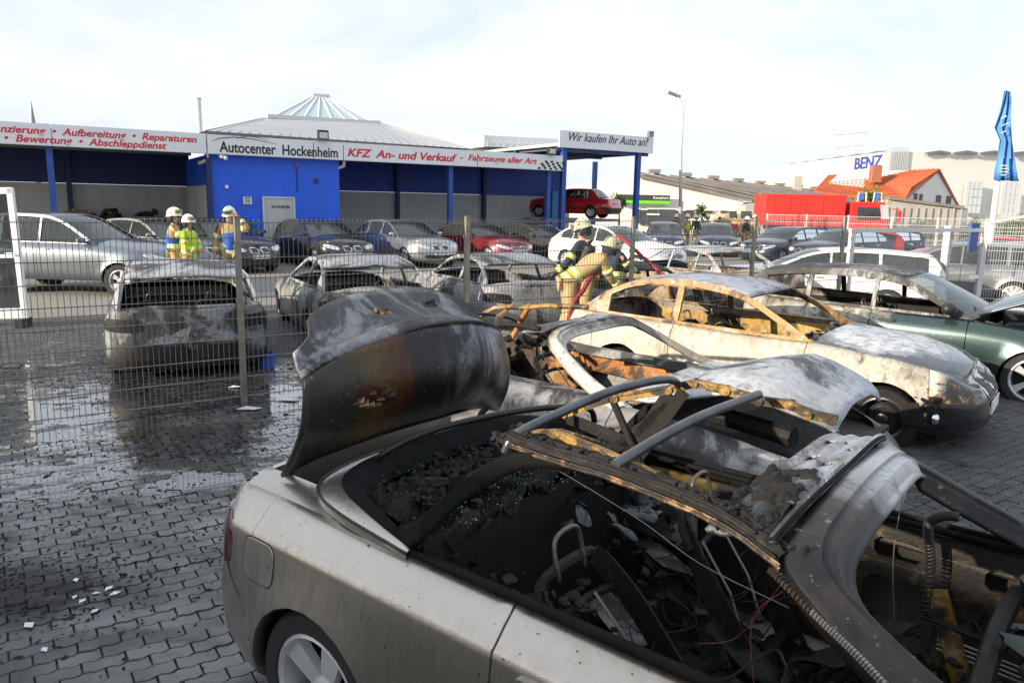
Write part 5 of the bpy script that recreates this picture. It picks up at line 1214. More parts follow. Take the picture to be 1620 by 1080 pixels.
# ---- second burnt convertible
def wreck_wheels(Kx, r=.3, tyre=False, key='burnt_rim', zc=.29, which=None):
    for x_, ax in ((0, 'r'), (Kx.sp['wb'], 'f')):
        for side in (1, -1):
            if which and (ax, side) in which: wheel(Kx.root, 'std', x_, side, Kx.sp['W'] - .125, .31, 0, spokes=10, style='single'); continue
            wheel(Kx.root, key, x_, side, Kx.sp['W'] - .14, zc, 0, r=r, rr=.2, style='steel', mat=M['rim_dark'], burnt_=True)
M['c2_body'] = burnt('c2_body', (.36, .36, .37), .3, .1, seed=12, scale=1.5); M['c2_hood'] = burnt('c2_hood', (.50, .53, .58), .10, .10, seed=3.3, scale=1.0, rustcol=(.5, .25, .07), brown=.15)
t = NT('c2_frame'); co = t.coord(); x, y, z = t.sep(co); n1 = t.noise(co, 7, 9, .72, .4)
f = t.math('ADD', t.math('SUBTRACT', x, 1.30), t.math('MULTIPLY', t.math('SUBTRACT', n1, .5), .35)); f = t.math('MULTIPLY', t.ramp(f, [(.0, 0.), (.10, 1.)]), t.ramp(y, [(0., 1.), (.2, .25)]))
c = t.mix(f, t.mix(t.ramp(n1, [(.4, 0.), (.6, 1.)]), (.02, .018, .017), (.16, .12, .08)), (.52, .50, .46)); c = t.mix(t.ramp(t.noise(co, 22, 8, .75), [(.56, 0.), (.62, .8)]), c, (.05, .04, .035)); t.set('Base Color', c); t.set('Roughness', .5); t.bump(n1, .4, .01); M['c2_frame'] = t.mat
c2 = empty('burnt_white_hood_convertible', (-.4, 6.35, -.05), R(-39), 'burnt convertible with ash-white popped bonnet behind the silver one', 'car', 'burnt-out cars')
K = Car(c2, 'coupe', dict(body=M['c2_body'], hood=M['c2_hood']), spec=CONV, burnt=True); K.lower(open_hood=True, open_trunk=True); wreck_wheels(K); b = K.b
rows = [[v + Vector((0, 0, .19 * min(1, (2.2 - v.x) / -.5 if v.x > 2.2 else 0) + .035 * math.sin(max(0, min(1, (v.x - 1.95) / 1.3)) * math.pi) + .03)) for v in r_[1:-1]] for r_ in K.hood_rows[4:]]
mb = MB(); mb.grid(rows, 0, True); o = mb.build('hood', M['c2_hood'], c2, smooth=R(35)); solid(o, .02, 1)
mb = MB(); mb.box((2.6, 0, .55), (1.2, 1.4, .3)); mb.tube([(2.1, -.62, .76), (3.1, -.6, .70)], .04, 8); mb.tube([(2.3, -.2, .8), (2.9, -.3, .78)], .06, 8); mb.build('engine', M['soot'], c2)
def shell2(u_, y_): e = abs(y_) / .60; return Vector((1.06 + .20 * u_ + .02 * (1 - e * e), y_, lerp(1.255, 1.275, u_) - .05 * e ** 3.2 + .006 * noise.noise(Vector((u_ * 4, y_ * 6, 0)))))
mb = MB(); mb.grid([[shell2(u_ / 10, lerp(-.57, .57, k / 40)) for k in range(41)] for u_ in range(11)]); o = mb.build('roof_shell', M['header_ash'], c2, smooth=R(40)); solid(o, .012, 1)
frame_strip(c2, sym(path(WO, 3)), sym([Vector(a).lerp(c_, .55) for a, c_ in zip(path(WO, 3), path(WI, 3))]), M['c2_frame'] )
wreck_cabin(c2, .70, -.3, 2.0, .23, 5, heap=80)
M['c2_inner'] = burnt('c2_inner', (.42, .38, .30), .35, .8, seed=7, scale=1.8, rustcol=(.58, .24, .06))
inner_side(c2, 1, [rh(.8, 1.25, .4, .7), rh(1.4, 1.8, .4, .68)], M['c2_inner'], x0=-.4, name='inner_side_panel'); inner_side(c2, -1, [rh(.8, 1.25, .4, .7)], M['soot'], x0=-.4, name='inner_side_panel')
seat_frame(c2, -.36, .95, .62, .84); seat_frame(c2, .36, .95, .62, .84)
for side in (1, -1):
    rows = [[b.edge(b.s_of_x(x_), side), b.edge(b.s_of_x(x_), side) + Vector((0, -side * .09, .01)), b.edge(b.s_of_x(x_), side) + Vector((0, -side * .13, -.05))] for x_ in [-.85 + .28 * k for k in range(11)]]
    mb = MB(); mb.grid(rows, 0, side > 0); mb.build('belt_flange', M['ash_side'], c2, smooth=R(40))
mb = MB(); mb.box((-.35, 0, .7), (.9, 1.3, .03)); mb.build('boot_floor', M['soot'], c2)
for pts, r_, m_ in (([(-.2, -.5, .95), (-.15, -.3, 1.12), (0, .1, 1.17), (.1, .5, 1.1), (.12, .6, 1.)], .014, 'dark_tube'), ([(-.3, .3, .98), (-.1, .5, 1.16), (.3, .5, 1.22), (.6, .48, 1.26), (.9, .5, 1.28)], .022, 'yellow_rust'), ([(.05, .5, 1.16), (.2, .2, 1.15), (.35, 0, 1.12), (.5, -.3, 1.1)], .024, 'c2_inner'), ([(.3, .5, 1.24), (.15, .55, 1.05), (.1, .5, .9)], .026, 'c2_inner'), ([(.7, -.5, 1.2), (.9, -.52, 1.24), (1.2, -.54, 1.24)], .02, 'char')):
    mb = MB(); mb.tube(path(pts, 4), r_, 7); mb.build('roof_bow', M[m_], c2, smooth=True)
char_heap('charred_debris', c2, [((-.2, 0, .75), (.2, .4, .06), 60), ((.35, .0, .9), (.1, .4, .05), 40)], M['char'], r=(.02, .07), seed=31)
warp(c2, .012, 3., 2.)
# ---- pale burnt coupe
M['c3_body'] = burnt('c3_body', (.42, .385, .325), .06, .0, base=(.48, .445, .385), seed=1.3, scale=.9, brown=.16, flat=.8, flk=.25)
M['c3_roof'] = burnt('c3_roof', (.42, .45, .52), .16, .10, seed=14, scale=1.2, rustcol=(.5, .30, .12), brown=.3); M['c3_frame'] = burnt('c3_frame', (.52, .46, .38), .2, .52, seed=18, scale=2.2, rustcol=(.50, .29, .12))
M['c3_hood'] = burnt('c3_hood', (.42, .45, .50), .34, 0, base=(.055, .06, .075), seed=6.1, scale=.9, wet=.18, brown=.4); t = NT('c3_front'); co = t.coord(); x, y, z = t.sep(co); n1 = t.noise(co, 6, 7, .7); nn = t.math('MULTIPLY', t.math('SUBTRACT', n1, .5), .16)
f = t.math('MULTIPLY', t.ramp(t.math('ADD', z, nn), [(.52, 0.), (.56, 1.)]), t.ramp(t.math('SUBTRACT', t.math('ADD', x, nn), 2.6), [(.46, 1.), (.52, 0.)]))
c = t.mix(f, (.012, .014, .021), t.mix(t.ramp(n1, [(.4, 0.), (.6, 1.)]), (.40, .34, .26), (.60, .56, .49))); t.set('Base Color', c); t.set('Roughness', t.mix(f, .18, .5)); t.set('Coat Weight', t.mix(f, .6, 0.)); M['c3_front'] = t.mat
t = NT('c3_hood'); co = t.coord(); x, y, z = t.sep(co); n1 = t.noise(co, 2.2, 9, .68, .5); n2 = t.noise(co, 11, 8, .72)
d_ = t.n('ShaderNodeMapping'); d_.vector_type = 'TEXTURE'; t.l(co, d_.inputs[0]); d_.inputs['Location'].default_value = (2.45, -.15, .9); d_.inputs['Scale'].default_value = (.62, .60, 5); ln = t.n('ShaderNodeVectorMath', operation='LENGTH'); t.l(d_.outputs[0], ln.inputs[0])
f = t.math('ADD', ln.outputs['Value'], t.math('MULTIPLY', t.math('SUBTRACT', n1, .5), 1.3)); ash_ = t.ramp(f, [(.75, 1.), (.80, .55), (.98, .35), (1.04, 0.)])
c = t.mix(ash_, (.035, .042, .058), t.mix(t.ramp(n2, [(.4, 0.), (.55, 1.)]), (.25, .26, .28), (.52, .54, .58))); c = t.mix(t.ramp(t.math('SUBTRACT', t.math('ADD', x, t.math('MULTIPLY', n1, .5)), 2.2), [(.0, .7), (.18, 0.)]), c, (.16, .13, .10))
t.set('Base Color', c); t.set('Roughness', t.mix(ash_, .16, .5)); t.set('Coat Weight', t.mix(ash_, .6, 0.)); t.bump(n2, .12, .006); M['c3_hood'] = t.mat
c3 = empty('burnt_cream_coupe', (1.7, 8.8, -.06), R(-38), 'burnt cream coupe with rust-streaked roof pillars and melted front corner', 'car', 'burnt-out cars')
K = Car(c3, 'coupe', dict(body=M['c3_body'], hood=M['c3_hood'], front_bumper=M['c3_front'], roof=M['c3_frame']), burnt=True); K.lower(); K.cage(glass=False, front=False, rear=False); b = K.b
K.roof.data.materials[0] = M['c3_roof']
wreck_wheels(K); wreck_cabin(c3, .70, -.3, 1.95, .23, 7); seat_frame(c3, -.36, .85, .55, .88); seat_frame(c3, .36, .85, .55, .88)
M['c3_inner'] = burnt('c3_inner', (.5, .42, .26), .3, .8, seed=21, scale=2, rustcol=(.55, .33, .08)); inner_side(c3, 1, [rh(.8, 1.25, .4, .7)], M['c3_inner'], x0=-.3, name='inner_side_panel')
for side in (1, -1):
    b.patch(.03, .31, (.50, .50), (.68, .68), side, .012, .45, 10, 4).build('grille_frame', M['chrome'], c3, smooth=R(40)); b.patch(.055, .285, (.52, .52), (.66, .66), side, .02, .45, 10, 4).build('grille', M['black_plastic'], c3)
    b.patch(0, .62, (.24, .26), (.36, .35), side, .004, .3, 10, 3).build('air_intake', M['black_plastic'], c3)
b.patch(.40, 1.05, (.50, .52), (.68, .74), -1, .004, .25, 12, 4).build('headlight', burnt('melted_lamp_housing', (.30, .24, .17), .45, .5, seed=2, scale=7, rustcol=(.30, .17, .08), wet=.2), c3, smooth=R(40)); b.patch(.40, 1.05, (.52, .54), (.66, .72), 1).build('headlight', M['lamp_lens'], c3, smooth=R(40))
b.patch(.80, 1.22, (.26, .22), (.52, .5), -1, .004, .2, 10, 4).build('bumper_hole', M['soot'], c3)
mb = MB(); mb.lathe([(0, .03), (.04, .025), (.055, 0), (.05, -.02)], 14, Matrix.Translation(b.pt(.95, .38, .02, -1)) @ Matrix.Rotation(R(90), 4, 'Y')); mb.build('fog_lamp', M['chrome'], c3, smooth=True)
char_heap('melted_plastic', c3, [(tuple(b.pt(1.02, .45, -.02, -1)), (.06, .04, .08), 26)], M['char'], r=(.015, .05), seed=9, kind=None)
char_heap('charred_debris', c3, [((1.95, 0, .9), (.07, .4, .02), 60)], M['teal_melt'], r=(.012, .04), seed=13)
mb = MB(); mb.box((b.xf + .0, 0, .42), (.012, .5, .11)); mb.build('number_plate', M['plate'], c3)
warp(c3, .008, 2.6, 5., ('hood', 'front_bumper', 'grille', 'grille_frame'))
# ---- dark green hatchback, only the rear burnt
t = NT('green_paint'); co = t.coord(); x, y, z = t.sep(co)
f = t.math('ADD', t.math('MULTIPLY', t.math('SUBTRACT', 1.0, x), .55), t.math('MULTIPLY', t.math('SUBTRACT', z, .78), 1.1)); f = t.math('ADD', f, t.math('MULTIPLY', t.math('SUBTRACT', t.noise(co, 3.2, 9, .7), .5), .8))
ashy = t.mix(t.ramp(t.noise(co, 2.1, 9, .7, .5), [(.4, 0.), (.6, 1.)]), (.16, .13, .10), (.44, .41, .36)); ashy = t.mix(t.ramp(t.noise(co, 5, 8, .7), [(.52, 0.), (.62, .9)]), ashy, (.025, .023, .022))
c = t.mix(t.ramp(f, [(.05, 0.), (.26, 1.)]), (.034, .062, .064), ashy); c = t.mix(t.ramp(t.noise(co, 75, 2), [(.70, 0.), (.72, .8)]), c, (.6, .6, .6))
t.set('Base Color', c); t.set('Metallic', t.ramp(f, [(.05, .6), (.26, .1)])); t.set('Roughness', t.ramp(f, [(.05, .28), (.26, .5)])); t.set('Coat Weight', t.ramp(f, [(.05, .8), (.26, .0)])); t.set('Coat Roughness', .08); M['green_paint'] = t.mat
M['c4_roof'] = burnt('c4_roof', (.34, .355, .39), .40, .0, base=(.07, .07, .075), seed=8, scale=1.4, brown=.45)
c4 = empty('dark_green_hatchback', (4.2, 10.5, -.05), R(-40), 'dark green hatchback with open bonnet, its rear half burnt', 'car', 'burnt-out cars')
K = Car(c4, 'hatch', dict(body=M['green_paint'], roof=M['c4_roof']), spec=dict(th=.078)); K.burn = True; K.lower(open_hood=True); K.cage(glass=False, front=True, rear=False); b = K.b
K.wheels('twin9', r=.325, wd=.22, rr=.232, spokes=5, style='twin', only=[('f', 1), ('f', -1)]); wheel(c4, 'burnt_rim', 0, -1, .74, .3, 0, r=.3, rr=.2, style='steel', mat=M['rim_dark'], burnt_=True); wheel(c4, 'burnt_rim', 0, 1, .74, .3)
wreck_cabin(c4, .70, -.5, 2.0, .23, 11); seat_frame(c4, -.36, 1.05, .75, .86); seat_frame(c4, .36, 1.05, .75, .86); inner_side(c4, 1, [rh(.3, .8, .4, .7), rh(1.1, 1.5, .4, .7)], M['soot'], x0=-.5, name='inner_side_panel')
mb = MB(); rows = K.hood_rows; cw = Vector((2.0, 0, .97)); Mx = Matrix.Rotation(R(-27), 3, 'Y')
mb.grid([[Mx @ (v - cw) + cw + Vector((.0, 0, .03)) for v in r_[1:-1]] for r_ in rows], 0, True); o = mb.build('hood', paint('hood_blue_black', (.05, .07, .10), .5, .3), c4, smooth=R(35)); solid(o, .03, 1)
mb = MB(); mb.box((2.7, 0, .62), (1.1, 1.4, .3)); mb.bar((2.1, -.5, .86), (2.6, -.62, .78), .04, .05); mb.bar((2.2, .3, .86), (2.7, .5, .8), .1, .12); mb.tube([(2.3, -.3, .84), (2.6, 0, .82), (2.9, .2, .8)], .05, 8); mb.build('engine', M['black_plastic'], c4)
mb = MB(); mb.tube([(2.75, -.55, .84), (2.55, -.5, 1.1)], .012, 6); mb.build('bonnet_strut', M['galv'], c4)
a = K.rail3((1.72, 1.0), -1); mb = MB(); mb.ball(a + Vector((.08, -.17, .02)), .105, 10, sq=(.75, 1.05, .72)); mb.bar(a + Vector((.06, -.03, -.03)), a + Vector((.1, -.14, -.03)), .06, .035); mb.build('mirror', M['black_plastic'], c4, smooth=True)
q = b.s_of_x(1.15); b.patch(q - .11, q + .11, (.80, .80), (.83, .83), -1, .03, .3, 6, 2).build('door_handle', M['black_plastic'], c4); b.patch(.42, 1.02, (.56, .66), (.68, .78), -1).build('headlight', M['lamp_lens'], c4, smooth=R(40))
mb = MB(); mb.tube([K.rail3((1.95, .92)) * 1 + Vector((.08, -.25, .05)), Vector((1.85, -.1, 1.05))], .008, 5); mb.tube([Vector((2.02, -.5, 1.0)), Vector((1.82, -.05, 1.08))], .008, 5); mb.build('wiper', M['black_plastic'], c4)
# ---- burnt cars beyond the fence
def wreck(name, loc, deg, label, sty, seed, body, roof, cat='car', lidup=0, glass=False, heap=60):
    root = empty(name, loc, R(deg), label, cat, 'burnt-out cars'); K = Car(root, sty, dict(body=body, roof=roof), burnt=True)
    K.lower(open_trunk=False, open_hood=bool(lidup)); K.cage(glass=False, front=False, rear=False); wreck_wheels(K, r=.27, zc=.27)
    wreck_cabin(root, .68, -.4, K.sp['rail'][0][0], .23, seed, heap=heap); seat_frame(root, -.36, .95, .6, .84); seat_frame(root, .36, .95, .6, .84)
    for side in (1, -1):
        b = K.b; b.patch(b.L - .46, b.s_of_x(b.xr + .34), (.66, .70), (.82, .84), side, .004, .25, 10, 4).build('taillight_hole', M['soot'], root)
        b.patch(0, .3, (.5, .5), (.66, .66), side, .004, .4, 8, 3).build('grille_hole', M['soot'], root); b.patch(.42, 1.02, (.54, .6), (.66, .74), side, .004, .3, 8, 3).build('headlight_hole', M['soot'], root)
    if lidup:
        cw = Vector((K.sp['rail'][0][0], 0, .95)); Mx = Matrix.Rotation(R(-lidup), 3, 'Y'); mb = MB(); mb.grid([[Mx @ (v - cw) + cw for v in r_[1:-1]] for r_ in K.hood_rows], 0, True); o = mb.build('hood', roof, root, smooth=R(35)); solid(o, .02, 1)
    warp(root, .022, 2.4, seed, ())
    return K
M['w5'] = burnt('w5', (.22, .245, .285), .42, 0, seed=33, scale=3.0, zdark=.42, brown=.25); M['w5r'] = burnt('w5r', (.40, .42, .46), .2, 0, seed=32, scale=1.3)
M['w6'] = burnt('w6', (.30, .31, .30), .38, .05, seed=35, scale=1.6, rustcol=(.25, .24, .1)); M['w6r'] = burnt('w6r', (.36, .385, .43), .18, 0, seed=36, scale=1.3)
M['w7'] = burnt('w7', (.34, .35, .37), .25, .03, seed=39, scale=1.5); M['w7r'] = burnt('w7r', (.36, .38, .41), .28, 0, seed=40, scale=1.4)
M['w8'] = burnt('w8', (.36, .34, .32), .45, .25, seed=45, scale=1.6); M['w9'] = burnt('w9', (.52, .45, .34), .25, .40, seed=51, scale=1.5, rustcol=(.42, .27, .12)); M['w9r'] = burnt('w9r', (.50, .54, .6), .15, .1, seed=52, scale=1.3)
M['w5d'] = burnt('w5d', (.22, .24, .27), .4, 0, seed=61, scale=4)
K = wreck('burnt_hatchback', (-3.98, 9.17, -.06), 116, 'ash grey burnt hatchback tail-on behind the fence, rear lamps burnt out', 'hatch', 3, M['w5'], M['w5r']); K.root.scale = (1, 1, .94)
K5 = K; b5 = K.b; r5 = K.root; L5 = b5.L      # tailgate details of the tail-on wreck
for z0_, z1_, off_, nm_, m_ in ((.60, .80, -.012, 'plate_recess', 'soot'), (.34, .50, .004, 'bumper_beam', 'soot')):
    for side in (1, -1): b5.patch(L5 - (.34 if 'plate' in nm_ else .62), L5, (z0_, z0_), (z1_, z1_), side, off_ + .008, .05, 10, 4).build(nm_, M[m_] if nm_ == 'bumper_beam' else M['w5d'], r5, smooth=R(40))
for side in (1, -1):
    q_ = L5 - .60; mb = MB(); mb.tube([b5.pt(q_ + .0 * k, lerp(.52, .90, k / 5), .004, side) for k in range(6)], .006, 4); mb.build('tailgate_gap', M['soot'], r5)
mb = MB(); mb.tube([b5.pt(L5 - .60 + .6 * k / 6, .52, .004, 1) for k in range(7)] + [b5.pt(L5 - .6 * k / 6, .52, .004, -1) for k in range(1, 7)], .007, 4); mb.build('tailgate_gap', M['soot'], r5)
K = wreck('burnt_coupe', (-2.1, 10.95, -.06), 116, 'burnt pale grey coupe with rounded roof beside the tail-on hatchback', 'coupe', 4, M['w6'], M['w6r']); K.root.scale = (1, 1, .95)
K = wreck('burnt_coupe', (.04, 12.4, -.08), 116, 'burnt light grey coupe with buckled roof left of the bending firefighters', 'coupe', 6, M['w7'], M['w7r'], lidup=0); K.root.scale = (1, 1, .95)
K = wreck('burnt_convertible', (2.2, 13.7, -.22), 116, 'low black charred car just right of the bending firefighters', 'coupe', 7, M['w8'], M['soot'])
K.root.scale = (1, 1, .92)
for _r in (K.root,): pass
K = wreck('burnt_saloon', (4.35, 15.3, -.08), 116, 'rust and ash coloured burnt saloon shell farthest right along the fence', 'sedan', 8, M['w9'], M['w9r']); K.root.scale = (.9, .93, .93)
tr_chrome = M['chrome']
W10 = dict(spokes=10, style='single'); W5 = dict(spokes=5, style='twin')
P_ = {k: paint('paint_' + k, c, m, r) for k, (c, m, r) in dict(black=((.012, .012, .014), .3, .22), silver=((.42, .43, .44), .8, .3), blue_silver=((.20, .235, .28), .8, .3), wine=((.22, .012, .022), .5, .3), grey=((.07, .066, .062), .6, .35), white=((.74, .74, .72), 0, .3), navy=((.014, .024, .055), .4, .25), greyblue=((.12, .16, .20), .6, .3), red=((.42, .015, .02), .1, .3), steel=((.20, .22, .24), .7, .32), darkgrey=((.05, .055, .065), .6, .3)).items()}
def gpt(s_, out):       # a point on the lot: station along the facade, metres in front of it
    return P1 + BD * s_ + BN * out
def row_car(px, out, deg, sty, pm, label, **k):
    s_ = bs(px, 350, out)[0]; p = gpt(s_, out); nm = k.pop('name', 'parked_car'); 
    o = math.radians(deg); wbv = STY[sty]['wb']; W = STY[sty]['W']
    # p is the front wheel nearest the camera
    q = Vector((p.x - math.cos(o) * wbv - math.sin(o) * (W - .1) * k.get('sd', 1), p.y - math.sin(o) * wbv + math.cos(o) * (W - .1) * k.pop('sd', 1), 0))
    return parked(nm, sty, pm, tuple(q), deg, label, **k)
row_car(500, 3.4, -52, 'sedan', P_['black'], 'shiny black saloon parked in front of the blue office wall', wkey='w10', wk=W10)
row_car(643, 3.4, -52, 'sedan', P_['silver'], 'bright silver saloon with kidney grille at the start of the right bay', wkey='w5t', wk=W5, trim=M['chrome'])
M['cloth_roof'] = plain('cloth_roof', (.03, .025, .022), .8)
row_car(775, 3.3, -50, 'coupe', dict(body=P_['wine'], roof=M['cloth_roof']), 'wine red convertible with a black cloth roof beside the silver saloon', grille='bars', wkey='w10', wk=W10)
row_car(873, 3.3, -50, 'coupe', P_['grey'], 'dull dark grey coupe with red brake calipers beside the red convertible', wkey='wdark', wk=dict(spokes=10, style='single', mat=M['rim_dark']))
row_car(1012, 8.5, -48, 'sedan', P_['white'], 'white saloon behind the bending firefighters', wkey='w10', wk=W10, grille='bars')
p = at_z(368, 418); parked('parked_car', 'sedan', P_['navy'], (p.x - 1.0, p.y + 2.0, 0), -62, 'dark blue saloon with wide chrome bar grille behind the standing firefighter', grille='bars', wkey='w10', wk=W10)
parked('parked_suv', 'suv', dict(body=P_['blue_silver'], front_bumper=P_['blue_silver']), (-10.85, 16.8, 0), -5, 'pale blue-silver off-roader with black wheel arches at the left', 'car', wkey='wsuv', wk=dict(r=.36, rr=.23, wd=.24, spokes=5, style='wide'), spec=dict(fo=.85))
parked('parked_car', 'sedan', P_['steel'], (-11.4, 22.6, 0), -28, 'steel grey saloon behind the pale off-roader', wkey='w10', wk=W10)
parked('parked_car', 'sedan', P_['black'], (-9.9, 23.6, 0), -40, 'black saloon half hidden by the two firefighters on the left', wkey='w10', wk=W10)
p = at_z(1050, 404); parked('parked_car', 'mpv', P_['navy'], (p.x + .45, p.y + 2.6, -.15), -100, 'dark blue family van facing the camera, nearer the blue post', wkey='w5t', wk=W5)
p = at_z(1133, 405); parked('parked_car', 'mpv', P_['navy'], (p.x + .5, p.y + 2.6, -.15), -100, 'dark blue family van facing the camera, farther from the blue post', wkey='w5t', wk=W5)
p = at_z(1215, 412); parked('parked_car', 'wagon', P_['navy'], (p.x + 2.0, p.y + 1.6, -.1), -142, 'dark blue estate car parked in front of the red lorry', wkey='w10', wk=W10)
p = at_z(1290, 418); parked('parked_car', 'sedan', P_['darkgrey'], (p.x + 2.4, p.y + 1.3, -.1), -150, 'dark grey-blue saloon behind the white estate car', wkey='w10', wk=W10)
p = at_z(1440, 415); parked('parked_car', 'hatch', P_['navy'], (p.x + .4, p.y + 1.9, -.1), -160, 'dark blue hatchback behind the gate post', wkey='w10', wk=W10)
parked('parked_car', 'wagon', P_['white'], (7.95, 16.3, -.1), 160, 'white estate car with red tail lamp parked behind the gate', wkey='w5t', wk=W5, plate_r='x').root.scale = (1, 1, .93)
parked('parked_car', 'wagon', P_['steel'], (12.0, 18.2, -.1), 148, 'silver-grey estate car just behind the white one', wkey='w10', wk=W10, plate_r='x')
parked('parked_car', 'wagon', P_['greyblue'], (14.0, 19.2, -.1), 140, 'grey-blue estate car at the right edge behind the silver-grey one', wkey='w10', wk=W10, plate_r='x')
parked('parked_car', 'hatch', P_['red'], (17.2, 26.5, -.1), 170, 'red hatchback farther back at the right edge', wkey='w10', wk=W10)
parked('parked_car', 'hatch', P_['red'], (15.0, 31.5, -.1), 175, 'small red car seen past the hedge on the right', wkey='w10', wk=W10)
# red saloon on the lift
px0 = lz(905, 345, 4.0); wz = lz(905, 345, 4.0).z
rp = at_y(944, 345, 36.5)
M['red_old'] = paint('red_old', (.50, .012, .02), .0, .3, .05)
OLD = dict(wb=2.66, fo=.80, ro=.98, W=.85, ra=.33, cf=.7, cr=.35, nf=4.5, nr=6., zs=.22, top=[(-.98, .90), (-.6, .93), (.6, .92), (1.6, .90), (2.1, .90), (2.8, .86), (3.2, .80), (3.46, .74)],
   rail=[(2.02, .91), (1.8, 1.08), (1.55, 1.26), (1.35, 1.34), (1.0, 1.37), (.3, 1.36), (.05, 1.32), (-.15, 1.16), (-.35, .96)], wins=[(1.85, .92), (.87, .18)], doors=(1.95, .9, .1), hoodc=[(2.0, .95), (2.8, .93), (3.46, .78)], deckc=[(-.98, .93), (-.4, .97)])
K = parked('red_saloon', 'sedan', M['red_old'], (rp.x, rp.y, wz - .0), 152, 'old red saloon raised on the blue lift under the white canopy', spec=OLD, grille='bars', wkey='wold', wk=dict(r=.3, rr=.19, wd=.19, spokes=8, style='single'), group=None, plate_r='x')
for side in (1, -1): K.b.patch(K.b.L - .84, K.b.L - .70, (.60, .60), (.75, .75), side, .008, .2, 6, 3).build('indicator_lens', M['orange_lens'], K.root)
mb = MB(); K.b.patch(.02, K.b.L - .02, (.45, .45), (.5, .5), 1, .012, .05, 60, 2, mb); K.b.patch(.02, K.b.L - .02, (.45, .45), (.5, .5), -1, .012, .05, 60, 2, mb); mb.build('side_moulding', M['black_plastic'], K.root)
mb = MB(); K.b.patch(K.b.L - 1.0, K.b.L, (.30, .30), (.52, .52), 1, .02, .02, 16, 3, mb); K.b.patch(K.b.L - 1.0, K.b.L, (.30, .30), (.52, .52), -1, .02, .02, 16, 3, mb); mb.build('black_bumper', M['black_plastic'], K.root, smooth=R(40))
lf = empty('car_lift', (P1.x, P1.y, 0), BA, 'blue two-post car lift holding the red saloon', 'lift'); M['lift_blue'] = plain('lift_blue', (.02, .16, .42), .4)
lx_ = lz(876, 320, 3.2); mb = MB(); mb.box((lx_.x, 3.2, 1.35), (.34, .28, 2.7)); o = mb.build('column', M['lift_blue'], lf); bevel(o, .02, 2)
mb = MB(); mb.box((px0.x, 5.3, 1.2), (.34, .28, 2.4)); mb.build('column', M['lift_blue'], lf)
for dy in (3.3, 4.7): mb = MB(); mb.box((px0.x, dy, wz - .06), (4.2, .42, .12)); mb.build('ramp', M['galv'], lf)
mb = MB(); mb.box((px0.x, 4.0, wz - .18), (.3, 1.9, .1)); mb.build('cross_beam', M['lift_blue'], lf)
# stored parts under the left canopy
def heap_at(px, y, z_, nm, label, mat, n, sp_, r_):
    s_ = bs(px, 340, -y)[0]; p = P1 + BD * s_ - BN * y; o = empty(nm, (p.x, p.y, 0), BA, label, 'junk' if nm != 'workbench' else 'bench'); return o
for px0_, px1_, lab in ((105, 150, 'low pile of boards and cartons left of the workbenches in the open bay'), (160, 186, 'heap of dark car seats stored on the left bench in the open bay'), (212, 250, 'heap of black car parts stored on the right bench in the open bay')):
    s0_, s1_ = bs(px0_, 330, -4.6)[0], bs(px1_, 330, -4.6)[0]; p = P1 + BD * ((s0_ + s1_) / 2) - BN * 4.6
    o = empty('parts_bench', (p.x, p.y, 0), BA, lab, 'workbench', 'benches in the left bay'); wd_ = s1_ - s0_
    mb = MB(); mb.box((0, 0, 1.15), (wd_, .7, .05)); mb.build('bench_top', M['galv_light'], o)
    for sx in (-1, 1):
        for sy in (-1, 1): mb = MB(); mb.box((sx * (wd_ / 2 - .06), sy * .3, .57), (.05, .05, 1.14)); mb.build('leg', M['galv'], o)
    char_heap('stored_parts', o, [((0, 0, 1.25), (wd_ * .25, .18, .12), 26)], M['black_plastic'] if 'board' not in lab else plain('cardboard', (.33, .25, .17), .8), r=(.08, .24), seed=int(px0_))
    mb = MB(); mb.box((0, -.2, .5), (wd_ * .8, .5, .9)); mb.build('carton', M['under'], o)
# ------------------------------------------------------------------ beyond the yard
M['hall_white'] = plain('hall_white', (.74, .72, .68), .7, var=.05, scale=.05); M['hall_cream'] = plain('hall_cream', (.70, .67, .60), .7, var=.05, scale=.08)
M['eternit'] = plain('eternit', (.21, .19, .17), .9, var=.25, scale=.6); M['tile_roof'] = plain('tile_roof', (.43, .10, .035), .75, var=.18, scale=1.2); M['brick'] = plain('brick', (.36, .13, .07), .8)
M['win_dark'] = plain('win_dark', (.06, .07, .08), .15, coat=.5); M['green_sign'] = plain('green_sign', (.14, .62, .03), .5); M['dark_sign'] = plain('dark_sign', (.045, .05, .05), .5); M['concrete'] = plain('concrete', (.40, .38, .35), .85, var=.12, scale=1)
M['blue_text'] = plain('blue_text', (.03, .06, .32), .5); M['pale_steel'] = plain('pale_steel', (.52, .55, .58), .5, .2)
def wallq(nm, pts, mat, par, thick=.25):
    mb = MB(); mb.add(pts, [tuple(range(len(pts)))]); o = mb.build(nm, mat, par)
    return solid(o, thick, 0)
def prism(nm, pts, dvec, mat, par):
    n = len(pts); q = [Vector(p) + Vector(dvec) for p in pts]; mb = MB(); mb.add([Vector(p) for p in pts] + q, [tuple(range(n)), tuple(range(2 * n - 1, n - 1, -1))] + [(i, i + n, (i + 1) % n + n, (i + 1) % n) for i in range(n)]); return mb.build(nm, mat, par)
def P(px, py, y): return at_y(px, py, y)
def dn(p, z=-.6): return Vector((p.x, p.y, z))
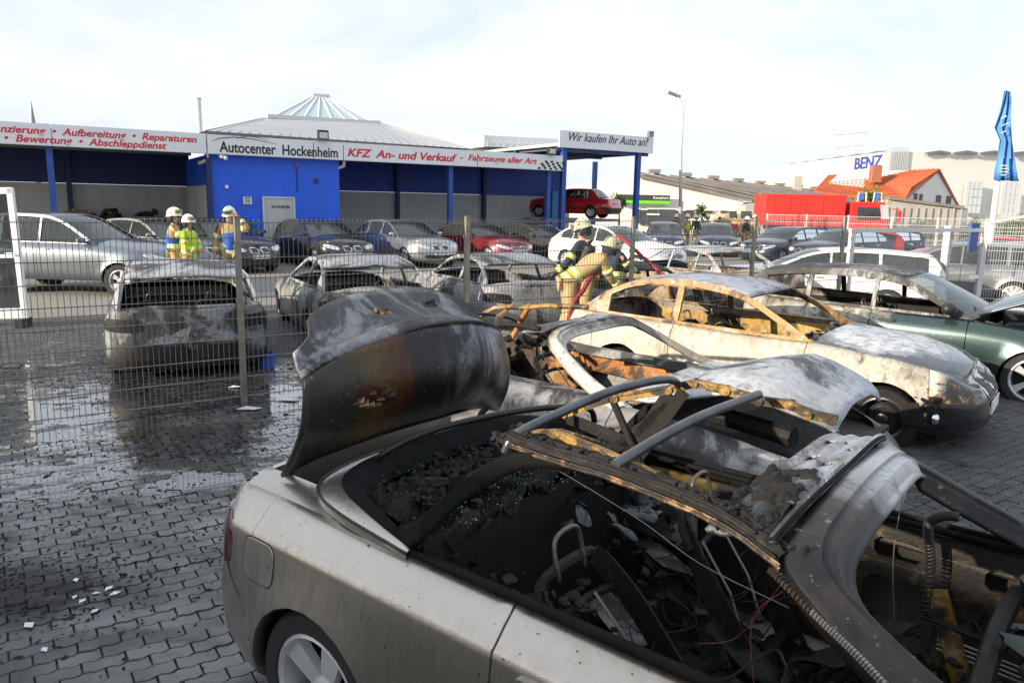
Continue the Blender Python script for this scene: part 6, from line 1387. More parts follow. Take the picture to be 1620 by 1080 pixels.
# low hall of the motorcycle shop
Y = 62.; hb = empty('motorcycle_shop', (0, 0, 0), 0, 'long low white shop hall with a dark and green sign and a grey gabled roof', 'building')
g0, g1, g2, g3 = P(860, 300, Y), P(1012, 279, Y), P(1176, 318, Y), P(1250, 320, Y)
prism('front_wall', [dn(g0), g0, g1, g2, dn(g2)], (0, 30, 0), M['hall_white'], hb)
rg = Vector((14, 36, 0)); e0, e1 = g1 + Vector((-.3, -.4, .15)), g2 + Vector((.6, -.4, .1))
r1 = P(1300, 303, 95); r2 = P(1500, 316, 95); r3 = P(1216, 319, 66)
mb = MB(); mb.add([e0, e1, P(1530, 330, 92), r1], [(0, 1, 2, 3)]); o = mb.build('roof', M['eternit'], hb); solid(o, .2, -1)
for k in range(16):
    a, c_ = e0.lerp(r1, k / 16), e1.lerp(P(1530, 330, 92), k / 16); mb = MB(); mb.bar(a + Vector((0, 0, .16)), c_ + Vector((0, 0, .16)), .25, .12); mb.build('roof_ridge', M['eternit'], o)
    if k % 2: mb = MB(); mb.box(a + Vector((0, 0, .35)), (.9, .9, .3)); mb.build('roof_vent', M['eternit'], o)
prism('side_wall', [dn(g2), g2 - Vector((0, 0, .1)), P(1530, 332, 92), dn(P(1530, 332, 92))], (.3, .3, 0), M['hall_white'], hb)
prism('shed', [dn(P(1180, 325, Y - 3)), P(1180, 325, Y - 3), P(1216, 320, Y - 3), dn(P(1216, 320, Y - 3))], (0, 9, 0), M['concrete'], hb)
a, c_ = P(1002, 308, Y - .6), P(1058, 318, Y - .6)
mb = MB(); mb.box(((a.x - 3.3 + c_.x) / 2 + 1, a.y, (a.z + c_.z) / 2), (c_.x - a.x + 1.4, .3, a.z - c_.z)); sg = mb.build('shop_sign', M['dark_sign'], hb)
d_ = P(1058, 323, Y - .6); mb = MB(); mb.box(((a.x - 3.3 + c_.x) / 2 + 1, a.y, (c_.z + d_.z) / 2), (c_.x - a.x + 1.4, .3, c_.z - d_.z - .01)); mb.build('green_band', M['green_sign'], sg)
q = P(1033, 315, Y - .8); text('Kawadrom', hb, (q.x, q.y, q.z), 1.2, .24, M['white'], .2)
for px0_, px1_, py0, py1 in ((1005, 1011, 331, 352), (1014, 1021, 332, 356), (1025, 1040, 331, 336), (1025, 1040, 340, 356), (1044, 1068, 331, 352), (1071, 1082, 333, 352), (1085, 1097, 332, 344), (1115, 1127, 333, 337), (1140, 1150, 333, 337), (1153, 1168, 334, 337), (1143, 1149, 340, 352)):
    a, c_ = P(px0_, py0, Y - .1), P(px1_, py1, Y - .1); mb = MB(); mb.box(((a.x + c_.x) / 2, Y - .1, (a.z + c_.z) / 2), (c_.x - a.x, .2, a.z - c_.z)); o = mb.build('shop_window', M['win_dark'], hb)
    mb = MB(); mb.box(((a.x + c_.x) / 2, Y - .22, a.z + .05), (c_.x - a.x + .2, .08, .1)); mb.build('frame', M['white'], o)
ch = P(1260, 304, 80); mb = MB(); mb.box((ch.x, ch.y, ch.z + .3), (.8, .8, 2.6)); mb.build('chimney', M['concrete'], hb)
# white house strip further left behind the canopy
# large white hall with blue letters
bz = empty('white_warehouse', (0, 0, 0), 0, 'huge white warehouse with blue lettering and sawtooth rooflights', 'building')
A0, A1, A2 = P(1190, 268, 185), P(1405, 240, 120), P(1700, 243, 128)
prism('long_wall', [dn(A0), A0, A1, dn(A1)], (.3, .5, 0), M['hall_cream'], bz); prism('gable_wall', [dn(A1), A1, A2, dn(A2)], (0, .5, 0), M['hall_white'], bz)
mb = MB(); mb.add([A0, A1, A2, Vector((A2.x, A0.y, A0.z))], [(0, 1, 2, 3)]); mb.build('roof', M['pale_steel'], bz)
def saw(p, q, n, h_, d_, nm='rooflight'):
    for k in range(n):
        a, c_ = p.lerp(q, (k + .08) / n), p.lerp(q, (k + .95) / n); m_ = a.lerp(c_, .55) + Vector((0, 0, h_)); d2 = Vector(d_)
        mb = MB(); mb.add([a, m_, c_, a + d2, m_ + d2, c_ + d2], [(0, 2, 1), (0, 1, 4, 3), (1, 2, 5, 4), (3, 4, 5)]); o = mb.build(nm, M['pale_steel'], bz)
        mb = MB(); mb.bar(a, m_, .4, .35); mb.bar(m_, c_, .4, .35); mb.build('frame', M['galv'], o)
saw(P(1245, 262, 168), A1 + Vector((.2, .3, 0)), 6, .18, (20, 6, 0)); saw(P(1462, 243, 121), P(1590, 243, 124), 3, .3, (6, 20, 0)); saw(P(1596, 243, 124), P(1660, 243, 126), 1, .3, (6, 20, 0))
for px0_, px1_, py0, py1 in ((1532, 1553, 286, 338), (1590, 1612, 287, 338)):
    a, c_ = P(px0_, py0, 122), P(px1_, py1, 122); o = None
    for i in range(4):
        for j in range(4):
            x0, x1 = lerp(a.x, c_.x, i / 4), lerp(a.x, c_.x, (i + 1) / 4); z0_, z1_ = lerp(a.z, c_.z, j / 4), lerp(a.z, c_.z, (j + 1) / 4)
            mb = MB(); mb.box(((x0 + x1) / 2, 122.6, (z0_ + z1_) / 2), (x1 - x0 - .12, .3, z0_ - z1_ - .12)); mb.build('window_pane', M['pale_steel'], bz)
tx = P(1352, 268, 131); dv = (P(1398, 263, 122.) - tx); ta = math.atan2(dv.y, dv.x)
ta = math.atan2(A1.y - A0.y, A1.x - A0.x)
text('BENZ', bz, (lerp(A0.x, A1.x, (A0.y - 131) / (A0.y - A1.y)) - .12, 131, tx.z), 9.4, 1.9, M['blue_text'], 0, (R(90), 0, ta), .03, .02)
for k in range(12):
    a = A1.lerp(A2, (k + .2) / 40 * 2.2 / 2.2 / 3); mb = MB(); mb.box((a.x + .2, a.y - .2, 6), (.12, .1, 12)); mb.build('cladding_rib', M['pale_steel'], bz)
# house with red roof
hs_ = empty('red_roof_house', (0, 0, 0), 0, 'white house with orange-red tiled roof and brick chimney', 'house')
Yh = 78.; R0, R1 = P(1310, 277, Yh + 6), P(1487, 267, Yh); e0, e1 = P(1288, 301, Yh + 1), P(1430, 319, Yh - 4); g0, g1 = P(1440, 318, Yh - 3.6), P(1517, 328, Yh + 3)
mb = MB(); mb.add([e0, e1, P(1442, 296, Yh - 2.7), R1, R0], [(0, 1, 2, 3, 4)]); o = mb.build('roof', M['tile_roof'], hs_); solid(o, .3, -1)
for k in range(14):
    t_ = k / 14; a, c_ = R0.lerp(e0, t_), R1.lerp(P(1428, 320, Yh - 4), t_) ; mb = MB(); mb.bar(a + Vector((0, -.05, .05)), c_ + Vector((-.4, -.05, .05)), .06, .03); mb.build('tile_course', M['tile_roof'], o)
mb = MB(); mb.add([R1, P(1520, 329, Yh + 3), P(1516, 331, Yh + 9), R0 + Vector((3, 9, -4))], [(0, 1, 2, 3)]); o = mb.build('roof', M['tile_roof'], hs_); solid(o, .3, -1)
gx = [dn(P(1432, 320, Yh - 2.6), -1), P(1432, 320, Yh - 2.6), P(1486, 270, Yh + .3), P(1514, 326, Yh + 2.6), dn(P(1514, 326, Yh + 2.6), -1)]; prism('gable_wall', gx, (-8, 4, 0), M['hall_white'], hs_)
for px0_, px1_, py0, py1 in ((1441, 1446, 306, 321), (1450, 1454, 307, 321), (1477, 1483, 309, 326), (1494, 1499, 310, 328)):
    a, c_ = P(px0_, py0, Yh - 1.4 + (px0_ - 1440) * .06), P(px1_, py1, Yh - 1.4 + (px0_ - 1440) * .06); mb = MB(); mb.box(((a.x + c_.x) / 2, a.y - .3, (a.z + c_.z) / 2), (c_.x - a.x, .5, a.z - c_.z)); o = mb.build('window', M['win_dark'], hs_); mb = MB(); mb.box(((a.x + c_.x) / 2, a.y - .6, c_.z - .06), (c_.x - a.x + .2, .15, .1)); mb.build('sill', M['white'], o)
a = P(1384, 283, Yh - .2); mb = MB(); mb.box((a.x, a.y, a.z + .45), (.95, .8, 1.6)); mb.build('chimney', M['brick'], hs_)
a = P(1459, 323, Yh - 3); mb = MB(); mb.box((a.x, a.y, a.z), (2.2, .6, .25)); mb.build('balcony', M['brick'], hs_)
gw = empty('garage_block', (0, 0, 0), 0, 'grey flat-roofed garage in front of the red roof house', 'garage'); a, c_ = P(1405, 316, 62), P(1520, 331, 62)
prism('wall', [dn(a), a, c_, dn(c_)], (0, 6, 0), M['concrete'], gw); prism('roof', [a + Vector((0, -.2, .02)), a + Vector((0, -.2, .25)), c_ + Vector((.2, -.2, .25)), c_ + Vector((.2, -.2, .02))], (0, 6.4, 0), M['eternit'], gw)
for k in range(11):
    q = a.lerp(c_, k / 10); mb = MB(); mb.box((q.x, q.y - .12, 1.0), (.1, .06, 3)); mb.build('wall_rib', M['concrete'], gw)
# red canvas lorry
tk = empty('red_lorry', (0, 0, 0), 0, 'red fire service lorry with canvas box body and twin blue beacons', 'lorry'); Yt = 50.
M['lorry_red'] = plain('lorry_red', (.62, .025, .018), .55, var=.10, scale=.7); M['canvas_red'] = plain('canvas_red', (.66, .03, .022), .7, var=.14, scale=.5, bump=.2); M['beacon'] = plain('beacon', (.02, .12, .55), .15, coat=1)
a, c_ = P(1212, 306, Yt), P(1341, 307, Yt); d_ = P(1376, 309, Yt)
z1_ = a.z; mb = MB(); mb.box(((a.x + c_.x) / 2, Yt + 1.2, (z1_ + 1.05) / 2), (c_.x - a.x, 2.4, z1_ - 1.05)); o = mb.build('canvas_body', M['canvas_red'], tk); bevel(o, .08, 3)
for k in range(5): x_ = lerp(a.x, c_.x, (k + .5) / 5); mb = MB(); mb.tube([(x_, Yt - .02, 1.1), (x_ + .03, Yt - .02, z1_ - .05)], .02, 4); mb.build('canvas_seam', M['canvas_red'], o)
mb = MB(); mb.box(((a.x + c_.x) / 2, Yt + .0, .95), (c_.x - a.x, .12, .2)); mb.build('chassis', M['black_plastic'], tk)
cb = P(1347, 320, Yt + .1); x0, x1 = cb.x, P(1408, 340, Yt).x; zc = P(1360, 319, Yt).z + .0
rows = []
prof_ = [(x0, .75), (x0, zc - .12), (x0 + .15, zc), (x1 - .55, zc), (x1 - .2, zc - .15), (x1 - .02, 1.55), (x1, .75)]
o = prism('cab', [Vector((x_, Yt + .1, z_)) for x_, z_ in prof_], (0, 2.25, 0), M['lorry_red'], tk); bevel(o, .06, 2)
mb = MB(); mb.add([(x0 + .45, Yt + .07, zc - .35), (x1 - .75, Yt + .07, zc - .35), (x1 - .55, Yt + .07, 1.55), (x0 + .45, Yt + .07, 1.55)], [(0, 1, 2, 3)]); o = mb.build('side_window', M['glass'], tk); solid(o, .02)
for q_ in ([(x1 - .66, Yt + .06, zc - .16), (x1 - .16, Yt + .06, zc - .2), (x1 - .0, Yt + .06, 1.62), (x1 - .50, Yt + .06, 1.62)],): mb = MB(); mb.add(q_, [(0, 1, 2, 3)]); o = mb.build('windscreen', M['pale_steel'], tk); solid(o, .03, 0)
mb = MB(); mb.add([(x1 - .18, Yt + .3, zc - .2), (x1 - .18, Yt + 2.2, zc - .2), (x1 + .02, Yt + 2.2, 1.6), (x1 + .02, Yt + .3, 1.6)], [(0, 1, 2, 3)]); o = mb.build('windscreen', M['glass'], tk); solid(o, .02)
for px in (1369, 1394):
    b_ = P(px, 319, Yt); mb = MB(); mb.lathe([(.0, .42), (.12, .4), (.15, .25), (.16, .0)], 12, Matrix.Translation((b_.x, Yt + .7, zc + .12))); mb.build('beacon', M['beacon'], tk, smooth=True)
    mb = MB(); mb.tube([(b_.x - .28, Yt + .5, zc), (b_.x - .26, Yt + .5, zc + .6), (b_.x + .22, Yt + .5, zc + .6), (b_.x + .26, Yt + .5, zc)], .035, 5); mb.build('beacon_guard', M['white'], tk)
mb = MB(); mb.tube([(x1 + .05, Yt - .1, 2.3), (x1 + .5, Yt - .25, 2.2), (x1 + .5, Yt - .25, 1.3)], .04, 5); mb.box((x1 + .5, Yt - .25, 1.75), (.12, .3, .8)); mb.build('mirror', M['lorry_red'], tk)
for x_ in (lerp(a.x, c_.x, .18), lerp(a.x, c_.x, .34), (x0 + x1) / 2): wheel(tk, 'lorry', x_, -1, -Yt - .2 + .0, .5, r=.5, wd=.3, rr=.28, style='steel')
# trees, hedge and bush: trunk, limbs and many small leaves
def leafmat(name, c0, c1_):
    t = NT(name); oi = t.n('ShaderNodeNewGeometry'); t.set('Base Color', t.mix(oi.outputs['Random Per Island'], c0, c1_)); t.set('Roughness', .6)
    t.set('Subsurface Weight', .0); t.set('Transmission Weight', .0); return t.mat
M['leaf_yellow'] = leafmat('leaf_yellow', (.06, .10, .012), (.20, .22, .025)); M['leaf_green'] = leafmat('leaf_green', (.025, .06, .012), (.08, .13, .02)); M['bark'] = plain('bark', (.12, .09, .06), .9)
def crown(name, par, c, rad, n, s_, mat, seed, clumps=10, kind=None):
    rnd = random.Random(seed); mb = MB(); cl = []
    for _ in range(clumps):
        v = Vector((rnd.gauss(0, 1), rnd.gauss(0, 1), rnd.gauss(0, 1))).normalized() * rnd.uniform(.2, .85); cl.append((Vector((v.x * rad[0], v.y * rad[1], v.z * rad[2])) + Vector(c), rnd.uniform(.22, .42)))
    for _ in range(n):
        q, k = rnd.choice(cl); p = q + Vector((rnd.gauss(0, rad[0] * k * .6), rnd.gauss(0, rad[1] * k * .6), rnd.gauss(0, rad[2] * k * .6)))
        d1 = Vector((rnd.gauss(0, 1), rnd.gauss(0, 1), rnd.gauss(0, 1))).normalized(); d2 = d1.orthogonal().normalized(); e = s_ * rnd.uniform(.6, 1.3)
        mb.add([p - d1 * e, p + d2 * e * .5, p + d1 * e, p - d2 * e * .5], [(0, 1, 2, 3)])
    o = mb.build(name, mat, par)
    if kind: o['kind'] = kind
    return o
def tree(nm, label, base, top, rad, n, s_, mat, seed, cat='tree'):
    o = empty(nm, (base.x, base.y, 0), 0, label, cat); h = top - rad[2]; mb = MB()
    mb.tube([(0, 0, -.3), (.05, 0, h * .6), (0, .03, h + rad[2] * .3)], [.05 * h / 3 + .03, .04 * h / 3 + .02, .02], 7)
    rnd = random.Random(seed)
    for k in range(6): a = k * 1.1; mb.tube([(0, 0, h * (.6 + .06 * k)), (rad[0] * .5 * math.cos(a), rad[1] * .5 * math.sin(a), h + rad[2] * rnd.uniform(-.3, .4))], [.025, .01], 5)
    mb.build('trunk', M['bark'], o); crown('crown', o, (0, 0, h), rad, n, s_, mat, seed); return o
b_ = P(1382, 330, 58); tree('round_tree', 'bushy yellow-green tree between the lorry cab and the house', b_, P(1382, 300, 58).z + .2, (2.5, 2.0, 1.7), 5200, .13, M['leaf_yellow'], 4)
b_ = P(1108, 380, 40); tree('young_tree', 'thin young tree with sparse leaves in front of the shop', b_, P(1108, 314, 40).z, (.55, .5, .6), 130, .11, M['leaf_yellow'], 7)
b_ = P(980, 310, 45); tree('conifer', 'small dark pointed tree seen past the red saloon', b_, P(980, 299, 45).z, (.45, .45, .7), 700, .08, M['leaf_green'], 9)
for k, (px0_, px1_) in enumerate(((1518, 1562), (1566, 1640))):
    p, q = P(px0_, 341, 42), P(px1_, 341, 42); o = empty('hedge', ((p.x + q.x) / 2, 42, 0), 0, ('green clipped hedge left of the flag pole', 'green clipped hedge right of the flag pole')[k], 'hedge')
    crown('foliage', o, (0, 0, .95), ((q.x - p.x) / 2 * .9, .6, p.z * .55), 4200, .07, M['leaf_green'], 5 + k, 40, 'stuff')
# lamp post, pylon, flag
b_ = P(1080, 345, 36); tp = P(1091.5, 166, 36); hd = P(1061, 149, 36); o = empty('street_lamp', (b_.x, 36, 0), 0, 'tall thin street lamp with angled arm in front of the shop', 'street lamp')
mb = MB(); mb.tube([(0, 0, -.3), (tp.x - b_.x - .3, 0, tp.z * .7), (tp.x - b_.x - .3, 0, tp.z)], [.10, .07, .055], 10); mb.build('pole', M['galv_light'], o, smooth=True)
mb = MB(); mb.tube([(tp.x - b_.x - .3, 0, tp.z), (hd.x - b_.x + .3, 0, hd.z - .06)], .035, 6); mb.build('arm', M['galv_light'], o); mb = MB(); mb.bar((hd.x - b_.x + .45, 0, hd.z - .12), (hd.x - b_.x - .1, 0, hd.z + .08), .26, .1); mb.build('lamp_head', M['galv'], o)
py = empty('power_pylon', (0, 0, 0), 0, 'distant lattice power pylon above the warehouse roof', 'pylon'); b_ = P(1345, 345, 420); a = P(1345, 195, 420); mb = MB()
for s_ in (-1, 1):
    for k in range(14): mb.tube([(a.x + s_ * lerp(3, .6, k / 14), 420, lerp(0, a.z, k / 14)), (a.x + s_ * lerp(3, .6, (k + 1) / 14), 420, lerp(0, a.z, (k + 1) / 14))], .14, 4); mb.tube([(a.x + s_ * lerp(3, .6, k / 14), 420, lerp(0, a.z, k / 14)), (a.x - s_ * lerp(3, .6, (k + 1) / 14), 420, lerp(0, a.z, (k + 1) / 14))], .09, 4)
mb.build('lattice', M['galv_light'], py)
for px0_, px1_, yy in ((1317, 1373, 212), (1322, 1366, 232)): p, q = P(px0_, yy + 2, 420), P(px1_, yy - 3, 420); mb = MB(); mb.tube([p, q], .25, 4); mb.tube([p.lerp(q, .1), P(1345, yy - 7, 420), p.lerp(q, .9)], .12, 4); mb.build('cross_arm', M['galv_light'], py)
fl_ = empty('banner_flag', (0, 0, 0), 0, 'tall blue advertising flag hanging folded on a white pole', 'flag'); Yf = 20.; b_ = P(1597, 345, Yf)
M['flag_blue'] = plain('flag_blue', (.05, .20, .50), .6, var=.3, scale=2); 
mb = MB(); tp = P(1594, 130, Yf); mb.tube([(b_.x - .35, Yf + .1, -.2), (tp.x + .12, Yf + .1, tp.z)], [.09, .045], 10); mb.tube([(tp.x - .05, Yf + .1, tp.z), (tp.x + .18, Yf + .1, tp.z)], .012, 5); mb.build('pole', M['white'], fl_, smooth=True)
ed = [(1590, 1596, 143), (1585, 1600, 160), (1580, 1601, 180), (1573, 1602, 202), (1583, 1602, 222), (1580, 1604, 250), (1576, 1606, 270), (1574, 1609, 285)]; rows = []
for l_, r__, yy in ed:
    p, q = P(l_, yy, Yf), P(r__, yy + 2, Yf); rows.append([p.lerp(q, k / 10) + Vector((0, .07 * math.sin(k * 1.5 + yy * .03), 0)) for k in range(11)])
mb = MB(); mb.grid(rows); o = mb.build('flag_cloth', M['flag_blue'], fl_, smooth=R(60)); solid(o, .01, 0)
for y0_, ln_ in ((180, .14), (192, .2), (203, .12), (262, .16), (267, .2), (272, .18), (277, .12)):
    q = P(1583.5, y0_ + 8 * (y0_ < 240), Yf - .16); mb = MB(); mb.tube([q + Vector((ln_ * k / 7, 0, (.5 * ln_ * k / 7 if y0_ < 240 else 0) + .012 * math.sin(k * 2.4))) for k in range(8)], .009, 4); mb.build('flag_print', M['white'], fl_)
for k in range(26):
    t_ = (k + .5) / 26; a, c_ = R0.lerp(R1, t_), e0.lerp(e1, t_); mb = MB(); mb.bar(a + Vector((0, -.08, .03)), c_ + Vector((0, -.08, .03)), .05, .03); mb.build('tile_rib', M['tile_roof'], hs_)
# light galvanised fence across the far yard
ff = empty('light_mesh_fence', (0, 0, 0), 0, 'pale galvanised mesh fence crossing the far yard in front of the lorry', 'fence'); p, q = P(1214, 338, 41), P(1625, 346, 41); p.y = 41; q.y = 33
p.z = q.z = 0; nP = 9
for k in range(nP):
    a = p.lerp(q, k / (nP - 1)); mb = MB(); mb.box((a.x, a.y, .9), (.07, .07, 1.95)); mb.build('post', M['galv_light'], ff)
for k in range(nP - 1):
    a, c_ = p.lerp(q, k / (nP - 1)), p.lerp(q, (k + 1) / (nP - 1)); mb = MB(); n = 26
    for i in range(n): x_ = a.lerp(c_, i / n); mb.tube([x_ + Vector((0, 0, .05)), x_ + Vector((0, 0, 1.82))], .008, 3, cap=False)
    for j in range(6): mb.tube([a + Vector((0, 0, .06 + j * .35)), c_ + Vector((0, 0, .06 + j * .35))], .012, 4)
    mb.build('mesh_panel', M['galv_light'], ff)
# gate at the end of the fence, and the open leaf standing right of it
gt_ = empty('yard_gate', tuple(FO + FD * 10.45), math.atan2(FD.y, FD.x), 'light grey steel frame gate with white posts at the end of the fence', 'gate')
GW = 4.9; GZ = 1.72
for x_, w__ in ((.06, .08), (3.65, .13), (GW, .09)): mb = MB(); mb.box((x_, 0 if x_ != 3.65 else .12, .9), (w__, w__, 1.8 if x_ == 3.65 else 1.64)); mb.build('stile', M['galv_light'], gt_)
for z_ in (GZ, .12): mb = MB(); mb.box((GW / 2, 0, z_), (GW, .07, .07)); mb.build('rail', M['galv_light'], gt_)
mb = MB()
for k in range(96): x_ = GW * k / 96 + .03; mb.tube([(x_, 0, .12), (x_, 0, GZ)], .003, 3, cap=False)
for j in range(8): mb.tube([(0, 0, .2 + j * .2), (GW, 0, .2 + j * .2)], .005, 4)
mb.build('mesh_panel', M['galv'], gt_); mb = MB(); mb.box((4.55, -.06, .75), (.5, .06, .07)); mb.build('latch', M['white'], gt_)
mb = MB(); mb.box((5.1, .3, 1.55), (.35, .04, .6)); mb.build('blue_sign', M['blue_steel'], gt_)
op = empty('open_gate_leaf', tuple(FO + FD * 15.2 + FN * -.1), R(-14), 'galvanised mesh gate leaf standing open at the right edge', 'gate'); GW2 = 3.4
for x_ in (0, 1.15, 2.3, 3.4): mb = MB(); mb.box((x_, 0, .95), (.08, .06, 1.9)); mb.build('stile', M['galv_light'], op)
mb = MB(); n = 12; mb.tube([(GW2 * k / n, 0, 1.85 + .28 * math.sin(math.pi * min(1, k / n))) for k in range(n + 1)], .035, 6); mb.tube([(0, 0, .1), (GW2, 0, .1)], .03, 6); mb.build('frame', M['galv_light'], op)
mb = MB()
for k in range(68): x_ = GW2 * k / 68; mb.tube([(x_, 0, .1), (x_, 0, 1.85)], .0035, 3, cap=False)
for j in range(9): mb.tube([(0, 0, .1 + j * .2), (GW2, 0, .1 + j * .2)], .006, 4)
mb.build('mesh_panel', M['galv_light'], op)
# white plastic door frame leaning at the left, behind the fence
df = empty('white_door_frame', (-8.0, 11.6, 0), R(6), 'white plastic glazed door standing loose behind the fence at the far left', 'door')
zt_ = 1.98 + .14
for c_, d_ in (((0, 0, zt_ - .04), (.95, .07, .10)), ((0, 0, .22), (.95, .07, .16)), ((-.44, 0, zt_ / 2 + .07), (.09, .07, zt_ - .14)), ((.44, 0, zt_ / 2 + .07), (.09, .07, zt_ - .14)), ((0, 0, 1.1), (.8, .06, .06))):
    mb = MB(); mb.box(c_, d_); o = mb.build('frame', M['white_pvc'], df); bevel(o, .006, 1)
mb = MB(); mb.box((0, 0, 1.15), (.8, .012, 1.75)); mb.build('glass_pane', M['glass'], df); mb = MB(); mb.tube([(.44, -.05, 1.15), (.44, -.09, 1.15), (.30, -.09, 1.15)], .012, 6); mb.build('handle', M['white'], df)
for s_ in (-.4, .4): mb = MB(); mb.box((s_, 0, .07), (.12, .3, .14)); mb.build('foot', M['black_plastic'], df)
df.rotation_euler.y = R(-1.5)
# church spire far left
sp_ = empty('church_spire', (0, 0, 0), 0, 'tiny distant church spire above the left roof edge', 'spire'); a = P(50, 172, 500); mb = MB(); mb.lathe([(0, a.z + 6), (2.2, a.z - 14), (2.2, 0)], 8, Matrix.Translation((a.x, 500, 0))); mb.build('spire', M['galv'], sp_)
# unseen hall added behind the camera on the left to shade the near yard
sh = empty('shade_hall', (0, 0, 0), 0, 'plain grey works hall standing beside the yard behind the viewer', 'building')
SHH = SHADE_H; mb = MB(); q0 = SHADE_P; mb.box((q0[0], q0[1], SHH / 2), (SHADE_D[0], SHADE_D[1], SHH), Matrix.Rotation(math.atan2(SUN_AZ.y, SUN_AZ.x), 3, 'Z')); mb.build('wall', M['concrete'], sh)
# ------------------------------------------------------------------ small debris on the paving
rnd = random.Random(11); mb = MB()
def loose(n, cx, cy, sx, sy, r0, r1, mb):
    for _ in range(n):
        p = Vector((rnd.gauss(cx, sx), rnd.gauss(cy, sy), .018)); rr = rnd.uniform(r0, r1); base = len(mb.v)
        mb.ball(p, rr, 5, Matrix.Rotation(rnd.uniform(0, 6), 3, 'Z'), sq=(rnd.uniform(.8, 2.2), rnd.uniform(.5, 1), rnd.uniform(.2, .5)))
        for i in range(base, len(mb.v)): v = Vector(mb.v[i]); mb.v[i] = tuple(v + noise.noise_vector(v * 40) * rr * .7)
loose(1900, -2.7, 5.2, 1.1, 1.1, .003, .012, mb); loose(500, at_z(45, 945).x, at_z(45, 945).y, .35, .22, .003, .014, mb); loose(300, -2.4, 3.9, .5, .5, .003, .012, mb); loose(500, -3.2, 7.6, 1.6, 1.0, .005, .022, mb); loose(420, -.8, 9.4, 2.0, 1.2, .006, .03, mb); loose(260, -1.3, 4.3, .5, .5, .003, .012, mb)
o = mb.build('charred_debris', M['char']); tag(o, 'black charred crumbs strewn over the paving', 'debris', kind='stuff')
M['shard_white'] = plain('shard_white', (.62, .64, .68), .3)
for k, (px, py) in enumerate(((120, 917), (118, 944), (152, 938), (172, 930), (130, 950), (46, 988), (70, 1027), (182, 938), (150, 966))):
    p = at_z(px, py, .02); s_ = rnd.uniform(.015, .03) * (1.5 if k == 5 else 1); mb = MB(); mb.add([(-s_, -s_ * .4, 0), (s_ * .3, -s_ * .6, .003), (s_, s_ * .3, .002), (-s_ * .2, s_ * .6, .004)], [(0, 1, 2, 3)])
    o = mb.build('shard', M['shard_white']); o.location = p; o.rotation_euler.z = rnd.uniform(0, 6); solid(o, .002, 0); tag(o, 'small white broken shard on the sooty paving', 'shard', 'white shards on the paving')
for k, (px, py, s_, lb) in enumerate(((455, 632, .13, 'pale flat scrap on the wet ground beside the raised boot lid'), (395, 646, .12, 'pale strip of melted plastic just in front of the fence post'), (372, 572 + 40, .07, 'small pale scrap under the burnt hatchback'))):
    p = at_z(px, py, .025); mb = MB(); mb.add([(-s_, -s_ * .3, 0), (s_ * .6, -s_ * .5, .01), (s_, s_ * .2, .004), (-s_ * .4, s_ * .35, .012)], [(0, 1, 2, 3)]); o = mb.build('plastic_scrap', M['shard_white']); o.location = p; solid(o, .004, 0); tag(o, lb, 'scrap')
p = at_z(422, 545, .3); mb = MB(); mb.lathe([(0, .02), (.08, .02), (.095, .19), (.10, .20), (.09, .20), (.075, .05)], 18); o = mb.build('blue_bucket', plain('bucket_blue', (.02, .10, .45), .5)); o.location = (p.x, p.y, 0); tag(o, 'blue plastic bucket beside the tail-on burnt hatchback', 'bucket')
# ------------------------------------------------------------------ people
M['skin'] = plain('skin', (.50, .27, .19), .5, var=.12, scale=9); M['tan_cloth'] = plain('tan_cloth', (.42, .31, .15), .85, var=.18, scale=7, bump=.5); M['navy_cloth'] = plain('navy_cloth', (.018, .022, .04), .8, var=.2, bump=.4)
M['vest_blue'] = plain('vest_blue', (.02, .085, .42), .7, var=.15, bump=.3); M['vest_yellow'] = plain('vest_yellow', (.50, .72, .04), .7, var=.1, bump=.3); M['stripe_yellow'] = plain('stripe_yellow', (.70, .80, .08), .6, var=.05); M['stripe_silver'] = plain('stripe_silver', (.62, .64, .66), .4, var=.05)
M['helmet_cream'] = plain('helmet_cream', (.74, .76, .58), .35, coat=.5, var=.04); M['helmet_sooty'] = plain('helmet_sooty', (.46, .45, .32), .5, var=.25, scale=14); M['boot'] = plain('boot', (.02, .02, .02), .5); M['vest_red'] = plain('vest_red', (.55, .04, .03), .7)
def skin_mesh(name, chains, mat, parent, rootv=None, sub=2):
    """chains: lists of (point, radius); points met before are shared so the limbs join"""
    vs, rs, es, idx = [], [], [], {}
    for ch in chains:
        prev = None
        for p, r_ in ch:
            k = tuple(round(c_, 4) for c_ in p)
            if k not in idx: idx[k] = len(vs); vs.append(k); rs.append(r_)
            i = idx[k]
            if prev is not None and prev != i: es.append((prev, i))
            prev = i
    me = bpy.data.meshes.new(name); me.from_pydata(vs, es, []); me.materials.append(mat)
    o = link(name, me, parent); m = o.modifiers.new('skin', 'SKIN'); m.use_smooth_shade = True
    for i, d in enumerate(me.skin_vertices[0].data):
        rr = rs[i] if isinstance(rs[i], tuple) else (rs[i], rs[i]); d.radius = rr; d.use_root = (i == 0)
    s_ = o.modifiers.new('sub', 'SUBSURF'); s_.levels = sub; s_.render_levels = sub
    return o
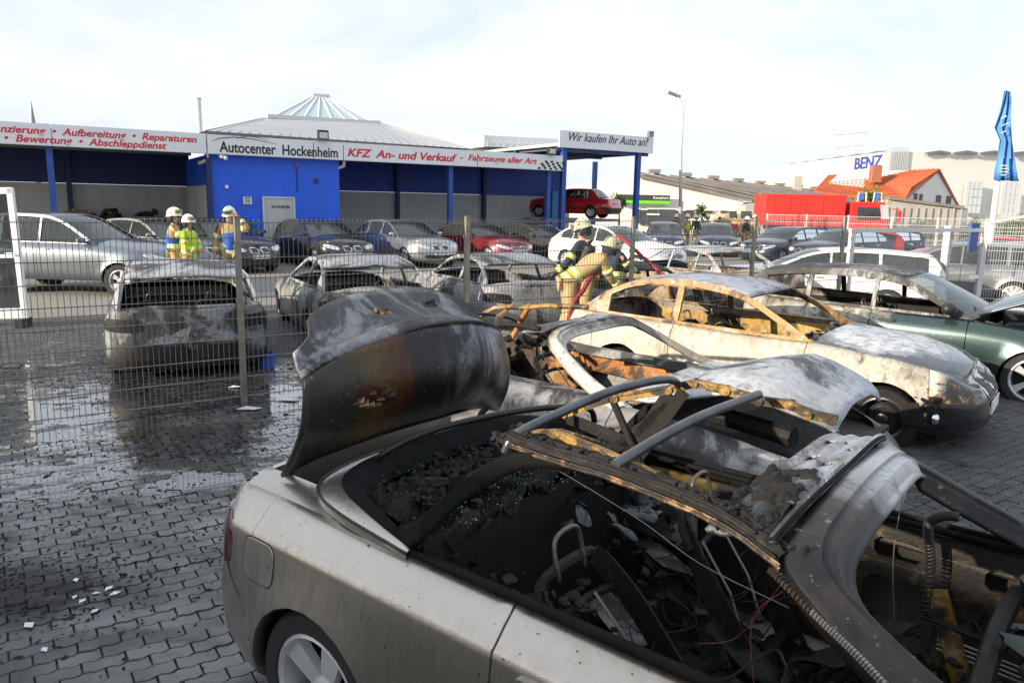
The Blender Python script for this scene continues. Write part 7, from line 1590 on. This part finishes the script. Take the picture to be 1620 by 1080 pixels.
def hand(nm, par, w_, dirv, mat, s_=1., side=1):
    """palm, four bent fingers of different length and a thumb"""
    d = Vector(dirv).normalized(); a = d.orthogonal().normalized(); b_ = d.cross(a); w_ = Vector(w_); mb = MB()
    mb.tube([w_ - d * .03, w_ + d * .02, w_ + d * .09], [.026 * s_, .036 * s_, .034 * s_], 8)
    for k, ln_ in enumerate((.065, .078, .073, .058)):
        o_ = a * (-.027 + .018 * k) * s_; p0_ = w_ + d * .085 + o_; p1_ = p0_ + d * ln_ * .5 + b_ * .008; p2_ = p1_ + (d * .7 + b_ * .7) * ln_ * .5; mb.tube([p0_, p1_, p2_], [.010 * s_, .0095 * s_, .008 * s_], 6)
    p0_ = w_ + d * .03 + a * -.032 * side; mb.tube([p0_, p0_ + d * .03 - a * .028 * side, p0_ + d * .065 - a * .03 * side + b_ * .015], [.013 * s_, .012 * s_, .009 * s_], 6)
    return mb.build(nm, mat, par, smooth=R(60))
def helmet(par, hd, f, mat, visor=True):
    f = Vector((f[0], f[1], f[2] if len(f) > 2 else 0)).normalized(); u_ = Vector((0, 0, 1)) if abs(f.z) < .2 else (Vector((0, 0, 1)) - f * f.z).normalized(); l_ = u_.cross(f)
    Mx = Matrix((f, l_, u_)).transposed().to_4x4(); Mx.translation = Vector(hd) + u_ * .03
    mb = MB(); rows = []
    for i in range(8):
        ph = i / 7 * R(98); row = []
        for k in range(21):
            a = 2 * math.pi * k / 20; rx = .148 * (1.08 if math.cos(a) > 0 else 1.02); z = .135 * math.cos(ph); r_ = math.sin(min(ph, R(90)))
            row.append(Mx @ Vector((rx * r_ * math.cos(a), .122 * r_ * math.sin(a), z)))
        rows.append(row)
    rows.append([Mx @ Vector((.148 * 1.24 * math.cos(a) if math.cos(a) > 0 else .148 * 1.22 * math.cos(a), .138 * math.sin(a), -.03 - .02 * (math.cos(a) < -.3))) for a in [2 * math.pi * k / 20 for k in range(21)]])
    mb.grid(rows); o = mb.build('helmet', mat, par, smooth=R(50)); solid(o, .006, 1)
    rb = MB(); rb.tube([Mx @ Vector((.150 * 1.08 * math.cos(R(q_)) , 0, .139 * math.sin(R(q_)))) for q_ in range(10, 171, 20)], .010, 6); rb.build('helmet_ridge', mat, o, smooth=True)
    for s_ in (1, -1): bd = MB(); bd.box(Mx @ Vector((-.02, s_ * .121, .035)), (.05, .006, .022), Mx.to_3x3()); bd.build('helmet_badge', M['vest_red'], o)
    if visor: vz = MB(); vz.grid([[Mx @ Vector((.17 * math.cos(a) + .01, .135 * math.sin(a), z_)) for a in [R(-65 + 13 * k) for k in range(11)]] for z_ in (.02, .09)]); vz.build('visor', M['glass'], o)
    nk = MB(); nk.grid([[Mx @ Vector((-.135 * math.cos(a) * g_, .125 * math.sin(a) * g_, z_)) for a in [R(-100 + 20 * k) for k in range(11)]] for z_, g_ in ((-.02, 1.), (-.15, .82))]); o2 = nk.build('neck_guard', M['navy_cloth'], o, smooth=True); solid(o2, .006, 1)
def ring(mb, a, b_, t_, r_, w_=.03, sq=1.):
    a, b_ = Vector(a), Vector(b_); d = (b_ - a).normalized(); p = a.lerp(b_, t_); mb.tube([p - d * w_ / 2, p + d * w_ / 2], r_, 12)
def person(nm, loc, rz, label, J, jacket, trousers, vest=None, vstripe=True, helm=True, glove=None, face=True, group='firefighters', cat='firefighter', hm=None, scale=1., low=False, visor=True):
    o = empty(nm, loc, rz, label, cat, group); o.scale = (scale,) * 3; sub = 1 if low else 2
    g = lambda k: Vector(J[k])
    pel, ch, nk, hd = g('pelvis'), g('chest'), g('neck'), g('head'); f = Vector(J.get('face', (1, 0, 0))).normalized()
    belly = pel.lerp(ch, .5); chin = nk.lerp(hd, .55) + f * .035; up_ = (hd - nk).normalized()
    body = [[(pel, (.12, .09)), (belly, (.12, .09)), (ch, (.14, .10)), (nk, .055), (chin, .06), (hd, (.078, .088)), (hd + up_ * .07, .07)]]
    jk = [[(pel - (ch - pel) * .22, (.165, .13)), (pel, (.165, .13)), (belly, (.165, .13)), (ch, (.18, .135)), (ch.lerp(nk, .6), (.12, .10)), (nk, .07)]]
    tr = []
    bt = []
    for s_, S in ((1, 'L'), (-1, 'R')):
        sh, el, wr = g('sh' + S), g('el' + S), g('wr' + S); hp, kn, an, to = g('hip' + S), g('kn' + S), g('an' + S), g('toe' + S)
        body += [[(ch, (.14, .10)), (sh, .055), (el, .042), (wr, .028)], [(pel, (.12, .09)), (hp, .08), (kn, .055), (an, .04)]]
        jk += [[(ch, (.18, .135)), (sh, .082), (sh.lerp(el, .5), .072), (el, .066), (el.lerp(wr, .5), .06), (wr - (wr - el).normalized() * .02, .052)]]
        tr += [[(pel, (.155, .12)), (hp, .105), (hp.lerp(kn, .5), .10), (kn, .085), (kn.lerp(an, .5), .085), (an + Vector((0, 0, .06)), .085)]]
        bt += [[(an + Vector((0, 0, .10)), .06), (an, .055), (an - Vector((0, 0, .04)) + (to - an) * .3, .05), (to, .042)]]
    nose = hd + f * .085 - up_ * .01
    body.append([(hd, (.078, .088)), (hd + f * .06 - up_ * .005, .03), (nose, .012)])
    skin_mesh('body', body, M['skin'], o, sub=sub)
    skin_mesh('jacket', jk, jacket, o, sub=sub); skin_mesh('trousers', tr, trousers, o, sub=sub)
    for k, b_ in enumerate(bt): skin_mesh('boot', [b_], M['boot'], o, sub=sub)
    for s_, S in ((1, 'L'), (-1, 'R')):
        el, wr = g('el' + S), g('wr' + S); hand('glove' if glove else 'hand', o, wr, wr - el if 'hd' + S not in J else g('hd' + S), glove or M['skin'], 1.15 if glove else 1., s_)
    if not low:
        for S in 'LR':
            sh, el, wr, kn, an = g('sh' + S), g('el' + S), g('wr' + S), g('kn' + S), g('an' + S)
            for m_, w_, q_ in (('stripe_yellow', .075, 0), ('stripe_silver', .03, .002)):
                mb = MB(); ring(mb, sh, el, .62, .081 + q_, w_); ring(mb, el, wr, .62, .066 + q_, w_); ring(mb, kn, an, .55, .094 + q_, w_); x_ = mb.build('reflective_band', M[m_], o, smooth=True); x_['kind'] = 'stuff'
    if vest:
        vm = M['vest_blue'] if vest == 'blue' else M['vest_yellow'] if vest == 'yellow' else M['vest_red']
        skin_mesh('vest', [[(pel - (ch - pel) * .1, (.192, .158)), (pel, (.19, .155)), (belly, (.188, .152)), (ch, (.205, .158)), (ch.lerp(nk, .55), (.14, .12))], [(ch, (.205, .158)), (ch.lerp(g('shL'), .6), .10)], [(ch, (.205, .158)), (ch.lerp(g('shR'), .6), .10)]], vm, o, sub=sub)
    if (vest or vstripe) and not low:
        d = (ch - pel).normalized(); fx = Vector((1, 0, 0)); 
        for t_, m_, w_ in ((-.10, 'stripe_yellow', .10), (-.10, 'stripe_silver', .035), (.22, 'stripe_yellow', .10), (.22, 'stripe_silver', .035)):
            mb = MB(); p = pel.lerp(ch, t_); base = len(mb.v); rad = (.212, .178) if vest else (.186, .152)
            e1 = Vector((0, 1, 0)) if abs(d.y) < .7 else Vector((1, 0, 0)); e2 = d.cross(e1).normalized(); e1 = e2.cross(d)
            rows = [[p + d * z_ + e1 * math.cos(a) * (rad[0] * .86 + (.004 if 'silver' in m_ else 0)) + e2 * math.sin(a) * (rad[1] * .9 + (.004 if 'silver' in m_ else 0)) for a in [2 * math.pi * k / 20 for k in range(21)]] for z_ in (-w_ / 2, w_ / 2)]
            mb.grid(rows); x_ = mb.build('reflective_band', M[m_], o, smooth=True)
    if helm: helmet(o, hd + up_ * .035, tuple(f), hm or M['helmet_cream'], visor)
    else:
        mb = MB(); mb.ball(hd + up_ * .03 - f * .02, .105, 12, sq=(1, .9, 1)); mb.build('hair', M['boot'], o, smooth=True)
    if face and not low:
        l_ = Vector((0, 0, 1)).cross(f).normalized()
        for s_ in (1, -1): mb = MB(); mb.ball(hd + f * .078 + l_ * .03 * s_ + up_ * .015, .010, 6); mb.build('eye', M['boot'], o)
        mb = MB(); mb.ball(hd + f * .075 - up_ * .05, .018, 8, sq=(.5, 1.2, .4)); mb.build('mouth', M['vest_red'], o)
    return o
STAND = dict(pelvis=(0, 0, .98), chest=(.0, 0, 1.30), neck=(0, 0, 1.50), head=(.02, 0, 1.64), shL=(0, .19, 1.42), shR=(0, -.19, 1.42), elL=(-.02, .27, 1.14), elR=(-.02, -.27, 1.14), wrL=(.06, .28, .90), wrR=(.06, -.28, .90),
    hipL=(0, .10, .92), hipR=(0, -.10, .92), knL=(.02, .12, .50), knR=(.02, -.12, .50), anL=(0, .14, .10), anR=(0, -.14, .10), toeL=(.17, .16, .045), toeR=(.17, -.16, .045))
def pose(**k): d = dict(STAND); d.update(k); return d
def at_px(px, py_ground, y): p = at_z(px, py_ground); return p
# left group: two talking, one adjusting his helmet
p = at_y(277, 400, 15.9); person('person', (p.x, p.y, 0), R(25), 'firefighter in tan jacket and blue vest seen from behind, hand at the chin', pose(face=(.85, -.45, 0), elR=(.14, -.30, 1.22), wrR=(.24, -.12, 1.42), elL=(.10, .28, 1.18), wrL=(.26, .05, 1.20), hdR=(.1, .2, .9)), M['tan_cloth'], M['tan_cloth'], 'blue')
p = at_y(299, 400, 15.6); person('person', (p.x, p.y, 0), R(-8), 'shorter firefighter in yellow high-visibility vest, facing right with hands together', pose(face=(1, -.15, 0), elR=(.08, -.27, 1.12), wrR=(.28, -.12, 1.08), elL=(.08, .27, 1.12), wrL=(.28, .02, 1.08)), M['vest_yellow'], M['tan_cloth'], 'yellow', scale=.93)
p = at_y(366, 400, 15.9); person('person', (p.x, p.y, 0), R(-84), 'firefighter in blue vest facing the camera, one hand raised to his helmet', pose(face=(.95, -.15, -.25), elL=(.12, .38, 1.40), wrL=(.13, .20, 1.60), hdL=(.1, -.5, .8), elR=(-.02, -.30, 1.14), wrR=(.04, -.31, .88)), M['tan_cloth'], M['tan_cloth'], 'blue', scale=1.03)
# the two bending over a wreck behind the fence
B0 = at_y(901, 430, 11.1); X = lambda dx, dy, z: (dx, dy, z)
person('person', (B0.x, B0.y, 0), 0, 'firefighter in tan suit bending over a wreck with his back to the camera', dict(face=(.75, .6, -.35), pelvis=(0, 0, .98), chest=(.36, .10, 1.22), neck=(.52, .17, 1.34), head=(.60, .21, 1.42), shL=(.34, .26, 1.31), shR=(.48, -.05, 1.27), elL=(.50, .36, 1.09), elR=(.60, .02, 1.02), wrL=(.68, .42, .93), wrR=(.74, .16, .88), hipL=(-.03, .10, .92), hipR=(.01, -.10, .92), knL=(.0, .14, .50), knR=(.02, -.13, .50), anL=(-.10, .16, .10), anR=(-.02, -.16, .10), toeL=(.06, .22, .045), toeR=(.14, -.10, .045)), M['tan_cloth'], M['tan_cloth'], None, glove=M['boot'], face=False, hm=M['helmet_sooty'])
B1 = at_y(926, 430, 11.9); person('person', (B1.x, B1.y, 0), 0, 'firefighter in navy jacket reaching down to the left, beside the bending one', dict(face=(-.7, .5, -.35), pelvis=(.05, 0, .98), chest=(-.06, 0, 1.34), neck=(-.06, .03, 1.53), head=(-.06, .06, 1.66), shL=(-.16, -.14, 1.42), shR=(.06, .18, 1.44), elL=(-.30, -.22, 1.18), elR=(-.1, .3, 1.2), wrL=(-.48, -.18, 1.02), wrR=(-.32, .25, 1.05), hipL=(.05, -.1, .92), hipR=(.05, .1, .92), knL=(0, -.1, .5), knR=(0, .12, .5), anL=(.05, -.12, .1), anR=(.08, .14, .1), toeL=(-.10, -.1, .045), toeR=(-.08, .14, .045)), M['navy_cloth'], M['tan_cloth'], None, glove=M['boot'], face=False, hm=M['helmet_sooty'])
B2 = at_y(973, 430, 13.2); person('person', (B2.x, B2.y, 0), R(30), 'firefighter with navy and yellow jacket half hidden on the right of the bending pair', pose(face=(.8, .5, -.2), elL=(.15, .28, 1.16), wrL=(.36, .2, 1.1), elR=(.15, -.28, 1.16), wrR=(.36, -.2, 1.1)), M['navy_cloth'], M['tan_cloth'], None, glove=M['boot'], face=False, scale=.86, hm=M['helmet_sooty'])
M['hose_red'] = plain('hose_red', (.26, .016, .025), .6, var=.15, scale=12); 
h_ = empty('fire_hose', (0, 0, 0), 0, 'dark red hose running down past the bending firefighter', 'hose'); mb = MB(); a = [at_y(952, 425, 11.3), at_y(933, 442, 11.0), at_y(922, 460, 10.9), at_y(908, 480, 10.8), at_y(900, 520, 10.7), at_z(930, 530)]; mb.tube(path(a, 5), .035, 8); mb.build('hose', M['hose_red'], h_, smooth=True)
h_ = empty('fire_hose', (0, 0, 0), 0, 'bright red hose hanging across in front of the white saloon', 'hose'); mb = MB(); a = [at_y(975, 371, 13.0), at_y(990, 382, 12.9), at_y(1012, 402, 12.7), at_y(1040, 427, 12.5), at_y(1060, 450, 12.4)]; a.append(at_z(1075, 505)); mb.tube(path(a, 5), .032, 8); mb.build('hose', M['hose_red'], h_, smooth=True)
pk = MB(); c_ = Vector(B1) * 0 + Vector((B1.x - .02, B1.y - .22, 1.22)); pk.tube([c_ + Vector((-.1, 0, -.18)), c_ + Vector((.05, .02, .2))], .075, 12); pk.box(tuple(c_ + Vector((0, .08, 0))), (.3, .05, .45)); o = pk.build('breathing_set', M['boot']); tag(o, 'black breathing air cylinder and back plate carried by the navy firefighter', 'air pack')
# far crew in front of the shop
for k, (px, v_, lb) in enumerate(((1069, 'yellow', 'distant firefighter in yellow vest, leftmost of the crew by the shop'), (1086, 'yellow', 'distant firefighter in yellow vest, right of the leftmost one'), (1101, None, 'distant firefighter in dark suit beside the thin young tree'), (1118, None, 'distant firefighter with white helmet between the two blue vans'), (1137, 'red', 'distant person in red vest right of the white helmet'), (1162, 'red', 'distant person in red behind the right blue van'), (1180, None, 'distant firefighter in navy jacket beside the brown van'), (1192, None, 'distant firefighter farthest right, near the lorry tail'))):
    p = at_y(px, 370, 42. + (k % 3)); person('person', (p.x, p.y, -.1), R(-90 + 40 * math.sin(k * 2.3)), lb, pose(face=(1, 0, 0)), M['tan_cloth'] if k % 2 else M['navy_cloth'], M['tan_cloth'], v_, low=True, group='distant crew by the shop', helm=(v_ != 'red'), visor=False, scale=1. + .04 * math.sin(k * 3))
bv = empty('brown_van', (0, 0, 0), 0, 'sand coloured box van beside the distant crew', 'van'); a, c_ = P(1140, 338, 46), P(1196, 340, 46); wv = c_.x - a.x
o = prism('van_body', [Vector((a.x + t_ * wv, 46, z_)) for t_, z_ in ((0, .4), (0, 1.5), (.12, 1.75), (.22, a.z), (1, a.z), (1, .4))], (0, 1.9, 0), plain('van_sand', (.42, .32, .19), .6), bv); bevel(o, .08, 2)
mb = MB(); mb.box((a.x + wv * .35, 45.98, 1.75), (wv * .2, .04, .4)); mb.box((a.x + wv * .72, 45.98, 1.75), (wv * .3, .04, .4)); mb.build('side_window', M['win_dark'], bv)
for t_ in (.2, .8): wheel(bv, 'std', a.x + t_ * wv, -1, -46 + .0, .33, spokes=10, style='single')
